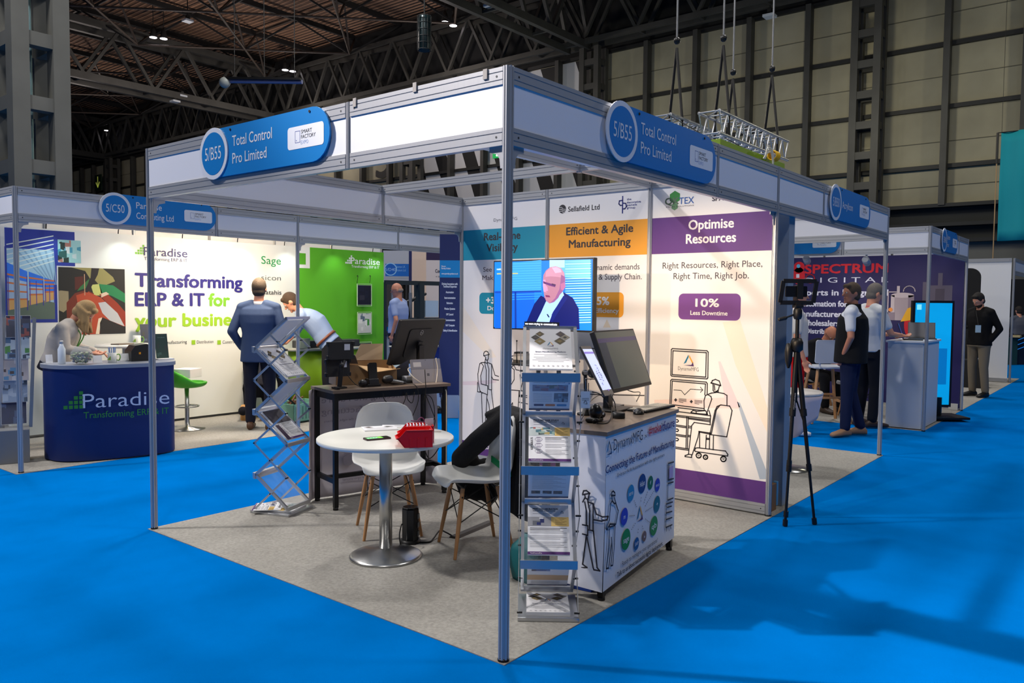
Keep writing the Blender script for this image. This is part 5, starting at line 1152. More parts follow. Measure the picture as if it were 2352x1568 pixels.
pl([(776, 915), (800, 925), (850, 940), (880, 955), (880, 968), (830, 955), (778, 935)], (95, 50, 110), 4.6); pl([(790, 945), (812, 965), (818, 1000), (790, 1003)], (206, 140, 178), 4.5, .85)
pl([(795, 1035), (830, 1040), (838, 1055), (800, 1052)], (110, 40, 90), 4.8); pl([(925, 940), (962, 925), (968, 965), (945, 1000), (928, 985)], (170, 104, 150), 4.8, .8); pl([(880, 1060), (930, 1010), (905, 1060), (870, 1095), (835, 1105)], (140, 88, 140), 4.5, .8)
pl([(805, 1200), (815, 1198), (832, 1225), (822, 1228)], (8, 20, 60), 5)
p.rect(Q5(615, 1302), Q5(915, 1270), E5((6, 10, 20)), 5.5); p.text('we were trying to communicate', Q5(622, 1292), Q5(895, 1292), E5((240, 245, 250), 1.2), None, 6, 0.02)
p.text('NEC', Q5(380, 822), Q5(420, 820), E5((220, 240, 250), 1.2), .012, 6, 0.02); p.rect(Q5(380, 848), Q5(560, 856), E5((160, 170, 110)), 6)
p.build('screen', o)
o = thing('television_stand', 'black wheeled pole stand carrying the television and a small tray', 'stand', (2.50, 1.615, 0))
m = MB(); m.bx(-.04, .0, -.30, .30, 1.42, 1.50, BLACK); m.bx(-.04, 0, -.18, -.14, 1.36, 1.72, BLACK); m.bx(-.04, 0, .14, .18, 1.36, 1.72, BLACK); m.build('bracket', o)
for sy in (-1, 1): m = MB(); m.tube((.01, sy*.10, .08), (.01, sy*.10, 1.6), .018, BLACKM, 14); m.build('pole', o)
m = MB(); m.bx(-.22, .02, -.28, .28, 1.025, 1.04, BLACK); m.build('tray', o, bevel=.003)
m = MB(); m.bx(-.25, .25, -.36, -.32, .05, .08, BLACK); m.bx(-.25, .25, .32, .36, .05, .08, BLACK); m.bx(-.02, .02, -.36, .36, .05, .09, BLACK); m.build('base', o, bevel=.003)
for sx in (-1, 1):
    for sy in (-1, 1): m = MB(); m.tube((sx*.23, sy*.34-.012, .028), (sx*.23, sy*.34+.012, .028), .028, BLACK, 16); m.build('castor', o)
tz = 1.04
m = MB(); c = onx(1200, 843, 2.38); 
for k, (w, h, mt) in enumerate(((.12, .025, M((70, 66, 62), 0.6)), (.11, .03, M((186, 180, 172), 0.6)), (.10, .02, M((150, 144, 140), 0.6)), (.09, .012, BLACK))):
    m = MB(); m.box((2.38, c.y+.004*k, tz+.0+sum((.025, .03, .02, .012)[:k])+h/2), (.09, w, h), mt, rz=.1*k); m.build('media_box', label=['dark slim box at the bottom of the pile on the television tray', 'pale grey box second in the pile on the television tray', 'grey box third in the pile on the television tray', 'black puck on top of the pile on the television tray'][k], cat='box')
m = MB(); m.tube((2.33, c.y+.02, tz), (2.33, c.y+.02, tz+.17), .003, BLACK, 6); m.sph((2.33, c.y+.02, tz+.175), .007, BLACK, 8, 6); m.build('antenna', label='thin upright aerial with a ball tip on the television tray', cat='antenna')
# ------------------------------------------------------------------ zigzag brochure racks
RF = M((196, 198, 202), 0.32, .85, name='rack_aluminium')
def rack(label, loc, rz):
    o = thing('brochure_rack', label, 'brochure rack', loc, rz, 'zigzag aluminium brochure racks')
    hw, am = .135, .135
    F = [1.175, .73, .275]; Bk = [1.395, .955, .505, .05]
    seq = [((am, Bk[0]), (-am, F[0])), ((-am, F[0]), (am, Bk[1])), ((am, Bk[1]), (-am, F[1])), ((-am, F[1]), (am, Bk[2])), ((am, Bk[2]), (-am, F[2])), ((-am, F[2]), (am, Bk[3]))]
    for k, (a, b) in enumerate(seq):
        m = MB(); A = Vector((0, a[0], a[1])); Bq = Vector((0, b[0], b[1]))
        for sx in (-1, 1): m.bar(A+Vector((sx*(hw-.008), 0, 0)), Bq+Vector((sx*(hw-.008), 0, 0)), .016, .020, RF)
        m.bar(A+Vector((-hw, 0, 0)), A+Vector((hw, 0, 0)), .018, .018, RF)
        m.build('pocket_frame', o)
        d = (Bq-A).normalized(); n = Vector((1, 0, 0)).cross(d)
        m = MB(); q = [A+Vector((-hw+.015, 0, 0)), A+Vector((hw-.015, 0, 0)), Bq+Vector((hw-.015, 0, 0)), Bq+Vector((-hw+.015, 0, 0))]
        m.add([x for x in q]+[x+n*.002 for x in q], [(0, 1, 2, 3), (7, 6, 5, 4), (0, 4, 5, 1), (1, 5, 6, 2), (2, 6, 7, 3), (3, 7, 4, 0)], CLEAR); m.build('clear_panel', o)
    for z in F+[None]:
        m = MB(); y = -am
        if z: m.prism([(-.018, -.026), (0, -.030), (.004, .012), (-.02, .016)], (-hw-.003, y, z), (0, 1, 0), (0, 0, 1), (1, 0, 0), 2*hw+.006, RF); m.build('pocket_lip', o)
    for z in Bk[1:]:
        m = MB(); m.prism([(0, -.014), (.016, -.012), (.016, .014), (0, .014)], (-hw, am-.008, z), (0, 1, 0), (0, 0, 1), (1, 0, 0), 2*hw, RF); m.build('pocket_lip', o)
    zz = [((0.0, 1.285), (am, F[0]))]+[((am, F[0]), (-am, Bk[1])), ((-am, Bk[1]), (am, F[1])), ((am, F[1]), (-am, Bk[2])), ((-am, Bk[2]), (am, F[2])), ((am, F[2]), (-am, Bk[3]-.02))]
    for sx in (-1, 1):
        m = MB()
        for a, b in zz: m.bar((sx*(hw+.010), a[0], a[1]), (sx*(hw+.010), b[0], b[1]), .004, .014, RF)
        for a, b in zz:
            m.tube((sx*(hw-.01), b[0], b[1]), (sx*(hw+.016), b[0], b[1]), .005, BLACKM, 8); m.tube((sx*(hw-.01), (a[0]+b[0])/2, (a[1]+b[1])/2), (sx*(hw+.016), (a[0]+b[0])/2, (a[1]+b[1])/2), .005, BLACKM, 8)
        m.build('scissor_link', o)
    m = MB(); m.bx(-hw-.012, hw+.012, -am-.03, am+.02, 0, .014, RF); m.prism([(-.014, 0), (0, .006), (.004, .02), (-.016, .02)], (-hw-.012, -am-.022, 0), (0, 1, 0), (0, 0, 1), (1, 0, 0), 2*hw+.024, RF); m.build('base_tray', o, bevel=.002)
    return o, seq
R1, seq = rack('zigzag aluminium brochure rack in the foreground right of the corner post', (.585, .197, 0), math.atan2(-.79, .613))
R2, _ = rack('zigzag aluminium brochure rack at the far left of the stand beside the back desk', (.825, 2.75, 0), math.atan2(-.32, -.947))
PURB = M((84, 40, 110), 0.6)
def a_cover(p, w, h):
    pal = [M(c, 0.6) for c in ((96, 84, 60), (60, 62, 56), (140, 120, 70), (80, 70, 76), (160, 150, 130))]
    for i, (cx, cy, s) in enumerate(((-.25, .37, .11), (-.36, .28, .11), (-.25, .18, .14), (.25, .37, .12), (.36, .29, .12), (.23, .19, .14))):
        p.poly([(w*(cx-s), h*cy), (w*cx, h*(cy-s*.66)), (w*(cx+s), h*cy), (w*cx, h*(cy+s*.66))], pal[i % 5], 1, False); p.poly([(w*(cx-s*.5), h*cy), (w*cx, h*(cy-s*.3)), (w*(cx+s*.4), h*cy), (w*cx, h*(cy+s*.2))], pal[(i+2) % 5], 1.5, False)
    tri_logo(p, 0, h*.10, w*.16, False, 1); p.ctext('DynamxMFG', (0, -.02*h), .010, GT, 1, 0, w=w*.36); p.ctext('Smart Manufacturing Platform', (0, -.10*h), .009, NV, 1, .02, w=w*.72)
    for i, f in enumerate((.78, .3, .8, .7, .86, .6)): p.line([(-w*f/2, -h*(.15+i*.035)), (w*f/2, -h*(.15+i*.035))], .0016, GT, 1, False)
    for k in range(8): p.circ((-w*.40+k*w*.112, -h*.43), .0065, M((170, 170, 176), 0.6), 1, False, 14); p.circ((-w*.40+k*w*.112, -h*.43), .0054, PAPER, 1.5, False, 14); p.circ((-w*.40+k*w*.112, -h*.43), .0022, INK, 2, False, 8)
def a_case(p, w, h, t1='FEATURE CASE STUDY', t2='PALLETING AND DISPATCH', side='KEY RESULTS', pic=0):
    p.text(t1, (-w*.38, h*.40), (w*.24, h*.40), INK, .010, 1, .03, False); p.text(t2, (-w*.38, h*.365), (w*.18, h*.365), INK, .007, 1, .01, False)
    tri_logo(p, w*.34, h*.35, w*.08, False, 1, [INK, INK, INK])
    for q in (-.38, -.12): p.line([(w*q, h*.32), (w*(q+.2), h*.32)], .0015, GT, 1, False)
    if pic == 0: p.photo((-w*.5, h*.06), (w*.13, h*.25), [M(c, 0.5) for c in ((200, 210, 206), (90, 130, 140), (150, 176, 160), (60, 70, 70), (170, 60, 50), (190, 170, 110), (225, 232, 226))], 5, 4, 1, False, 3)
    else:
        p.rect((-w*.5, h*.06), (w*.07, h*.25), M((160, 160, 164), 0.6), 1, False); p.rect((-w*.38, h*.08), (-w*.18, h*.17), M((110, 112, 118), 0.6), 1.5, False); p.rect((-w*.28, h*.08), (-w*.18, h*.14), M((40, 50, 110), 0.6), 1.8, False); p.rect((-w*.2, h*.13), (-w*.10, h*.21), M((34, 44, 100), 0.6), 1.7, False); p.rect((-w*.22, h*.21), (-w*.12, h*.235), PAPER, 1.7, False)
    p.rect((w*.13 if pic == 0 else w*.07, h*.06), (w*.5, h*.25), M((226, 190, 110), 0.6), 1, False)
    for i in range(7): p.line([(w*.17, h*(.225-i*.022)), (w*(.44-.05*(i % 3)), h*(.225-i*.022))], .0016, M((120, 90, 50), 0.6), 1.8, False)
    if side:
        p.text(side, (-w*.40, -h*.25), (-w*.40, h*.02), INK, .011, 1, .02, False)
        for i, cy in enumerate((-.02, -.15, -.28)):
            pts = [(-w*.26+w*.09*math.cos(k*PI/3), h*cy+w*.075*math.sin(k*PI/3)) for k in range(6)]; p.line(pts, .0012, PURB, 1, False, closed=True)
            for q in (-.01, 0, .01): p.line([(-w*.30, h*cy+q), (-w*.22, h*cy+q)], .002, PURB, 1, False)
        x0 = -.10
    else: x0 = -.44
    for i in range(13):
        if i in (4, 8): continue
        p.line([(w*x0, h*(.02-i*.031)), (w*(.44-.08*((i*5) % 3)), h*(.02-i*.031))], .0017 if i > 1 else .003, GT if i > 1 else INK, 1, False)
    p.rect((-w*.5, -h*.5), (w*.5, -h*.445), PURB, 1, False); p.ctext('TotalControlPro', (-w*.30, -h*.485), .006, PAPER, 2, .01, w=w*.28)
def a_back(p, w, h, k=0):
    if k == 0:
        p.line([(-w*.4, h*.42), (w*.2, h*.42)], .003, GT, 1, False); p.line([(-w*.4, h*.38), (w*.3, h*.38)], .002, GT, 1, False); tri_logo(p, w*.38, h*.40, w*.16, False, 1, [M((90, 150, 190), .6), M((90, 150, 190), .6), M((60, 100, 160), .6)])
        p.photo((-w*.42, h*.12), (w*.42, h*.32), [M(c, 0.5) for c in ((110, 120, 150), (70, 60, 110), (130, 80, 100), (60, 90, 90), (150, 140, 150))], 5, 3, 1, False, 5)
        for i in range(9): p.line([(-w*.4, h*(.06-i*.035)), (w*.05, h*(.06-i*.035))], .0018, GT, 1, False)
        p.photo((w*.10, -h*.22), (w*.44, h*.07), [M(c, 0.5) for c in ((90, 110, 130), (50, 60, 70), (130, 160, 180))], 3, 3, 1, False, 9)
        for q, c in ((-.38, (40, 40, 100)), (-.10, (220, 120, 50)), (.18, (30, 140, 190))): p.rect((w*q, -h*.36), (w*(q+.24), -h*.29), M(c, .5), 1, False, r=.006)
    elif k == 1:
        p.rect((-w*.5, h*.43), (w*.5, h*.5), NV, 1, False)
        for i in range(15): p.line([(-w*.4, h*(.36-i*.036)), (w*(.40-.1*((i*3) % 4)), h*(.36-i*.036))], .0018, GT, 1, False)
        for q in (-.42, -.14, .12): p.photo((w*q, -h*.34), (w*(q+.22), -h*.22), [M(c, 0.5) for c in ((110, 90, 84), (90, 130, 150), (50, 60, 60))], 2, 2, 1, False, int(q*100)+50)
    else:
        p.photo((-w*.4, h*.2), (w*.05, h*.45), [M(c, 0.5) for c in ((60, 90, 150), (40, 50, 90), (110, 140, 190))], 3, 2, 1, False, 12); p.rect((-w*.5, -h*.22), (w*.5, h*.02), M((214, 172, 120), 0.6), 1, False)
        for i in range(5): p.line([(-w*.4, -h*(.27+i*.03)), (w*.3, -h*(.27+i*.03))], .0018, GT, 1, False)
    p.rect((-w*.5, -h*.5), (w*.5, -h*.44), NV if k else M((30, 30, 80), .6), 1, False)
def brochure(R, k, label, art, off=.012, t=.006, side=1, group=None):
    """in pocket k: lies on the panel; side=+1 art up/front"""
    a, b = seq[k]; A = Vector((0, a[0], a[1])); Bq = Vector((0, b[0], b[1])); d = (Bq-A).normalized(); V = -d; N = Vector((1, 0, 0)).cross(V)
    w, h = .205, min(.285, (Bq-A).length-.02); Mx = rootm(R); c = (A+Bq)/2
    U3 = Vector((1, 0, 0))
    if k % 2 == 0: base = c+N*.006
    elif side > 0: base = c-N*(.004+t)      # lies on top of the panel; its underside shows through the clear panel
    else: base = c-N*.004; N = -N; U3 = -U3
    R3 = Mx.to_3x3(); O_ = Mx @ base
    o = thing('brochure', label, 'brochure', tuple(O_-Vector((0, 0, h*.35))), 0, group)
    m = MB(); m.prism([(-w/2, -h/2), (w/2, -h/2), (w/2, h/2), (-w/2, h/2)], O_, R3 @ U3, R3 @ V, R3 @ N, t, PAPER)
    p = Print(O_+(R3 @ N)*t, R3 @ U3, R3 @ V, R3 @ N, m); art(p, w, h); p.build('stack', o)
g = 'brochures in the zigzag racks'
brochure(R1, 0, 'white platform brochure with photo diamonds in the top pocket of the foreground rack', a_cover, t=.012, group=g)
brochure(R1, 1, 'blue-tinted brochure with three coloured buttons behind clear panel, second in the foreground rack', lambda p, w, h: a_back(p, w, h, 0), group=g)
brochure(R1, 2, 'feature case study brochure in the third pocket of the foreground rack', lambda p, w, h: a_case(p, w, h), t=.010, group=g)
brochure(R1, 3, 'text-filled blue-tinted brochure behind the fourth clear panel of the foreground rack', lambda p, w, h: a_back(p, w, h, 1), group=g)
brochure(R1, 4, 'new collaboration brochure in the fifth pocket of the foreground rack', lambda p, w, h: a_case(p, w, h, 'NEW COLLABORATION', 'SMART SOFTWARE - DYNAMICS IN STEEL', None, 1), t=.010, group=g)
brochure(R1, 5, 'brochure with an orange band behind the lowest clear panel of the foreground rack', lambda p, w, h: a_back(p, w, h, 2), group=g)
brochure(R2, 1, 'white brochure with black photo diamonds in the upper pocket of the far left rack', a_cover, t=.014, side=-1, group=g)
brochure(R2, 0, 'brochure seen from its plain back in the topmost pocket of the far left rack', a_cover, t=.006, group=g)
brochure(R2, 2, 'brochure seen from its plain back in the middle front pocket of the far left rack', a_cover, t=.006, group=g)
brochure(R2, 3, 'dark headed brochure in the middle pocket of the far left rack', lambda p, w, h: (a_case(p, w, h, pic=1), p.rect((-w*.5, h*.05), (w*.5, h*.5), M((60, 56, 66), .6), 3, False), p.rect((-w*.5, -h*.5), (-w*.3, h*.0), M((50, 30, 60), .6), 3, False)), t=.014, side=-1, group=g)
def flat_on(R, x, y, z, rz, label, art, t=.012, w=.21, h=.26):
    P = rootm(R) @ Vector((x, y, z)); o = thing('brochure', label, 'brochure', tuple(P), R.rotation_euler.z+rz, g)
    m = MB(); m.bx(-w/2, w/2, -h/2, h/2, 0, t, PAPER); p = Print((0, 0, t), (1, 0, 0), (0, 1, 0), (0, 0, 1), m); art(p, w, h); p.build('stack', o, world=False)
flat_on(R1, 0, -.01, .015, 0, 'stack of platform brochures lying on the base tray of the foreground rack', a_cover, t=.02)
flat_on(R2, 0, .0, .015, .1, 'stack of mixed leaflets lying on the base tray of the far left rack', lambda p, w, h: a_case(p, w, h, pic=0), t=.012)
flat_on(R2, .05, -.09, .028, .5, 'leaflet sliding off the base tray of the far left rack towards the aisle', lambda p, w, h: a_case(p, w, h, pic=1), t=.004, w=.21, h=.2)
# ------------------------------------------------------------------ tripod with phone cage
o = thing('camera_tripod', 'tall black tripod with a phone cage standing at the carpet edge by the printed wall', 'tripod', (2.965, -.207, 0))
feet = [Vector((2.826, -.186, 0)), Vector((3.005, -.328, 0)), Vector((3.063, -.106, 0))]; hub = Vector((2.99, -.15, 1.24))
hub = Vector((2.965, -.185, 1.24)); K = M((20, 20, 22), 0.45, .3)
for i, f in enumerate(feet):
    a = hub+(f-hub).normalized()*.05; m = MB()
    for q0, q1, r in ((0, .36, .017), (.34, .68, .013), (.66, .97, .0095)): m.tube(a.lerp(f, q0), a.lerp(f, q1), r, K, 12)
    m.tube(a.lerp(f, .33), a.lerp(f, .37), .022, K, 12); m.tube(a.lerp(f, .65), a.lerp(f, .69), .018, K, 12); m.tube(a.lerp(f, .965), f, .017, BLACK, 12); m.build('leg', o, world=True)
m = MB(); m.tube(hub-Vector((0, 0, .40)), hub+Vector((0, 0, .18)), .013, K, 12); m.lathe([(.02, 0), (.042, .02), (.042, .07), (.03, .10)], hub-Vector((0, 0, .05)), BLACK, 16); m.build('centre_column', o, world=True)
m = MB()
for f in feet: m.tube(hub-Vector((0, 0, .36)), hub.lerp(f, .45), .005, K, 6)
m.build('brace', o, world=True)
hd_ = hub+Vector((0, 0, .18)); Uc = Vector((.627, -.778, 0)); Nc = Vector((-.778, -.627, 0))
m = MB(); m.lathe([(.022, 0), (.03, .02), (.03, .06), (.022, .08)], hd_, BLACK, 16); m.box(hd_+Vector((0, 0, .09)), (.06, .05, .02), BLACK, rz=-.68); m.build('pan_head', o, world=True, bevel=.003)
m = MB(); m.cap(hd_-Uc*.03+Vector((0, 0, .03)), hd_-Uc*.085+Vector((0, 0, .01)), .007, .006, BLACK); m.cap(hd_-Uc*.085+Vector((0, 0, .008)), hd_-Uc*.125-Vector((0, 0, .002)), .014, .013, BLACK); m.build('pan_handle', o, world=True)
cg = hd_+Vector((0, 0, .19))
m = MB()
for (a, b) in (((-.125, -.075), (.105, -.075)), ((.105, -.075), (.125, .075)), ((.125, .075), (-.105, .075)), ((-.105, .075), (-.125, -.075))):
    m.bar(cg+Uc*a[0]+Vector((0, 0, a[1])), cg+Uc*b[0]+Vector((0, 0, b[1])), .03, .012, BLACK, up=tuple(Nc))
m.bar(hd_+Vector((0, 0, .09)), cg-Vector((0, 0, .075)), .04, .03, BLACK, up=tuple(Nc)); m.build('phone_cage', o, world=True, bevel=.002)
m = MB(); m.prism(rrect(-.075, .075, -.035, .04, .008), cg-Uc*.01-Nc*.02, Uc, (0, 0, 1), Nc, .012, M((10, 14, 24), 0.2)); m.prism(rrect(-.02, .02, -.05, .075, .004), cg+Uc*.01+Nc*.0, Uc, (0, 0, 1), Nc, .014, BLACK); m.build('phone_clamp', o, world=True)
m = MB(); m.lathe([(.008, 0), (.024, .05), (.028, .12), (.018, .17), (.008, .175)], hub+Uc*-.055-Vector((0, 0, .16)), BLACK, 12); m.build('pouch', o, world=True)
q = Print(hub.lerp(feet[0], .36)+Nc*.019, Uc, (0, 0, 1), Nc); 
q.text('VANGUARD', (0.004, 0), (0.012, .12), M((190, 192, 195), .5), .007, 1, .02, False); q.build('lettering', o)
m = MB(); m.box((3.16, .085, .02), (.17, .05, .03), BLACK, rz=.2); m.box((3.22, .06, .045), (.05, .04, .03), BLACK, rz=.6); m.build('foot_bag', label='small crumpled black pouch on the carpet behind the tripod legs', cat='pouch', bevel=.008)
# neighbour stand: grey display wall end and panel just past the printed wall
o = thing('display_stand', 'tall pale blue-grey display standing edge-on just behind the printed wall', 'display', (3.34, .12, 0))
m = MB(); m.bx(3.33, 3.45, .02, 1.4, .0, 2.33, M((150, 160, 172), 0.5)); m.build('frame', o, world=True, bevel=.003)
m = MB(); m.bx(3.03, 3.325, .14, .16, .02, 1.62, M((78, 70, 84), 0.7)); m.bx(3.03, 3.325, .14, .16, 1.62, 2.42, M((206, 202, 206), 0.7))
q = Print((3.03, .139, 0), (1, 0, 0), (0, 0, 1), (0, -1, 0), m); dk = M((40, 36, 46), 0.6)
q.line([(0, 1.33), (.27, 1.27)], .01, dk, 1, False); q.rect((0, 1.03), (.27, 1.06), dk, 1, False); q.line([(0, .55), (.27, 1.0)], .035, dk, 1, False); q.rect((0, .32), (.27, .55), M((30, 28, 34), .6), 1, False); q.circ((.12, .45), .07, M((110, 108, 116), .6), 2, False)
q.build('printed_board', o, label='board printed with a grey machine')
m = MB(); m.box((3.13, .05, .10), (.16, .06, .20), M((130, 96, 66), 0.8)); m.build('cardboard_box', label='small brown carton on the carpet behind the end of the printed wall', cat='box', bevel=.003)
m = MB(); m.box((3.22, .03, .12), (.03, .03, .18), M((90, 150, 190), 0.5)); m.build('bottle_pack', label='pale blue packet leaning by the carton behind the printed wall', cat='packet', bevel=.004)
# ================================================================== STAND ACROSS THE LEFT AISLE
X0 = .082; Yf = 5.5; HP = 2.47
frame('white shell-scheme stand across the left aisle with the 5/C50 sign', (3, 6.5, 0))
post(X0, Yf, z1=HP); post(2.96, Yf, z1=HP); post(6.0, Yf, z1=HP); post(X0, 7.5, z1=HP); post(6.0, 7.5, z1=HP)
for x in (1.95, 4.5): post(x, Yf, z0=2.17, z1=HP, name='fascia_post', r=.018)
for a, b in (((X0, Yf), (1.95, Yf)), ((1.95, Yf), (2.96, Yf)), ((2.96, Yf), (4.5, Yf)), ((4.5, Yf), (6.0, Yf)), ((X0, Yf), (X0, 7.5))): fascia(a, b, z0=2.17, z1=HP)
for k in range(6): wallpanel((X0+k*.986, 7.5), (X0+(k+1)*.986, 7.5), z1=2.5)
for k in range(1, 6): post(X0+k*.986, 7.5, z1=2.5)

m = MB(); q = onz(8, 1056); m.box((q.x-.03, q.y, 1.1), (.07, .07, 2.2), ALU, rz=0); m.build('side_post', FRAME[0], world=True)
bracket(X0, Yf, 1, 0); bracket(2.96, Yf, 1, 0)
sign((0, Yf, 0), (1, 0, 0), (0, -1, 0), .908, 1.935, '5/C50', ['Paradise', 'Computing Ltd'], 'blue stand sign 5/C50 on the stand across the left aisle', lw=(.25, .37), tx=.20, zc=2.355)
# long fabric wall with the printed scene
BLU = M((24, 50, 150), 0.6); PBL = M((40, 36, 130), 0.6); LG1 = M((120, 190, 50), 0.6); LG2 = M((150, 200, 40), 0.6); GB = M((88, 178, 30), 0.6); WB = M((232, 238, 236), 0.6)
o = thing('backdrop', 'long printed backdrop reading Transforming ERP & IT for your business', 'backdrop', (3.2, 7.28, 0))
Z1 = 2.265; m = MB()
m.bx(.62, 5.86, 7.28, 7.36, 0.03, Z1, WB)
p = Print((0, 7.279, 0), (1, 0, 0), (0, 0, 1), (0, -1, 0), m); p.st = .001
def QL(x, y): return (x/4.127, 420+y/4.127)
p.rect(QL(40, 420), QL(712, 790), BLU, 1); p.rect(QL(40, 600), QL(548, 1320), BLU, 1.1)
# warehouse photo
wx0, wy1 = p.px(QL(60, 615)); wx1, wy0 = p.px(QL(522, 1290)); ww, wh = wx1-wx0, wy1-wy0
def wq(a, b): return (wx0+ww*a, wy0+wh*b)
def wpoly(pts, c, l): p.poly([wq(*t) for t in pts], M(c, .6), l, False)
wpoly([(0, 0), (1, 0), (1, 1), (0, 1)], (150, 190, 215), 1.5); wpoly([(0, 0), (1, 0), (1, .24), (.55, .30), (0, .16)], (90, 110, 100), 1.7)
for k in range(7): wpoly([(0, .62+k*.07), (1, .84+k*.06), (1, .855+k*.06), (0, .635+k*.07)], (200, 215, 215), 1.9)
for k in range(6): wpoly([(.15+k*.16, 1), (.2+k*.16, 1), (.9+k*.03, .5), (.88+k*.03, .5)], (120, 160, 195), 1.8)
for (a, b, t0, t1, bb) in ((0, .42, .72, .62, .13), (.45, .76, .60, .55, .2), (.78, 1.0, .52, .50, .24)):
    wpoly([(a, bb), (b, bb+.05), (b, t1), (a, t0)], (150, 180, 215), 2.2); wpoly([(a, t0-.13), (b, t1-.09), (b, t1+.06), (a, t0+.08)], (30, 110, 220), 2.4)
    for k in range(4): wpoly([(a, bb+.14+k*(t0-bb)*.2), (b, bb+.15+k*(t1-bb)*.2), (b, bb+.17+k*(t1-bb)*.2), (a, bb+.165+k*(t0-bb)*.2)], (190, 110, 60), 2.6)
    wpoly([(a, bb), (b, bb+.05), (b, bb+.15), (a, bb+.15)], (200, 160, 100), 2.5)
    for q_ in (a+.02, (a+b)/2, b-.01): wpoly([(q_-.008, bb), (q_+.008, bb), (q_+.008, t1), (q_-.008, t1)], (60, 50, 160), 2.7)
# small photo
sx0, sy1 = p.px(QL(545, 535)); sx1, sy0 = p.px(QL(768, 760)); p.photo((sx0, sy0), (sx1, sy1), [M(c, .6) for c in ((150, 205, 210), (30, 90, 90), (210, 225, 225), (20, 50, 50), (60, 150, 180), (170, 120, 110), (190, 215, 220))], 4, 4, 2, False, 11)
# leather photo
lx0, ly1 = p.px(QL(550, 795)); lx1, ly0 = p.px(QL(1190, 1425)); lw_, lh = lx1-lx0, ly1-ly0
def lp(pts, c, l): p.poly([(lx0+lw_*x/640, ly1-lh*y/630) for x, y in pts], M(c, .6), l, False)
lp([(0, 0), (640, 0), (640, 630), (0, 630)], (26, 30, 30), 3); lp([(100, 0), (420, 0), (520, 80), (540, 120), (400, 180), (330, 100), (250, 120)], (150, 145, 90), 3.2); lp([(380, 150), (520, 160), (640, 240), (640, 330), (500, 260), (400, 240)], (20, 130, 80), 3.3)
lp([(0, 220), (90, 210), (90, 380), (40, 420), (0, 400)], (150, 140, 110), 3.2); lp([(300, 160), (380, 150), (420, 260), (330, 260)], (190, 200, 120), 3.3); lp([(70, 330), (150, 240), (260, 210), (330, 240), (320, 300), (200, 400), (160, 630), (70, 630)], (110, 40, 24), 3.4)
lp([(160, 260), (270, 225), (400, 280), (470, 350), (560, 430), (640, 560), (400, 560), (380, 630), (150, 630), (180, 380)], (176, 70, 42), 3.6); lp([(380, 250), (450, 235), (560, 330), (640, 420), (640, 560), (520, 400)], (150, 50, 30), 3.7); lp([(400, 240), (450, 225), (480, 245), (400, 280)], (220, 200, 180), 3.8)
lp([(370, 330), (440, 320), (560, 430), (630, 560), (480, 500), (410, 430)], (190, 196, 204), 4); lp([(410, 470), (640, 570), (640, 630), (380, 630), (385, 520)], (34, 34, 38), 3.95); lp([(370, 480), (405, 470), (385, 560), (375, 630), (340, 630)], (225, 215, 195), 3.95)
lp([(0, 0), (120, 0), (250, 30), (300, 110), (160, 230), (0, 215)], (22, 26, 28), 3.9); lp([(150, 90), (230, 80), (230, 190), (150, 210)], (80, 30, 26), 4.1); lp([(310, 0), (385, 0), (370, 60), (300, 190), (265, 235), (240, 220), (300, 90)], (22, 20, 30), 4.2); lp([(200, 180), (290, 100), (260, 190), (170, 220)], (40, 110, 60), 4.15); lp([(238, 60), (246, 60), (246, 260), (238, 260)], (190, 150, 120), 4.3)
# lettering
DT = M((64, 62, 110), 0.6)
def stairs(pr, u, v, cell, mat, lay=3, rev=False, gap=.75, n=4):
    c = pr.px((u, v)) if u > 3 else (u, v)
    for i in range(n):
        for j in range(i+1): pr.rect((c[0]+i*cell, c[1]+j*cell), (c[0]+i*cell+cell*gap, c[1]+j*cell+cell*gap), mat, lay, False)
stairs(p, 310, 583, .030, LG1); p.text('Paradise', (330, 590), (430, 587), DT, .105, 3, .008); p.text('Transforming ERP & IT', (331, 600), (430, 599), DT, .042, 3, 0)
p.text('Transforming', (311, 655), (556, 664), PBL, .165, 3, .03); p.text('ERP & IT', (311, 702), (469, 702), PBL, .165, 3, .03); p.text('for', (480, 702), (527, 702), LG1, .165, 3, .03); p.text('your business', (311, 748), (563, 748), LG2, .165, 3, .03)
for (u, t, u2, w) in ((330, 'Manufacturing', 429, 0), (440, 'Distribution', 490, 1), (499, 'Construction', 554, 1)):
    if w: c = p.px((u, 791)); p.rect(c, (c[0]+.05, c[1]+.055), LG2, 3, False)
    p.text(t, ((u+12 if w else 372), 789), (u2, 789-w*2), M((80, 80, 84), .6), .042, 3, 0)
p.text('Sage', (600, 606), (645, 607), M((0, 150, 80), .6), .11, 3, .0); p.text('sicon', (600, 643), (645, 644), M((40, 50, 60), .6), .075, 3, -.01); p.text('datahis', (602, 675), (646, 677), M((30, 36, 44), .6), .062, 3, 0.01)
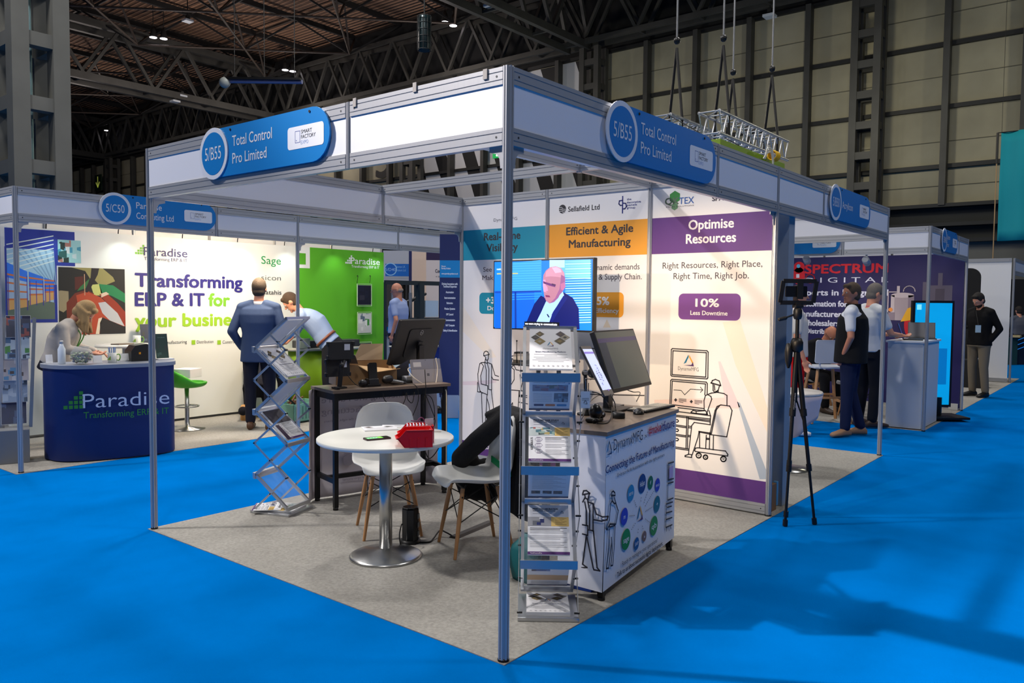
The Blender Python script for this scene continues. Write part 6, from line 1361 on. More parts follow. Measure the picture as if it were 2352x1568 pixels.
# green third
g0 = p.px((686, 563)); g1 = p.px((712, 800)); p.rect((g0[0], .03), (5.86, Z1), GB, 1.2, False)
a = p.px((686, 615)); b = p.px((710, 562)); p.rect((g0[0]-.02, a[1]), (b[0]+.01, Z1), WB, 2, False); p.rect((g0[0]-.02, a[1]+.05), (b[0]-.06, Z1-.09), GB, 2.4, False)
stairs(p, 793, 605, .034, WB); p.text('Paradise', (805, 606), (872, 608), WB, .1, 3, .01); p.text('Transforming ERP & IT', (807, 613), (871, 618), WB, .04, 3, 0.01)
m.build('fabric', o, world=True)
def arm_spot(x, label, en=9, tgt=None, y=7.30, z=Z1, col=(.86, 1.0, .93)):
    o = thing('spotlight', label, 'spotlight', (x, y, z), 0, 'small display spotlights')
    m = MB(); m.path([(0, .02, 0), (0, .0, .07), (0, -.08, .11), (0, -.20, .10)], .006, BLACKM, 6); m.build('arm', o)
    m = MB(); m.lathe([(.012, .03), (.022, .02), (.035, -.035), (.030, -.035)], (0, -.22, .09), M((150, 156, 158), .3, .7), 14, axis=(0, -.55, .83)); m.build('lamp_head', o)
    m = MB(); m.lathe([(0, -.034), (.029, -.034), (.029, -.033)], (0, -.22, .09), M((235, 255, 245), .4, emit=5), 14, axis=(0, -.55, .83)); m.build('lens', o)
    s_ = spot('spotlight_beam', (x, y-.24, z+.05), (x+.02, y, z-.75), en, col, 95, .9, .03); s_.parent = o; s_.matrix_parent_inverse = ROOTM[o.name].inverted()
for k, u in enumerate((125, 292, 440, 567, 675, 783, 878)):
    arm_spot(ony(u, 540, 7.1).x, 'arm spotlight number %s from the left on top of the long printed backdrop' % ('one', 'two', 'three', 'four', 'five', 'six', 'seven')[k] if False else ['arm spotlight over the blue corner of the long backdrop', 'arm spotlight over the leather photo on the backdrop', 'arm spotlight above the word Transforming on the backdrop', 'arm spotlight just left of the green word Sage', 'arm spotlight behind the middle post of the left stand', 'arm spotlight over the left part of the green backdrop', 'arm spotlight at the right end of the green backdrop'][k])
area('stand_wash', (2.8, 5.9, 2.2), .4, 48, (1.0, .76, .50), (3.2, 7.3, .5))
# curved blue counter
o = thing('reception_counter', 'curved blue counter with the Paradise logo across the left aisle', 'counter', (.95, 5.7, 0))
outl = [(.46, 5.98), (.452, 5.82), (.475, 5.70), (.545, 5.60), (.68, 5.52), (.80, 5.475), (1.10, 5.40), (1.30, 5.385), (1.43, 5.43), (1.50, 5.53), (1.52, 5.68), (1.50, 5.80), (1.40, 5.90), (.60, 6.06)]
outl = [(x, y+.02) for x, y in outl]
pts = []
n = len(outl)
for i in range(n):
    p0, p1, p2, p3 = outl[i-1], outl[i], outl[(i+1) % n], outl[(i+2) % n]
    for k in range(5):
        t = k/5; pts.append(tuple(.5*((2*p1[c])+(p2[c]-p0[c])*t+(2*p0[c]-5*p1[c]+4*p2[c]-p3[c])*t*t+(3*p1[c]-p0[c]-3*p2[c]+p3[c])*t**3) for c in (0, 1)))
CBL = M((4, 32, 98), 0.5, name='counter_blue')
m = MB(); m.prism(pts, (0, 0, 0.01), (1, 0, 0), (0, 1, 0), (0, 0, 1), .855, CBL, smooth=True)
pa = onz(190, 1062); pb = onz(330, 1050); uu = (pb-pa).normalized(); nn = Vector((uu.y, -uu.x, 0)); 
p = Print(pa+nn*.028, uu, (0, 0, 1), nn, m); WL = M((225, 230, 245), .5); GL = M((60, 150, 50), .5)
c = p.px((146, 940)); 
for i in range(4):
    for j in range(i+1): p.rect((c[0]+i*.042, c[1]+j*.042), (c[0]+i*.042+.032, c[1]+j*.042+.032), GL, 1, False)
p.text('Paradise', (190, 938), (389, 926), WL, .14, 1, -.005); p.text('Transforming ERP & IT', (192, 962), (388, 948), GL, .062, 1, 0)
m.build('body', o, world=True)
m = MB(); big = [(.98+(x-.98)*1.03, 5.68+(y-5.68)*1.05) for x, y in pts]; m.prism(big, (0, 0, .865), (1, 0, 0), (0, 1, 0), (0, 0, 1), .035, M((150, 156, 170), .4, .2), smooth=True); m.build('countertop', o, world=True)
CZ = .90
def cz(u, v): return onz(u, v, CZ)
m = MB(); m.lathe([(.03, 0), (.033, .005), (.033, .14), (.018, .175), (.016, .19)], cz(142, 836), M((225, 235, 245), .3), 20); b_ = m
o = thing('water_bottle', 'white insulated bottle with a silver cap on the blue counter', 'bottle', tuple(cz(142, 836))); m.v = [(x-o.location.x, y-o.location.y, z-o.location.z) for x, y, z in m.v]; m.build('body', o)
m = MB(); m.lathe([(.017, .19), (.017, .215), (.012, .22), (0, .22)], (0, 0, 0), ALU, 16); m.build('cap', o)
q = cz(188, 836); o = thing('sweet_bowl', 'round glass bowl of wrapped green and blue sweets on the blue counter', 'bowl', tuple(q))
m = MB(); m.lathe([(.04, 0), (.08, .022), (.102, .07), (.093, .115), (.062, .155), (.07, .166), (.066, .166), (.058, .153), (.087, .115), (.096, .07), (.075, .026), (.0, .006)], (0, 0, 0), M((215, 225, 225), .05, alpha=.14), 30); m.build('glass', o)
rn = random.Random(3); m = MB(); cs = [M(c, .35) for c in ((90, 110, 60), (30, 50, 110), (200, 205, 170), (50, 60, 30), (130, 150, 90), (110, 60, 50))]
for k in range(190):
    a = rn.uniform(0, 6.28); z = rn.uniform(.012, .11); r = .088*math.sqrt(max(.05, 1-((z-.065)/.066)**2))*math.sqrt(rn.uniform(.3, 1))
    m.sph((r*math.cos(a), r*math.sin(a), z), (.013, .009, .008), cs[k % 6], 6, 4, R=Matrix.Rotation(a*3, 3, 'Z'))
tag(m.build('sweet', label='wrapped sweets filling the round glass bowl', cat='sweets', kind='stuff'), kind='stuff').location = (q.x, q.y, q.z+.008)
def mug(q, label, dz=0, pens=False):
    o = thing('mug', label, 'mug', tuple(q), -.6, 'white Paradise mugs')
    m = MB(); m.lathe([(.038, 0), (.040, .004), (.041, .095), (.038, .095), (.036, .01), (0, .01)], (0, 0, 0), M((226, 230, 226), .35), 26); m.build('body', o)
    m = MB(); m.path([(.04, 0, .075), (.062, 0, .078), (.070, 0, .05), (.060, 0, .022), (.04, 0, .024)], .005, M((120, 180, 70), .4), 8); m.build('handle', o, label='green-edged handle')
    n_ = Vector((-math.sin(.45), -math.cos(.45), 0)); u_ = Vector((math.cos(.45), -math.sin(.45), 0)); m = MB()
    for i in range(4):
        for j in range(i+1): 
            x = -.018+i*.009; z = .03+j*.009; m.box(n_*.0405+u_*x*1.0+Vector((0, 0, z)), (.007, .004, .007), LG2, rz=-.45)
    m.build('logo', o)
    return o
mq = cz(258, 832); mug(mq, 'white mug full of blue pens on the blue counter')
for k in range(9):
    a = k*.7; m = MB(); b0 = mq+Vector((.018*math.cos(a), .018*math.sin(a), .012)); m.tube(b0, b0+Vector((.014*math.cos(a), .014*math.sin(a), .135)), .004, M((130, 160, 215) if k % 2 else (190, 205, 230), .3), 6)
    m.build('pen', label=None, cat=None); bpy.data.objects[-1] if False else None
for k, ob_ in enumerate([x for x in bpy.data.objects if x.name.startswith('pen') and 'label' not in x]): tag(ob_, 'pale blue pen standing in the white mug on the blue counter', 'pen', 'pens in the mug')
def card(u, v, label, w=.085, h=.07):
    q = cz(u, v); o = thing('card_holder', label, 'card holder', tuple(q), -.12, 'business card holders')
    m = MB(); m.prism([(0, 0), (.05, 0), (.05, .004), (.03, .03), (.026, .03), (.0, .004)], (-w/2, 0, 0), (0, 1, 0), (0, 0, 1), (1, 0, 0), w, CLEAR); m.build('holder', o)
    m = MB(); m.box((0, .028, h/2+.008), (w*.95, .008, h), PAPER, R=Matrix.Rotation(-.25, 3, 'X'))
    for i in range(4): m.box((-.005, .022+i*.0045, .02+i*.014), (w*.6, .001, .003), GT, R=Matrix.Rotation(-.25, 3, 'X'))
    m.build('cards', o)
card(226, 835, 'business card holder left of the pen mug'); card(288, 830, 'business card holder right of the pen mug'); card(115, 836, 'small white card box at the left end of the blue counter', .06, .08)
q = cz(320, 828); o = thing('label_printer', 'black boxy label printer with an orange button on the blue counter', 'printer', tuple(q), -.15)
m = MB(); m.prism([(0, 0), (.2, 0), (.2, .15), (.15, .17), (.04, .155), (.0, .10)], (-.10, -.08, 0), (1, 0, 0), (0, 0, 1), (0, 1, 0), .20, M((22, 24, 26), .4)); m.build('casing', o, bevel=.006)
m = MB(); m.box((-.02, -.083, .08), (.018, .006, .02), M((240, 160, 10), .4)); m.build('button', o, label='orange button')
def standcard(u, v, w, h, label, c1, c2, t1='', z=CZ, rz=-.1):
    q = onz(u, v, z); o = thing('show_card', label, 'show card', tuple(q), rz, 'dark show cards on the blue counter')
    m = MB(); m.prism([(-w/2, 0), (w/2, 0), (w/2, h), (-w/2, h)], (0, 0, 0), (1, 0, 0), (0, .2, .98), (0, -1, 0), .004, M(c1, .5)); p = Print((0, -.0045, 0), (1, 0, 0), (0, .2, .98), (0, -1, .2), m)
    p.photo((-w*.42, h*.12), (w*.42, h*.7), [M(c, .5) for c in (c1, c2, c1, (50, 60, 60))], 4, 4, 1, False, 4)
    if t1: p.ctext(t1, (0, h*.84), .010, M((130, 160, 150), .5), 3)
    m.build('card', o)
standcard(374, 825, .125, .265, 'dark green show card leaning at the right of the blue counter', (36, 64, 58), (60, 90, 84), 'Your planner'); standcard(341, 790, .16, .24, 'dark blue show card half hidden behind the left post', (38, 52, 76), (70, 90, 120), z=.98)
m = MB(); q = cz(383, 826); m.box(q+Vector((0, .05, .006)), (.16, .11, .012), PAPER, rz=-.1); m.build('paper_pad', label='pale pad of paper at the right end of the blue counter', cat='paper')
# white high table behind
q = dep(288, 790, 8.8); o = thing('high_table', 'round white poseur table behind the blue counter', 'table', (q.x, q.y, 0))
m = MB(); m.lathe([(0, q.z-.03), (.30, q.z-.03), (.305, q.z-.02), (.30, q.z), (0, q.z)], (0, 0, 0), TOPW, 48); m.build('tabletop', o)
m = MB(); m.tube((0, 0, .03), (0, 0, q.z-.03), .035, STEELB, 20); m.build('column', o); m = MB(); m.lathe([(.24, 0), (.24, .012), (.05, .035), (0, .035)], (0, 0, 0), STEELB, 36); m.build('base', o)
mug(Vector((q.x+.10, q.y-.06, q.z)), 'white mug standing on the round high table behind the counter')
m = MB(); m.box((q.x-.07, q.y-.08, q.z+.007), (.2, .12, .012), M((120, 110, 100), .6), rz=.3); m.build('leaflet', label='dark leaflet lying on the round high table', cat='leaflet')
# green stool with a white box
q = onz(430, 985); o = thing('bar_stool', 'lime green bucket bar stool on a chrome disc base', 'stool', (q.x, q.y, 0))
LIME = M((70, 175, 40), .4)
m = MB(); m.lathe([(.20, 0), (.20, .01), (.03, .035), (.025, .12), (.025, .50)], (0, 0, 0), STEELB, 36); m.build('base', o)
m = MB(); m.path([(.13*math.cos(a), .13*math.sin(a), .27) for a in np.linspace(0, 2*PI, 16)[:-1]], .009, STEELB, 8, closed=True, smooth=0); m.tube((0, 0, .27), (.13, 0, .27), .008, STEELB); m.build('footrest', o)
def stl(i, j): a = 2*PI*i; r = .22*math.sin(j*PI*.5); return (r*math.cos(a), r*.9*math.sin(a), .50+.055*j**3+(.16*max(0, -math.cos(a))*j**4))
m = MB(); m.grid(stl, 30, 10, LIME); m.build('seat', o, solid=.03, subsurf=1)
m = MB(); m.box((q.x, q.y-.02, .66), (.24, .22, .10), M((236, 230, 224), .6), rz=.5); m.build('storage_box', label='white lidded box sitting on the lime green stool', cat='box', bevel=.003)
# acrylic literature tower on its grey foot
q = onz(45, 1062); o = thing('literature_stand', 'tall stepped literature stand with a grey box foot behind the left corner post', 'literature stand', (q.x, q.y+.11, 0), -.35)
m = MB(); m.prism([(-.14, 0), (.16, 0), (.13, .31), (-.14, .31)], (-.13, 0, 0), (0, 1, 0), (0, 0, 1), (1, 0, 0), .25, M((128, 132, 138), .5)); m.build('foot', o, bevel=.006)
m = MB()
for sx in (-.11, .13): m.bar((sx, .06, .3), (sx+.05, .16, 1.33), .012, .03, RF)
m.build('rail', o)
for k in range(5):
    m = MB(); z = .34+k*.20; y = -.0+k*.03; x = .0+k*.012; m.prism([(0, 0), (.03, 0), (.075, .18), (.045, .18)], (-.11+x, y, z), (0, 1, 0), (0, 0, 1), (1, 0, 0), .23, CLEAR); m.build('pocket', o)
for k, (lb, pal) in enumerate((('navy brochure in the lowest pocket of the tall literature stand', ((20, 30, 70), (60, 80, 120), (24, 34, 76))), ('blue-white brochure second from the bottom in the tall literature stand', ((130, 150, 175), (60, 80, 100), (160, 176, 196))), ('brown speckled brochure in the middle pocket of the tall literature stand', ((190, 180, 180), (70, 50, 50), (215, 210, 210), (90, 150, 190))), ('white-green brochure second from the top of the tall literature stand', ((190, 205, 215), (70, 110, 150), (60, 140, 50), (40, 60, 90))), ('dark navy brochure at the top of the tall literature stand', ((14, 22, 56), (60, 80, 120), (150, 60, 50), (16, 24, 60))))):
    Mx = rootm(o); z = .345+k*.20; y = .015+k*.03; x = k*.012; b = thing('brochure', lb, 'brochure', tuple(Mx @ Vector((x, y, z))), -.35, 'brochures in the tall literature stand')
    m = MB(); m.prism([(-.10, 0), (.10, 0), (.10, .21), (-.10, .21)], (0, 0, 0), (1, 0, 0), (0, .24, .97), (0, -1, 0), .006, PAPER); pr = Print((0, -.0065, 0), (1, 0, 0), (0, .24, .97), (0, -1, .24), m); pr.photo((-.098, .002), (.098, .208), [M(c, .5) for c in pal], 4, 4, .5, False, k+20); m.build('stack', b)
# literature pockets on the green backdrop
for (a, b, lb, pal) in (((822, 700), (853, 655), 'navy brochure in the top clear pocket on the green backdrop', ((8, 12, 36), (40, 40, 56), (12, 18, 44))), ((823, 765), (853, 719), 'pale brochure in the middle clear pocket on the green backdrop', ((200, 206, 206), (90, 110, 130), (60, 140, 60), (220, 224, 224))), ((822, 830), (853, 787), 'navy brochure in the lowest clear pocket on the green backdrop', ((8, 12, 36), (50, 40, 40), (12, 18, 44)))):
    A = ony(a[0], a[1], 7.2); B_ = ony(b[0], b[1], 7.2); o = thing('literature_pocket', lb, 'literature pocket', tuple(A), 0, 'clear pockets on the green backdrop')
    m = MB(); x0, x1, z0, z1 = A.x-.01, B_.x+.01, A.z-.02, B_.z+.02
    for q4 in ((x0, x0+.006, z0, z1), (x1-.006, x1, z0, z1), (x0, x1, z0, z0+.006), (x0, x1, z1-.006, z1)): m.bx(q4[0], q4[1], 7.20, 7.215, q4[2], q4[3], M((190, 220, 180), .3))
    m.build('pocket', o, world=True)
    m = MB(); m.bx(A.x, B_.x, 7.205, 7.215, A.z, B_.z, PAPER); pr = Print((0, 7.204, 0), (1, 0, 0), (0, 0, 1), (0, -1, 0), m); pr.photo((A.x+.003, A.z+.003), (B_.x-.003, B_.z-.003), [M(c, .5) for c in pal], 3, 4, .5, False, 8); m.build('brochure', o, world=True)
m = MB()
for u in (820, 849): A = ony(u, 632, 7.22); m.path([A+Vector((0, 0, -.12)), A+Vector((.01, -.01, -.02)), A+Vector((.03, .03, .0)), A+Vector((.05, .05, -.02))], .004, BLACKM, 6)
m.build('wire_hook', label='pair of thin black wire hooks above the pockets on the green backdrop', cat='hook')
# dark topped green counter with a drawer unit
q = onz(735, 955); o = thing('green_counter', 'green curved counter with a dark top behind the bending man', 'counter', (4.28, 6.72, 0), -.1)
m = MB(); m.loft([((0, 0, .0), (1, 0, 0), (0, 1, 0), .52, .2), ((0, 0, .84), (1, 0, 0), (0, 1, 0), .52, .2)], M((120, 165, 20), .5), 32, 3.0); m.build('body', o)
m = MB(); m.loft([((0, 0, .84), (1, 0, 0), (0, 1, 0), .58, .23), ((0, 0, .875), (1, 0, 0), (0, 1, 0), .58, .23)], M((160, 166, 160), .4), 32, 3.0); m.build('countertop', o)
o = thing('printer', 'long dark grey machine lying on the green counter', 'printer', (4.33, 6.68, .875), -.1)
m = MB(); m.bx(-.5, .42, -.12, .12, 0, .10, M((44, 48, 54), .4)); m.build('casing', o, bevel=.01); m = MB(); m.tube((.30, -.121, .06), (.30, -.128, .06), .018, BLACK, 16); m.build('knob', o)
m = MB(); q = onz(708, 785, .875); m.box((3.85, 6.58, .945), (.14, .03, .13), M((150, 165, 150), .5), rz=-.2); m.build('picture_card', label='small grey framed card at the left of the green counter', cat='card')
# teal crate with tools
o = thing('crate', 'pale teal plastic crate of cables and tools on the carpet beside the middle post', 'crate', (3.50, 6.22, 0), .15); TC = M((110, 165, 150), .6)
m = MB(); m.bx(-.28, .28, -.19, -.175, .02, .24, TC); m.bx(-.28, .28, .175, .19, .02, .24, TC); m.bx(-.28, -.265, -.19, .19, .02, .24, TC); m.bx(.265, .28, -.19, .19, .02, .24, TC); m.bx(-.28, .28, -.19, .19, .02, .035, TC); m.build('tub', o, bevel=.004)
m = MB()
for k in range(9): m.bx(-.25+k*.055, -.23+k*.055, -.196, -.19, .05, .21, M((80, 130, 118), .6))
m.build('rib', o); 
m = MB(); rn = random.Random(9)
for k in range(9): a = Vector((rn.uniform(-.2, .2), rn.uniform(-.12, .12), .22)); m.bar(a, a+Vector((rn.uniform(-.2, .2), rn.uniform(-.1, .1), rn.uniform(.02, .14))), .02, .015, BLACK if k % 2 else M((110, 70, 50), .6))
m.build('contents', o)
# counter at the right end of that stand, with display boards behind
o = thing('branded_counter', 'pale blue counter with dark blue band and Paradise logo near the printed wall', 'counter', (5.5, 5.9, 0))
A = onz(975, 949); d = Vector((.966, -.26, 0)); nq = Vector((d.y, -d.x, 0))
m = MB(); m.prism([(-.3, 0), (.95, 0), (.95, .74), (-.3, .74)], A, d, (0, 0, 1), -nq, .35, M((176, 200, 226), .5)); p = Print(A+nq*.0015, d, (0, 0, 1), nq, m)
p.rect((-.3, .74), (.95, .86), M((8, 50, 140), .5), 1, False)
c = p.px((1016, 888)); 
for i in range(5):
    for j in range(i+1): p.rect((c[0]+i*.045, c[1]+j*.04), (c[0]+i*.045+.032, c[1]+j*.04+.028), M((70, 130, 90), .5), 1, False)
p.text('Paradise', (1009, 912), (1100, 905), M((60, 80, 130), .5), .10, 1, 0); p.text('Transforming ERP & IT', (1010, 926), (1100, 920), M((100, 120, 160), .5), .035, 1, 0)
m.build('body', o, world=True)
m = MB(); m.prism([(-.32, .74), (.97, .74), (.97, .89), (-.32, .89)], A+nq*.0, d, (0, 0, 1), -nq, .37, M((10, 52, 145), .5)); m.prism([(-.34, .89), (.99, .89), (.99, .905), (-.34, .905)], A+nq*.02, d, (0, 0, 1), -nq, .41, M((170, 178, 190), .4)); m.build('countertop', o, world=True)
o = thing('control_panel_demo', 'lit demonstration board of green and yellow modules on the pale blue counter', 'demonstration board', tuple(onz(1033, 797, .905)))
b0 = onz(1033, 797, .905); Uc2 = Vector((.627, -.778, 0)); m = MB(); m.prism([(-.15, 0), (.2, 0), (.2, .26), (-.15, .26)], b0, Uc2, (0, 0, 1), (.778, .627, 0), .05, M((30, 34, 40), .5)); m.build('board', o, world=True)
m = MB(); rn = random.Random(5)
for k in range(22):
    x = rn.uniform(-.14, .16); z = rn.uniform(.0, .2); m.prism([(x, z), (x+.02, z), (x+.02, z+.06), (x, z+.06)], b0-Vector((.778, .627, 0))*.03, Uc2, (0, 0, 1), (.778, .627, 0), .03, rn.choice([M((40, 150, 60), .5), M((230, 220, 120), .5, emit=.5), M((60, 70, 80), .5), M((180, 150, 60), .5), M((200, 60, 50), .5)]))
m.build('module', o, world=True)
m = MB(); q = onz(1003, 948); m.sph(q+Vector((0, 0, .05)), (.07, .06, .05), BLACK, 12, 8)
for k in range(3): m.path([q+Vector((.08*math.cos(a+k), .08*math.sin(a+k), .01+.012*k)) for a in np.linspace(0, 2*PI, 12)[:-1]], .006, BLACK, 6, closed=True, smooth=0)
m.build('cable_bundle', label='black tangle of cable on the blue carpet by the pale blue counter', cat='cable')
# navy board
D1 = 10.2; a = dep(1010, 570, D1); b = dep(1062, 795, D1); o = thing('display_banner', 'tall navy display banner listing Automation and Robotics beside the printed wall', 'banner', (a.x, a.y, 0))
NVB = M((26, 40, 96), .6); Uc = Vector((.627, -.778, 0)); Nc = Vector((-.778, -.627, 0)); W2 = (b-a).dot(Uc)
m = MB(); z0, z1 = .3, a.z+.18; m.prism([(0, z0), (W2, z0), (W2, z1), (0, z1)], (a.x, a.y, 0), Uc, (0, 0, 1), -Nc, .03, NVB)
m.prism([(.05, 0), (W2-.05, 0), (W2-.05, z0), (.05, z0)], (a.x, a.y, 0), Uc, (0, 0, 1), -Nc, .03, ALU)
p = Print(Vector((a.x, a.y, 0))+Nc*.001, Uc, (0, 0, 1), Nc, m); p.rect((1010, 637), (1062, 598), M((0, 135, 205), .6), 1)
for (t, u0, v, u1, h) in (('Discover', 1014, 613, 1024, .022), ('Parmley Graham', 1014, 618, 1035, .022), ('www.parmley-graham.co.uk', 1014, 630, 1052, .022), ('Driving Innovation with', 1015, 654, 1051, .028), ('Technical Expertise', 1018, 660, 1049, .028), ('Automation', 1024, 673, 1042, .028), ('Instrumentation', 1021, 686, 1046, .028), ('Robotics', 1026, 698, 1040, .028), ('Motion Systems', 1021, 711, 1045, .028), ('UV Control', 1025, 724, 1041, .028), ('Communication', 1022, 737, 1045, .028), ('IIoT Compute', 1024, 749, 1044, .028), ('Safety & Identification', 1018, 761, 1050, .028)):
    p.text(t, (u0, v), (u1, v), M((225, 232, 245), .6), h, 2, .02)
m.build('panel', o, world=True)
def board(u0, u1, vt, vb, D, mat, label, name='display_board', cat='board', art=None, th=.05):
    a = dep(u0, vt, D); b = dep(u1, vb, D); w = (b-a).dot(Uc); o = thing(name, label, cat, (a.x, a.y, 0))
    m = MB(); m.prism([(0, b.z), (w, b.z), (w, a.z), (0, a.z)], (a.x, a.y, 0), Uc, (0, 0, 1), -Nc, th, mat)
    if b.z > .05:
        for x in (.04, w-.04): m.prism([(x-.02, 0), (x+.02, 0), (x+.02, b.z), (x-.02, b.z)], (a.x, a.y, 0), Uc, (0, 0, 1), -Nc, th, ALU)
    p = Print(Vector((a.x, a.y, 0))+Nc*.001, Uc, (0, 0, 1), Nc, m)
    if art: art(p)
    m.build('panel', o, world=True); return o
board(946, 979, 575, 790, 17, M((226, 200, 178), .6), 'tall warm white panel beyond the black machine frame')
def art_co(p): p.rect((979, 597), (1012, 560), M((46, 28, 70), .6), 1); p.text('Control', (1000, 626), (1022, 626), M((40, 36, 60), .6), .075, 2, .02); p.text('+300', (1000, 637), (1020, 637), M((90, 84, 96), .6), .035, 2)
board(979, 1013, 570, 790, 16.6, M((222, 208, 202), .6), 'white panel with a purple head and dark lettering beyond the navy banner', art=art_co)
def art_nb(p):
    p.rect((885, 634), (940, 606), M((0, 100, 190), .6), 1); c = p.px((897, 618)); p.circ(c, .14, M((150, 200, 235), .6), 2, False); p.circ(c, .12, M((0, 90, 180), .6), 3, False); p.ctext('5/D40', (c[0], c[1]-.04), .07, M((150, 190, 235), .6), 4)
    p.text('Newton UK', (909, 615), (931, 615), M((130, 180, 230), .6), .055, 2); p.text('Brokers Ltd', (909, 623), (932, 623), M((130, 180, 230), .6), .055, 2); p.rect((881, 640), (946, 636), ALU, 2)
    p.rect((939, 650), (946, 575), M((24, 34, 90), .6), 4)
board(880, 946, 575, 650, 17.4, M((178, 180, 188), .6), 'far stand fascia with a small blue Newton UK Brokers sign', art=art_nb)
# black framed machine enclosure with a robot arm
a = dep(884, 648, 14.8); b = dep(1012, 648, 15.6); o = thing('machine_enclosure', 'black framed glass machine enclosure beyond the grey-haired man', 'machine', (a.x, a.y, 0)); BF = M((36, 46, 50), .5)
d = Vector((b.x-a.x, b.y-a.y, 0)); L = d.length; d.normalize(); s_ = Vector((-d.y, d.x, 0)); zt = a.z
m = MB()
for t, w in ((0, .05), (.62, .12), (1, .05)):
    P_ = Vector((a.x, a.y, 0))+d*L*t; m.bar(P_, P_+Vector((0, 0, zt)), w, w, BF); m.bar(P_+s_*.9, P_+s_*.9+Vector((0, 0, zt)), .05, .05, BF)
for z in (zt, 1.15, .9):
    m.bar(Vector((a.x, a.y, z)), Vector((a.x, a.y, z))+d*L, .06, .08, BF); 
m.build('frame', o, world=True)
m = MB(); m.prism([(0, 0), (L, 0), (L, .88), (0, .88)], (a.x, a.y, 0), d, (0, 0, 1), s_, .9, M((150, 156, 160), .5)); m.build('cabinet', o, world=True)
m = MB(); m.prism([(L*.66, .92), (L*.98, .92), (L*.98, 1.1), (L*.66, 1.1)], (a.x, a.y, 0), d, (0, 0, 1), s_, .3, M((214, 216, 214), .5)); m.prism([(L*.72, 1.2), (L*.96, 1.2), (L*.96, 1.52), (L*.72, 1.52)], (a.x, a.y, 0), d, (0, 0, 1), s_, .3, M((180, 200, 216), .5)); m.build('control_box', o, world=True)
ar = [Vector((a.x, a.y, 0))+d*L*x+s_*.35+Vector((0, 0, z)) for x, z in ((.56, .92), (.56, 1.25), (.5, 1.45), (.38, 1.34), (.28, 1.28))]
m = MB()
for p0, p1, r in zip(ar[:-1], ar[1:], (.09, .08, .07, .06)): m.cap(p0, p1, r, r*.85, M((24, 26, 28), .4))
m.cap(ar[2], ar[2]+d*.5+Vector((0, 0, .2)), .04, .03, M((20, 20, 22), .4)); m.build('robot_arm', o, world=True)
m = MB()
for k in range(4): P_ = Vector((a.x, a.y, .92))+d*(.15+k*.2)+s_*.3; m.tube(P_, P_+Vector((0, 0, .75)), .035, M((150, 156, 166), .3, .5) if k % 2 else M((60, 62, 70), .4), 10)
m.build('cylinder', o, world=True)
# ================================================================== STANDS ALONG THE RIGHT AISLE
frame('white shell-scheme stand beyond the second aisle with the Spectrum Digital wall', (9.2, 1.5, 0))
for (x, y) in ((8.0, 0), (10.45, 0), (8.0, 4.0)): post(x, y, z1=HP)
post(8.0, 1.0, z0=2.15, z1=HP, name='fascia_post', r=.018); post(9.75, 0, z0=2.15, z1=HP, name='fascia_post', r=.018)
for a, b in (((8, 0), (9.75, 0)), ((9.75, 0), (10.45, 0)), ((8, 1.0), (8, 0)), ((8, 4.0), (8, 1.0))): fascia(a, b, z0=2.15, z1=HP)
NVY = M((22, 18, 84), .55, name='spectrum_navy')
mb = MB(); p = Print((10.43, 0, 0), (0, -1, 0), (0, 0, 1), (-1, 0, 0), mb); p.st = .002
p.rect((-4.0, .03), (-.02, 2.27), NVY, .5, False); SR = M((214, 20, 40), .55)
p.text('SPECTRUM', (1849, 627), (2039, 626), SR, .145, 2, .035); p.text('D I G I T A L', (1849, 649), (2040, 648), WL, .085, 2, 0)
p.text('Experts in Integrated', (1830, 680), (2040, 676), WL, .095, 2, .03); p.text('Automation for', (1838, 704), (1946, 703), WL, .095, 2, .03); p.text('Manufacturers,', (1830, 727), (1944, 727), WL, .095, 2, .03); p.text('Wholesalers &', (1838, 748), (1944, 748), WL, .095, 2, .03); p.text('Distributors', (1850, 766), (1930, 766), WL, .08, 2, .03)
c = p.px((1838, 625)); p.circ((c[0]-.02, c[1]+.08), .09, SR, 2, False); p.circ((c[0]-.02, c[1]-.06), .10, SR, 2, False, ry=.14); p.circ((c[0]-.03, c[1]+.10), .03, M((90, 190, 230), .5), 3, False); p.rect((c[0]-.06, c[1]-.09), (c[0]-.01, c[1]-.03), WL, 3, False)
c = p.px((1861, 640)); p.line([(c[0]+.07*math.cos(t), c[1]+.07*math.sin(t)) for t in np.linspace(0, 5, 14)], .015, SR, 3, False)
# printed tanks
TK = [M((176, 164, 168), .5), M((140, 128, 140), .5), M((206, 196, 196), .5)]
c0 = p.px((2045, 735)); c1 = p.px((2100, 678)); p.rect(c0, c1, TK[0], 2, False); p.rect((c0[0], c0[1]), (c0[0]+.05, c1[1]), TK[2], 3, False); p.rect((c1[0]-.08, c0[1]), (c1[0], c1[1]), TK[1], 3, False)
p.circ(((c0[0]+c1[0])/2, c1[1]), (c1[0]-c0[0])/2, TK[2], 3, False, ry=.04); p.line([(c0[0]-.04, c0[1]), (c0[0]-.04, c1[1]+.05), (c0[0]+.08, c1[1]+.05)], .014, TK[2], 4, False); p.rect((c0[0]+.08, c1[1]), (c0[0]+.12, c1[1]+.14), TK[2], 4, False)
p.line([(c0[0]+.25+.08*math.cos(t), c1[1]+.06+.08*math.sin(t)) for t in np.linspace(0, PI, 9)], .012, TK[2], 4, False); p.rect((c0[0]-.08, c0[1]+.0), (c0[0]+.06, c0[1]+.12), TK[1], 4, False); p.circ((c0[0]+.0, c0[1]+.16), .03, M((240, 150, 60), .5), 5, False)
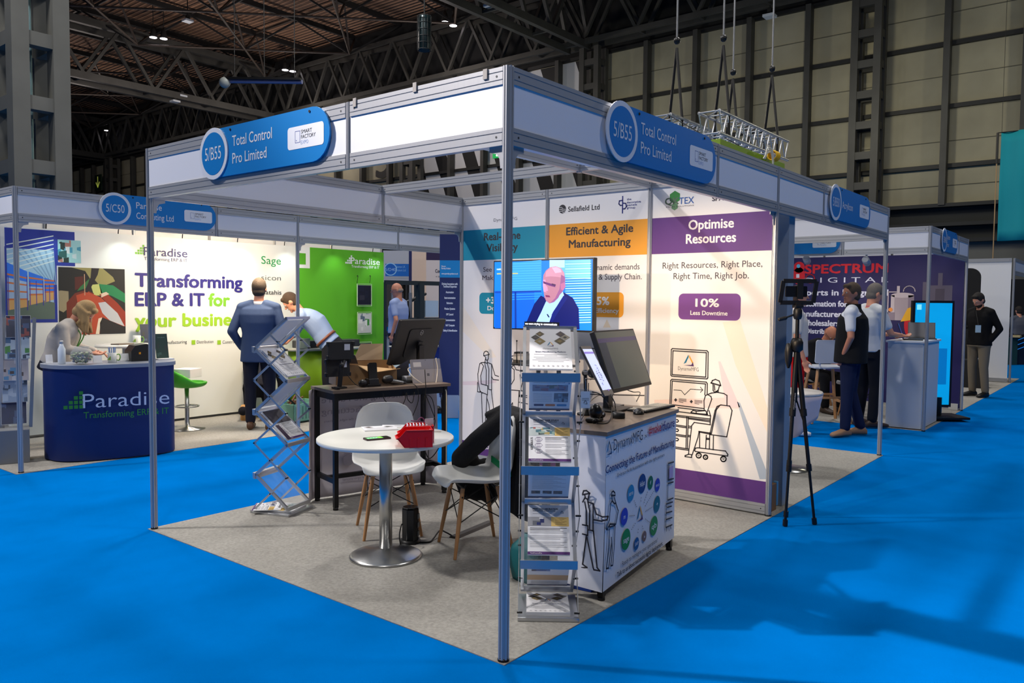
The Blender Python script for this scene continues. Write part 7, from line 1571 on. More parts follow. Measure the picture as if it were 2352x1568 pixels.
c0 = p.px((2122, 690)); c1 = p.px((2188, 655)); TD = [M((84, 80, 100), .5), M((60, 56, 76), .5)]; p.rect(c0, c1, TD[0], 2, False); p.rect((c0[0]+.15, c0[1]), (c1[0]-.1, c1[1]-.05), TD[1], 3, False); p.rect((c0[0]-.02, c0[1]), (c0[0]+.06, c1[1]+.05), TD[0], 3, False); p.rect((c0[0]+.18, c1[1]), (c0[0]+.24, c1[1]+.18), TD[0], 3, False)
# printed rocket
c = p.px((2092, 745)); p.circ((c[0], c[1]), .09, SR, 6, False, ry=.2); p.poly([(c[0]-.14, c[1]+.04), (c[0]-.05, c[1]+.24), (c[0]+.1, c[1]+.30), (c[0]+.1, c[1]+.08)], M((250, 190, 30), .5), 6.3, False); p.circ((c[0]+.01, c[1]-.0), .045, M((90, 190, 200), .5), 7, False)
for k in range(4):
    wallpanel((10.45, 4.0-k), (10.45, 3.0-k), z1=2.45, mat=M((224, 226, 232), .6), mb=mb if k == 3 else None)
mb2 = MB(); pz = Print((0, -.0, 0), (1, 0, 0), (0, 0, 1), (0, -1, 0), mb2)
sign((0, 0, 0), (1, 0, 0), (0, -1, 0), 8.65, 9.55, '5/B40', ['System', 'Four'], 'small blue stand sign farthest along the right aisle', lw=(.18, .12), tx=.19, zc=2.345)
sign((8, 0, 0), (0, -1, 0), (-1, 0, 0), -2.1, -1.03, '5/B40', ['Spectrum', 'Digital'], 'blue stand sign glimpsed under the fascia above the red Spectrum lettering', lw=(.3, .2), tx=.19, zc=2.315)
def can_spot(u, v, x, label, tgt, en):
    q = onx(u, v, x); q.z = min(q.z, 2.12); o = thing('spotlight', label, 'spotlight', tuple(q), 0, 'small display spotlights'); d = (Vector(tgt)-q).normalized(); body = M((170, 176, 186), .4, .3)
    m = MB(); m.lathe([(.035, -.07), (.045, -.06), (.045, .06), (.038, .06), (.038, .05), (0, .05)], q, body, 20, axis=d); m.build('lamp_head', o, world=True)
    m = MB(); m.box(q+Vector((0, 0, .055)), (.03, .02, .10), body); m.build('arm', o, world=True)
    s_ = spot('spotlight_beam', tuple(q+d*.08), tgt, en, (1, .78, .74), 60, .9, .03); s_.parent = o; s_.matrix_parent_inverse = ROOTM[o.name].inverted()
can_spot(1853, 597, 8.1, 'grey can spotlight hanging above the letter S of the red lettering', (10.4, 1.9, 1.3), 40); can_spot(1990, 600, 8.1, 'grey can spotlight hanging above the letter U of the red lettering', (10.4, .9, 1.3), 50)
# white plinth with laptops
o = thing('plinth', 'tall white plinth at the corner of the stand beyond the second aisle', 'plinth', (8.5, .24, 0))
m = MB(); m.bx(-.46, .46, -.20, .20, .01, 1.06, M((212, 218, 226), .5)); m.build('body', o, bevel=.003); m = MB(); m.bx(-.48, .48, -.22, .22, 1.06, 1.085, M((224, 228, 234), .4)); m.build('top', o, bevel=.002)
def laptop(c, rz, label, scr_c=(60, 110, 190), ang=1.9, e=.6, w=.32):
    o = thing('laptop', label, 'laptop', tuple(c), rz)
    m = MB(); m.bx(-w/2, w/2, -.11, .11, 0, .014, M((40, 42, 46), .4)); m.build('base', o, bevel=.002)
    V = Vector((0, -math.cos(ang), math.sin(ang))); N_ = Vector((1, 0, 0)).cross(V)
    m = MB(); m.prism([(-w/2, 0), (w/2, 0), (w/2, .21), (-w/2, .21)], (0, .11, .012), (1, 0, 0), V, -N_, .006, M((30, 34, 42), .3)); p = Print(Vector((0, .11, .012))+N_*.001, (1, 0, 0), V, N_, m); p.rect((-w/2+.01, .015), (w/2-.01, .2), M(scr_c, .3, emit=e), 1, False); m.build('lid', o); return o
laptop(Vector((8.35, .22, 1.085)), .2, 'open laptop with a blue screen on the white plinth', (30, 60, 130)); laptop(Vector((8.75, .2, 1.085)), -1.3, 'open laptop turned sideways at the right of the white plinth', (60, 60, 70), e=.1)
# portrait display totem
o = thing('display_totem', 'tall portrait screen glowing cyan on a black wheeled foot beside the white plinth', 'screen', (9.42, .24, 0)); a = dep(2098, 690, 10.5); b = dep(2193, 692, 10.5); L = (b-a).dot(Uc); zt = a.z; zb = .17
m = MB(); m.prism([(0, zb), (L, zb), (L, zt), (0, zt)], (a.x, a.y, 0), Uc, (0, 0, 1), -Nc, .06, BLACK); m.build('casing', o, world=True)
p = Print(Vector((a.x, a.y, 0))+Nc*.002, Uc, (0, 0, 1), Nc); CY = M((4, 160, 225), .3, emit=.7)
p.rect((.03, zb+.03), (L-.03, zt-.03), CY, 1, False); CY2 = M((4, 120, 190), .3, emit=.6)
for k in range(7): p.rect((L*.55, zb+.35+k*.06), (L*(.7+.04*(k % 3)), zb+.38+k*.06), CY2, 2, False)
p.rect((L*.3, zb+.30), (L*.66, zb+.36), CY2, 2, False); p.rect((L*.64, zb+.3), (L*.86, zb+.78), CY2, 1.5, False); p.rect((.05, zt-.12), (.11, zt-.05), M((120, 210, 245), .3, emit=1), 2, False); p.rect((L*.5, zb+.66), (L*.6, zb+.71), M((60, 170, 90), .3, emit=.5), 3, False)
p.build('screen', o)
m = MB(); cxy = Vector((a.x, a.y, 0))+Uc*L*.6-Nc*.03; m.bar(cxy+Vector((0, 0, .05)), cxy+Vector((0, 0, .3)), .2, .05, BLACK); m.box(cxy+Vector((0, 0, .04)), (.75, .45, .03), BLACK, rz=-.9); m.build('base', o, world=True, bevel=.004)
m = MB(); q = onz(2203, 945); m.box(q+Vector((.2, .1, .05)), (.18, .12, .09), M((190, 190, 186), .5)); m.build('power_box', label='small white box on the carpet behind the display totem foot', cat='box')
# bar stools, white table and chairs in the middle distance
def bar_chair(loc, rz, label, back=True, sh=.70):
    o = thing('bar_chair', label, 'chair', loc, rz, 'white bar chairs with pale wooden legs'); W_ = M((214, 220, 230), .45)
    m = MB(); m.bx(-.21, .21, -.2, .2, sh, sh+.03, W_); m.build('seat', o, bevel=.01)
    m = MB(); m.prism(rrect(-.22, .22, 0, .30, .03), (0, .20, sh+.07), (1, 0, 0), (0, .1, 1), (0, 1, 0), .02, W_); m.bx(-.16, -.14, .18, .21, sh, sh+.2, W_); m.bx(.14, .16, .18, .21, sh, sh+.2, W_); m.build('backrest', o, bevel=.006)
    for sx in (-1, 1):
        for sy in (-1, 1): m = MB(); m.bar((sx*.15, sy*.14, sh), (sx*.25, sy*.24, 0), .03, .03, WOODL); m.build('leg', o)
    m = MB()
    for sx in (-1, 1): m.bar((sx*.215, -.205, .26), (sx*.215, .205, .26), .02, .03, WOODL); m.bar((-.2, sx*.19, .33), (.2, sx*.19, .33), .02, .03, WOODL)
    m.build('footrest', o); return o
q = dep(1896, 835, 10.3); bar_chair((q.x, q.y, 0), 2.25, 'white bar chair with its square back towards us, left of the man in the vest')
q = onz(1920, 945); bar_chair((q.x+.6, q.y+.6, 0), 2.4, 'white bar chair farther back beyond the square-backed one', sh=.5)
q = onz(2022, 950); make_chair('shell_chair', 'white shell chair half hidden behind the white plinth', (8.75, .95, 0), 2.6, group='white shell chairs with dowel legs')
q = dep(1812, 898, 7.3); o = thing('round_table', 'white marble-topped table under a cloth beyond the black tripod', 'table', (q.x, q.y, 0)); z = .73
m = MB(); m.lathe([(0, z-.03), (.29, z-.03), (.30, z-.015), (.29, z), (0, z)], (0, 0, 0), M((226, 220, 214), .35, var=.06, vscale=20), 40); m.build('tabletop', o)
def tc2(i, j): a_ = 2*PI*i; r = .295-.05*j+.02*math.sin(a_*7)*j; return (r*math.cos(a_), r*math.sin(a_), z-.03-.38*j*(.75+.25*math.sin(a_*2+1)))
m = MB(); m.grid(tc2, 50, 6, M((220, 206, 214), .7)); m.build('cloth', o, solid=.003); m = MB(); m.tube((0, 0, 0), (0, 0, z-.03), .03, STEELB, 16); m.lathe([(.2, 0), (.2, .01), (0, .03)], (0, 0, 0), STEELB, 30); m.build('column', o)
# coiled cable hanging on the neighbour's wall (white fabric area past the printed wall)
wp_ = ony(1850, 518, 3.0); frame('neighbouring shell-scheme stand past the printed wall, seen from its side', (4.5, 2.9, 0))
for k in range(3): wallpanel((3.05+k*.98, 3.0), (3.05+(k+1)*.98, 3.0))
q = onx(1842, 512, 6.0); q = ony(1842, 512, .9); m = MB()
for k in range(5):
    r = .09+.012*k; m.path([(q.x+.01*k, q.y+.012*k+r*math.cos(t), q.z+r*math.sin(t)) for t in np.linspace(0, 2*PI, 20)[:-1]], .006, M((190, 186, 176), .5), 6, closed=True, smooth=0)
m.tube((q.x, q.y, q.z+.09), (q.x, q.y, 2.45), .004, CABLEW, 6); m.build('cable_coil', label='coil of pale cable hanging under the neighbouring fascia', cat='cable')
beam((ony(1842, 512, .9).x, 0), (ony(1842, 512, .9).x, 3.0)) 
# third stand: white wall with black arch display
frame('farthest white shell-scheme stand at the right edge of the aisle', (15.8, 1.5, 0))
post(15.85, .04, z1=2.46); 
for k in range(2): wallpanel((15.8, 3-k*1.0), (15.8, 2-k*1.0), z1=2.46)
wallpanel((15.8, 1.0), (15.8, .06), z1=2.46); fascia((15.87, .04), (18.5, .04), z0=2.14, z1=2.46)
o = thing('arch_display', 'tall black round-topped fabric display leaning by the far white wall', 'display', (14.75, .62, 0))
m = MB(); pts = [(-.3, 0), (.12, 0), (.12, 2.0)]+[(-.05+.17*math.cos(t), 2.06+.17*math.sin(t)) for t in np.linspace(0, PI/2, 8)]+[(-.3, 2.23)]
m.prism(pts, (14.7, .56, 0), (0, -1, 0), (0, 0, 1), (1, 0, 0), .06, M((14, 14, 15), .8)); m.build('fabric', o, world=True)
m = MB(); q = onz(2240, 886); m.box(q+Vector((-.3, .0, .26)), (.34, .42, .52), M((16, 16, 18), .6)); o = m.build('equipment_case', label='square black case standing below the round-topped display', cat='case', bevel=.01)
o = thing('far_counter', 'dark counter with glowing blue diagonal lines at the right edge', 'counter', (18.0, .5, 0)); a = dep(2322, 775, 20.5)
m = MB(); m.prism([(0, 0), (1.2, 0), (1.2, a.z), (0, a.z)], (a.x, a.y, 0), Uc, (0, 0, 1), -Nc, .4, M((14, 24, 44), .5)); m.prism([(-.12, 0), (.12, 0), (.12, a.z), (-.12, a.z)], (a.x, a.y, 0)+Vector((0, 0, 0)) if False else (a.x, a.y, 0), Uc, (0, 0, 1), Nc, .1, M((16, 60, 60), .6))
p = Print(Vector((a.x, a.y, 0))+Nc*.001, Uc, (0, 0, 1), Nc, m); p.st = .003
for k in range(3): p.line([(.14, .62-k*.12), (1.1, 1.0-k*.12)], .012, M((30, 130, 230), .4, emit=.8), 1, False)
m.build('body', o, world=True)
m = MB(); m.box(dep(2334, 772, 20.4), (.3, .2, .05), M((190, 170, 120), .5)); m.build('catalogue', label='pale catalogue lying on the far dark counter', cat='book')
m = MB(); q = dep(2345, 700, 22); m.prism([(-.9, 0), (1.5, 0), (1.5, 2.3), (-.9, 2.3)], (q.x+1.5, q.y+.3, 0), Uc, (0, 0, 1), -Nc, .05, M((16, 16, 20), .8)); m.build('back_board', label='tall black board behind the far dark counter', cat='board')
# green hanging lightbox above the fascia, with a yellow hose
o = thing('hanging_lightbox', 'lime green box sign hung from the lighting truss above the right fascia', 'box sign', tuple(onz(1740, 380, 3.2))); GBX = M((130, 165, 10), .5)
a = ony(1655, 318, 1.9); b = ony(1803, 360, 1.9); L = b.x-a.x
m = MB(); m.bx(a.x+.0, b.x, 1.9, 2.25, a.z-.5, a.z, GBX); m.build('box', o, world=True, bevel=.004)
m = MB()
for x in (a.x+.3, b.x-.15): m.tube((x, 2.05, a.z), (x, 2.75, a.z+.45), .006, STEELD, 6)
m.build('hanging_wire', o, world=True)
q = ony(1765, 362, 1.85); m = MB()
for k in range(7): m.path([(q.x+.02*k+.02, q.y-.04+.06*math.cos(t), q.z+.03+.06*math.sin(t)) for t in np.linspace(0, 2*PI, 16)[:-1]], .009, M((235, 185, 20), .4), 6, closed=True, smooth=0)
m.build('hose_coil', label='coil of yellow hose on the lime green box sign', cat='hose')
m = MB()
for k in range(3): m.path([(q.x-.30+.03*k, q.y-.05, q.z-.06), (q.x-.2, q.y-.06, q.z+.02+.03*k), (q.x-.08+.02*k, q.y-.06, q.z+.05+.02*k), (q.x-.02+.02*k, q.y-.06, q.z-.02), (q.x+.0, q.y-.06, q.z-.12)], .009, M((220, 216, 200), .4), 6)
m.build('hose', label='pale cream hoses bowed in front of the yellow coil', cat='hose')
# ================================================================== PEOPLE
def cloth(c, b=.35): return M(c, .85, bump=b, bscale=9, spec=.2)
SKIN = M((214, 150, 122), .5); SKIN2 = M((196, 132, 106), .5)
def hand(mb, w, d, side, curl=.5, n=None):
    """palm, four fingers and a thumb; d = direction of the fingers, side = towards the thumb"""
    w = Vector(w); d = Vector(d).normalized(); s_ = Vector(side); s_ = (s_-d*s_.dot(d)).normalized(); p = d.cross(s_)
    if n is not None and p.dot(Vector(n)) < 0: p = -p
    c = w+d*.05
    R = Matrix((s_, d, p)).transposed()
    mb.sph(c, (.040, .050, .018), SKIN, 12, 8, R=R)
    for k, (off, L) in enumerate(((.028, .070), (.010, .080), (-.009, .074), (-.026, .058))):
        a = w+d*.088+s_*off; b = a+(d*(1-curl*.35)+p*curl*.5).normalized()*L*.45; e = b+(d*(1-curl)+p*curl*1.1).normalized()*L*.55
        mb.cap(a, b, .0095, .009, SKIN, 8); mb.cap(b, e, .009, .0075, SKIN, 8)
    a = w+d*.030+s_*.032; b = a+(d*.7+s_*.7+p*.2).normalized()*.035; e = b+(d*.9+s_*.25+p*.4).normalized()*.03
    mb.cap(a, b, .012, .0105, SKIN, 8); mb.cap(b, e, .0105, .0085, SKIN, 8)
DEF = dict(hip=(0, 0, .94), chest=(0, .01, 1.24), neck=(0, .01, 1.46), head=(0, -.015, 1.63),
           shl=(.19, .01, 1.41), ell=(.25, .03, 1.13), wrl=(.24, -.06, .90), shr=(-.19, .01, 1.41), elr=(-.25, .03, 1.13), wrr=(-.24, -.06, .90),
           hl=(.095, 0, .92), kl=(.11, -.01, .50), al=(.12, .03, .09), hr=(-.095, 0, .92), kr=(-.11, -.01, .50), ar=(-.12, .03, .09))
def person(label, loc, F, J={}, H=1.76, look=(0, 0), skin=SKIN, hair=(60, 45, 35), bald=False, beard=None, top=(200, 200, 205), topn='shirt', sleeve='long', vest=None, low=(30, 32, 44), shoes=(60, 42, 30),
           hem=.0, vox=.010, legs=True, wide=1.0, hands=(True, True), glasses=False, longhair=False, belt=None, handdir=None, lanyard=None, collar=None, toes=None):
    s = H/1.76; rz = math.atan2(F[0], -F[1]); o = thing('person', label, 'person', (loc[0], loc[1], loc[2] if len(loc) > 2 else 0), rz)
    j = {k: Vector(J.get(k, v))*s for k, v in DEF.items()}
    up = (j['neck']-j['hip']).normalized(); X = Vector((1, 0, 0)); fw = X.cross(up); fw = -fw if fw.y > 0 else fw
    yaw, pit = look; Rh = Matrix.Rotation(yaw, 3, 'Z') @ Matrix.Rotation(-pit, 3, 'X').inverted() if False else Matrix.Rotation(yaw, 3, 'Z') @ Matrix.Rotation(pit, 3, 'X')
    hr, hf, hu = Rh @ Vector((1, 0, 0)), Rh @ Vector((0, -1, 0)), Rh @ Vector((0, 0, 1)); h = j['head']
    b = MB(); RR = Matrix((hr, -hf, hu)).transposed()
    b.sph(h+hu*.015*s, (.074*s, .093*s, .105*s), skin, 20, 14, R=RR); b.sph(h+hf*.022*s-hu*.055*s, (.055*s, .062*s, .062*s), skin, 16, 10, R=RR)
    b.cap(h+hf*.088*s+hu*.012*s, h+hf*.108*s-hu*.022*s, .010*s, .014*s, skin, 8)
    b.cap(h+hf*.078*s+hu*.030*s-hr*.03*s, h+hf*.078*s+hu*.030*s+hr*.03*s, .012*s, .012*s, skin, 8)
    b.cap(h+hf*.080*s-hu*.055*s-hr*.014*s, h+hf*.080*s-hu*.055*s+hr*.014*s, .010*s, .010*s, skin, 8); b.sph(h+hf*.075*s-hu*.095*s, .02*s, skin, 8, 6)
    for sd in (-1, 1): b.sph(h+hr*sd*.076*s-hu*.005*s+(-hf)*.008*s, (.012*s, .022*s, .034*s), skin, 10, 8, R=RR)
    b.cap(j['neck']-up*.05, h-hu*.05*s-hf*.02*s, .056*s*wide, .052*s, skin)
    def arm(mb, a, m_, c, r0, r1, r2, mat): mb.cap(a, m_, r0, r1, mat); mb.cap(m_, c, r1, r2, mat)
    for sd in ('l', 'r'):
        arm(b, j['sh'+sd], j['el'+sd], j['wr'+sd], .047*s, .038*s, .026*s, skin)
        dr = Vector(handdir[sd]) if handdir and sd in handdir else (j['wr'+sd]-j['el'+sd]).normalized()*.8+Vector((0, 0, -.3))
        hand(b, j['wr'+sd], dr, (0, -1, .15) if abs(dr.normalized().z) > .5 else (-1 if sd == 'l' else 1, 0, 0.2), .5)
        b.cap(j['h'+sd], j['k'+sd], .070*s, .052*s, skin); b.cap(j['k'+sd], j['a'+sd], .050*s, .036*s, skin)
    def torso(mb, e, z0=0.0, hemx=0.0, mat=skin):
        hip, ch, nk = j['hip'], j['chest'], j['neck']; w = wide
        rings = [(hip-up*(.02+z0)*s, X, fw, (.165+e+hemx)*s*w, (.115+e+hemx*.6)*s*w), (hip+up*.08*s, X, fw, (.155+e+hemx*.5)*s*w, (.112+e)*s*w), (hip.lerp(ch, .6), X, fw, (.152+e)*s*w, (.112+e)*s*w), (ch, X, fw, (.170+e)*s*w, (.120+e)*s*w),
                 (ch.lerp(nk, .45), X, fw, (.182+e)*s*w, (.112+e)*s*w), (ch.lerp(nk, .75), X, fw, (.165+e)*s*w, (.088+e)*s*w), (ch.lerp(nk, .95), X, fw, (.09+e)*s*w, (.065+e)*s)]
        mb.loft(rings, mat, 28, 2.4)
        for sd in ('l', 'r'): mb.cap(j['sh'+sd].lerp(nk, .55), j['sh'+sd], (.058+e)*s, (.054+e)*s, mat)
    torso(b, 0)
    fuse(b, 'body', o, vox, skin)
    # eyes, brows, mouth
    for sd in (-1, 1):
        m = MB(); m.sph(h+hf*.082*s+hu*.010*s+hr*sd*.030*s, .0105*s, M((190, 184, 180), .4), 10, 6); m.sph(h+hf*.0895*s+hu*.010*s+hr*sd*.030*s, .0060*s, M((40, 28, 20), .2), 8, 6); m.build('eye', o)
    m = MB(); m.cap(h+hf*.0885*s-hu*.052*s-hr*.018*s, h+hf*.0885*s-hu*.052*s+hr*.018*s, .0045*s, .0045*s, M((150, 84, 76), .5), 8); m.build('mouth', o)
    HM = M(hair, .8, bump=.5, bscale=70, stretch=(3, 3, .6))
    if not bald:
        m = MB(); m.sph(h+hu*.030*s-hf*.014*s, (.083*s, .099*s, .106*s), HM, 20, 14, R=RR); 
        m.sph(h-hf*.035*s-hu*.035*s, (.072*s, .068*s, .06*s), HM, 16, 10, R=RR); m.cap(h+hf*.055*s+hu*.085*s-hr*.03*s, h+hf*.055*s+hu*.085*s+hr*.03*s, .03*s, .03*s, HM, 10)
        if longhair:
            rn = random.Random(2)
            for k in range(26):
                a = PI*(-.15+1.3*k/25); c = h+hr*math.cos(a)*.082*s-hf*math.sin(a)*.09*s+hu*.02*s; q1 = c+Vector((rn.uniform(-.015, .02), rn.uniform(-.02, .02), -.10)); m.cap(c, q1, .026, .024, HM, 8); m.cap(q1, q1+Vector((rn.uniform(-.02, .02), rn.uniform(-.03, .01), -.09)), .023, .012, HM, 8)
            for sd in (-1, 1): m.cap(h+hr*sd*.07+hf*.05+hu*.04, h+hr*sd*.078+hf*.055-hu*.10, .022, .02, HM, 8); m.cap(h+hr*sd*.078+hf*.055-hu*.10, h+hr*sd*.07+hf*.04+Vector((0, 0, -.2)), .02, .01, HM, 8)
        fuse(m, 'hair', o, vox*.8, HM, 2)
    else:
        m = MB(); m.sph(h-hf*.022*s-hu*.012*s, (.0795*s, .082*s, .045*s), HM, 20, 12, R=RR); m.build('hair', o)
    if beard: m = MB(); m.sph(h+hf*.030*s-hu*.078*s, (.056*s, .062*s, .045*s), M(beard, .9), 16, 10, R=RR); m.build('beard', o)
    if glasses:
        m = MB(); G = BLACK
        for sd in (-1, 1): m.path([h+hf*.104*s+hu*(.010+.016*math.sin(t))*s+hr*(sd*.032+.021*math.cos(t))*s for t in np.linspace(0, 2*PI, 12)[:-1]], .0022, G, 5, closed=True, smooth=0); m.tube(h+hf*.10*s+hr*sd*.054*s+hu*.014*s, h-hf*.0*s+hr*sd*.082*s+hu*.012*s, .0022, G, 5)
        m.build('glasses', o)
    # garments
    TM = cloth(top); m = MB(); torso(m, .014, .0 if not hem else hem, .01 if hem else 0, TM)
    for sd in ('l', 'r'):
        if sleeve == 'long': arm(m, j['sh'+sd], j['el'+sd], j['el'+sd].lerp(j['wr'+sd], .93), .064*s, .053*s, .040*s, TM)
        elif sleeve == 'rolled': arm(m, j['sh'+sd], j['el'+sd], j['el'+sd].lerp(j['wr'+sd], .25), .064*s, .052*s, .048*s, TM)
        else: m.cap(j['sh'+sd], j['sh'+sd].lerp(j['el'+sd], .66), .060*s, .054*s, TM)
    fuse(m, topn, o, vox, TM)
    if collar: m = MB(); m.loft([(j['neck']-up*.03*s, X, fw, .078*s, .072*s), (j['neck']+up*.03*s, X, fw, .066*s, .062*s)], cloth(collar), 20, 2); m.build('collar', o)
    if vest:
        VM = cloth(vest); m = MB(); hip, ch, nk = j['hip'], j['chest'], j['neck']
        m.loft([(hip-up*.10*s, X, fw, .205*s*wide, .158*s*wide), (hip+up*.1*s, X, fw, .195*s*wide, .155*s*wide), (ch, X, fw, .200*s*wide, .150*s*wide), (ch.lerp(nk, .5), X, fw, .198*s*wide, .138*s*wide), (ch.lerp(nk, .8), X, fw, .16*s, .11*s), (nk+up*.0*s, X, fw, .082*s, .085*s), (nk+up*.055*s, X, fw, .078*s, .080*s)], VM, 28, 2.4)
        fuse(m, 'vest', o, vox, VM)
    if legs:
        LM = cloth(low); m = MB(); hip = j['hip']; m.loft([(hip-up*.10*s, X, fw, .175*s*wide, .128*s*wide), (hip+up*.06*s, X, fw, .168*s*wide, .122*s*wide)], LM, 26, 2.4)
        for sd in ('l', 'r'): m.cap(j['h'+sd], j['k'+sd], .094*s*wide, .070*s, LM); m.cap(j['k'+sd], j['a'+sd]+Vector((0, 0, .02)), .069*s, .058*s, LM)
        fuse(m, 'trousers', o, vox, LM)
        if belt: m = MB(); m.loft([(hip+up*.055*s, X, fw, .184*s*wide, .138*s*wide), (hip+up*.09*s, X, fw, .182*s*wide, .136*s*wide)], M(belt, .5), 28, 2.4); m.build('belt', o)
        for sd in ('l', 'r'):
            SH = M(shoes, .5); m = MB(); a = j['a'+sd]; t = Vector(toes[sd]) if toes and sd in toes else Vector((.15 if sd == 'l' else -.15, -1, 0)); t.normalize(); sX = Vector((t.y, -t.x, 0)) if abs(t.z) < .9 else Vector((1, 0, 0)); sX.normalize(); uz = sX.cross(t); uz = uz if uz.z > 0 or abs(t.z) > .5 else -uz
            base = a-uz*(.085*s)
            m.loft([(base-t*.075*s+uz*.03*s, sX, uz, .030*s, .030*s), (base-t*.05*s+uz*.045*s, sX, uz, .040*s, .045*s), (base+t*.03*s+uz*.045*s, sX, uz, .042*s, .045*s), (base+t*.10*s+uz*.033*s, sX, uz, .048*s, .033*s), (base+t*.17*s+uz*.026*s, sX, uz, .042*s, .026*s), (base+t*.205*s+uz*.022*s, sX, uz, .022*s, .018*s)], SH, 18, 2.6)
            m.loft([(base-t*.08*s+uz*.002, sX, t, .032*s, .02*s)]*1+[(base-t*.08*s+uz*.012*s, sX, t, .034*s, .02*s)], SH, 12) if False else None
            m.build('shoe', o)
    if lanyard:
        m = MB(); nk = j['neck']; ch = j['chest']; dn = ch-up*.02*s+fw*.150*s
        m.path([nk-fw*.05+X*.0+up*.01, nk+X*.07+up*.0, ch.lerp(nk, .6)+X*.06+fw*.135, dn, ch.lerp(nk, .6)-X*.06+fw*.135, nk-X*.07, nk-fw*.05+up*.01], .006, M(lanyard, .6), 6); m.build('lanyard', o)
    return o
# man in the blue-grey jacket, seen from behind
person('man in a blue-grey jacket standing with his back to us in the left stand', (2.80, 6.02), (.74, .67), dict(ell=(.29, .08, 1.14), wrl=(.20, -.02, .94), elr=(-.29, .08, 1.14), wrr=(-.20, -.02, .94), al=(.10, .03, .09), ar=(-.13, .05, .09)), H=1.77,
       hair=(58, 48, 40), top=(58, 76, 112), topn='jacket', hem=.13, low=(30, 32, 46), shoes=(92, 62, 40), wide=1.14, collar=(190, 196, 208), look=(0, .05))
# bending man in the pale blue shirt
person('man in a pale blue shirt and brown belt bending over the green counter', (3.98, 6.25), (-.70, .71), dict(hip=(0, .02, .95), chest=(0, -.16, 1.20), neck=(0, -.36, 1.35), head=(0, -.47, 1.47), shl=(.19, -.31, 1.30), ell=(.22, -.44, 1.08), wrl=(.12, -.56, .94), shr=(-.19, -.31, 1.30), elr=(-.22, -.44, 1.08), wrr=(-.12, -.56, .94), hl=(.1, .03, .92), hr=(-.1, .03, .92), kl=(.12, .0, .5), kr=(-.12, .0, .5)),
       H=1.78, hair=(64, 48, 36), top=(146, 168, 204), topn='shirt', sleeve='rolled', low=(26, 28, 36), belt=(110, 56, 34), wide=1.1, look=(0, .75), handdir=dict(l=(0, -1, -.3), r=(0, -1, -.3)))
# kneeling person half hidden behind the jacket man
person('kneeling person in dark clothes half hidden behind the jacket man, tan sole showing', (3.34, 6.84), (.72, .69), dict(hip=(0, .10, .42), chest=(0, -.10, .62), neck=(0, -.27, .72), head=(0, -.38, .74), shl=(.18, -.22, .68), ell=(.22, -.28, .42), wrl=(.20, -.36, .16), shr=(-.18, -.22, .68), elr=(-.22, -.28, .42), wrr=(-.20, -.36, .16), hl=(.1, .08, .40), kl=(.13, -.02, .09), al=(.12, .38, .11), hr=(-.1, .08, .40), kr=(-.13, -.02, .09), ar=(-.12, .38, .11)),
       hair=(50, 40, 34), top=(34, 36, 46), low=(26, 26, 34), shoes=(190, 140, 80), look=(0, 1.0), vox=.012, toes=dict(l=(0, -.25, -1), r=(0, -.25, -1)))
# grey-haired man far behind
q = dep(914, 660, 13.6); person('balding man in a pale blue short-sleeved shirt standing beyond the green backdrop', (q.x, q.y), (-.35, .94), dict(ell=(.26, .10, 1.14), wrl=(.25, .02, .90)), H=1.83, bald=True, hair=(150, 130, 116), top=(150, 166, 208), sleeve='short', low=(24, 28, 44), wide=1.12, vox=.013, glasses=True, lanyard=(200, 80, 130), look=(.35, .2), skin=SKIN2)
# woman at the counter
q = dep(168, 725, 8.15); person('woman with wavy blond hair in a white blouse leaning over behind the blue counter', (q.x-.10, q.y+.08), (.80, -.60), dict(hip=(0, .05, .86), chest=(0, -.02, 1.08), neck=(0, -.13, 1.27), head=(0, -.23, 1.37), shl=(.165, -.07, 1.21), ell=(.20, -.10, 1.00), wrl=(.10, -.30, .96), shr=(-.165, -.07, 1.21), elr=(-.20, -.10, 1.00), wrr=(-.10, -.30, .96), hl=(.09, .05, .84), hr=(-.09, .05, .84), kl=(.1, -.05, .46), kr=(-.1, -.05, .46)),
       H=1.76, hair=(170, 140, 96), longhair=True, top=(196, 190, 184), topn='blouse', low=(36, 36, 48), look=(0, .85), handdir=dict(l=(-.2, -1, -.2), r=(.2, -1, -.2)), lanyard=(90, 160, 70))
# man in the black vest
person('man in a black vest, white t-shirt, dark jeans and tan shoes in the second aisle', (7.06, .60), (-.10, 1.0), dict(ell=(.26, .04, 1.14), wrl=(.19, -.05, .93), ar=(-.12, .10, .09), al=(.11, -.02, .09), elr=(-.26, .04, 1.14), wrr=(-.19, -.05, .93)), H=1.78,
       hair=(86, 70, 56), top=(214, 220, 232), topn='t_shirt', sleeve='short', vest=(24, 25, 28), low=(24, 34, 66), shoes=(164, 126, 96), wide=1.12, look=(.75, .0), toes=dict(l=(.9, -.6, 0), r=(.5, -1, 0)), skin=SKIN2)
# glasses man at the plinth
q = Vector((7.92, .62, 0)); person('grey-haired man with glasses in a white shirt working at the laptop on the white plinth', (q.x, q.y), (.80, -.60), dict(ell=(.24, -.10, 1.14), wrl=(.14, -.36, 1.12), elr=(-.24, -.10, 1.14), wrr=(-.10, -.36, 1.12), head=(0, -.05, 1.62)), H=1.80,
       hair=(110, 104, 98), top=(214, 218, 224), topn='shirt', sleeve='short', low=(24, 26, 34), wide=1.05, look=(-.1, .35), glasses=True, handdir=dict(l=(-.1, -1, -.1), r=(.1, -1, -.1)), lanyard=(200, 60, 110), vox=.011)
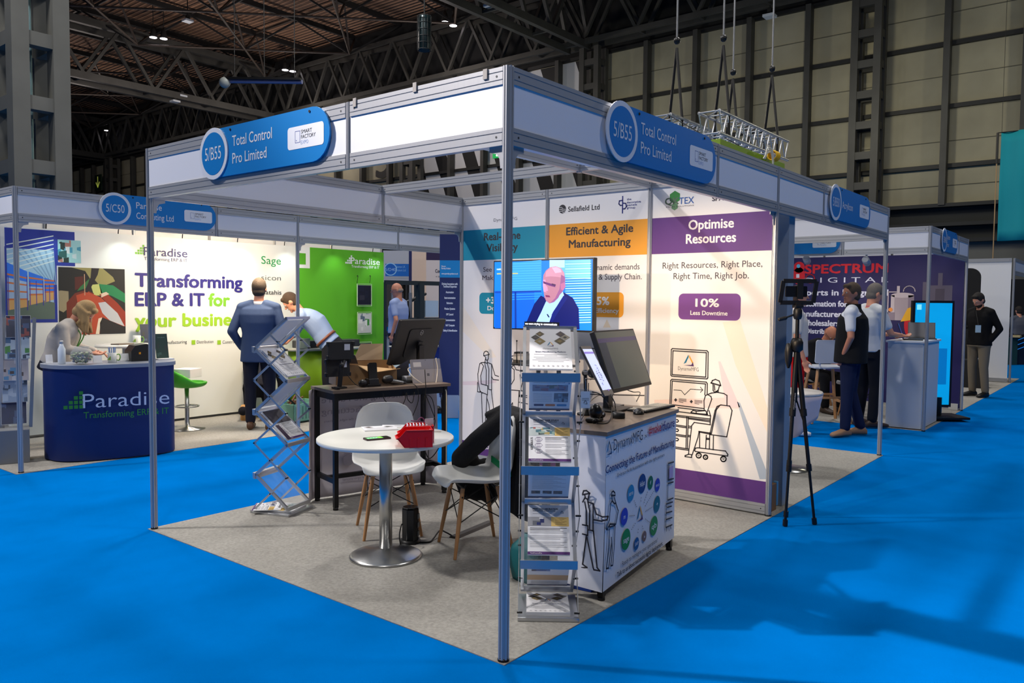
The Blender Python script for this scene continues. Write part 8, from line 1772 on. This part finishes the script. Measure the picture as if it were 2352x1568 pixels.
# person in red trousers
person('person in bright red trousers and a white t-shirt standing behind the black tripod', (6.72, 1.12), (.45, -.89), dict(ell=(.27, .03, 1.14), wrl=(.26, -.02, .90)), H=1.74, hair=(70, 50, 40), top=(212, 210, 208), topn='t_shirt', sleeve='short', low=(206, 20, 24), shoes=(226, 226, 230), vox=.012, wide=1.05)
# bald man seated
q = dep(1893, 762, 11.2); person('bald seated man in a black shirt with a pink lanyard, head bent', (q.x+.12, q.y+.15), (-.45, -.89), dict(hip=(0, .14, .52), chest=(0, -.0, .80), neck=(0, -.16, 1.0), head=(0, -.27, 1.11), shl=(.19, -.10, .95), ell=(.24, -.20, .70), wrl=(.12, -.38, .72), shr=(-.19, -.10, .95), elr=(-.24, -.20, .70), wrr=(-.12, -.38, .72), hl=(.1, .10, .50), kl=(.14, -.32, .50), al=(.14, -.34, .09), hr=(-.1, .10, .50), kr=(-.14, -.32, .50), ar=(-.14, -.34, .09)),
       H=1.76, bald=True, hair=(150, 100, 76), top=(24, 24, 28), sleeve='long', low=(26, 26, 30), look=(-.3, .9), lanyard=(210, 60, 120), glasses=True, vox=.012, skin=M((206, 134, 100), .5))
make_chair('shell_chair', 'white shell chair under the seated bald man', (q.x+.12, q.y+.27, 0), math.atan2(-.45, .89), group='white shell chairs with dowel legs')
# bearded man
person('bearded man in a black jacket and khaki trousers looking down beside the far aisle', (12.62, .12), (-.85, .52), dict(ell=(.27, .12, 1.14), wrl=(.19, .02, .94), elr=(-.25, -.06, 1.16), wrr=(-.12, -.26, 1.10), head=(0, -.05, 1.61)), H=1.76, hair=(26, 22, 20), beard=(30, 24, 20), top=(16, 16, 18), topn='jacket', hem=.06, low=(122, 112, 96), shoes=(18, 18, 20), look=(0, .45), vox=.013, wide=1.08)
q = Vector((12.62, .12, 0))+Vector((-.85, .52, 0))*.2+Vector((-.3, -.5, 0))*.12; m = MB(); m.prism([(-.045, 0), (.045, 0), (.045, .12), (-.045, .12)], (q.x-.05, q.y-.06, 1.08), (.627, -.778, 0), (0, 0, 1), (.778, .627, 0), .004, M((190, 215, 225), .5)); m.tube((q.x-.05, q.y-.06, 1.2), (q.x+.06, q.y, 1.44), .004, BLACK, 5); m.build('name_badge', label='pale card badge hanging on the chest of the bearded man', cat='badge')
# far seated man
q = dep(2342, 722, 21.6); person('small seated figure in a grey top, back to us, at the far right', (q.x, q.y), (.8, .6), dict(hip=(0, 0, .75), chest=(0, 0, 1.0), neck=(0, -.02, 1.22), head=(0, -.05, 1.38), shl=(.19, 0, 1.17), ell=(.24, -.08, .95), wrl=(.12, -.3, .95), shr=(-.19, 0, 1.17), elr=(-.24, -.08, .95), wrr=(-.12, -.3, .95), hl=(.1, 0, .72), kl=(.12, -.4, .70), al=(.12, -.4, .30), hr=(-.1, 0, .72), kr=(-.12, -.4, .70), ar=(-.12, -.4, .3)), hair=(30, 24, 22), top=(86, 90, 102), sleeve='long', vox=.016, look=(0, .2))
m = MB(); m.lathe([(.2, 0), (.2, .02), (.03, .04), (.03, .66), (.19, .68), (.19, .70), (0, .70)], (q.x, q.y, 0), BLACKM, 20); m.build('bar_stool', label='dark round stool under the seated figure at the far right', cat='stool')
# purge helper curves, name every light by its lamp
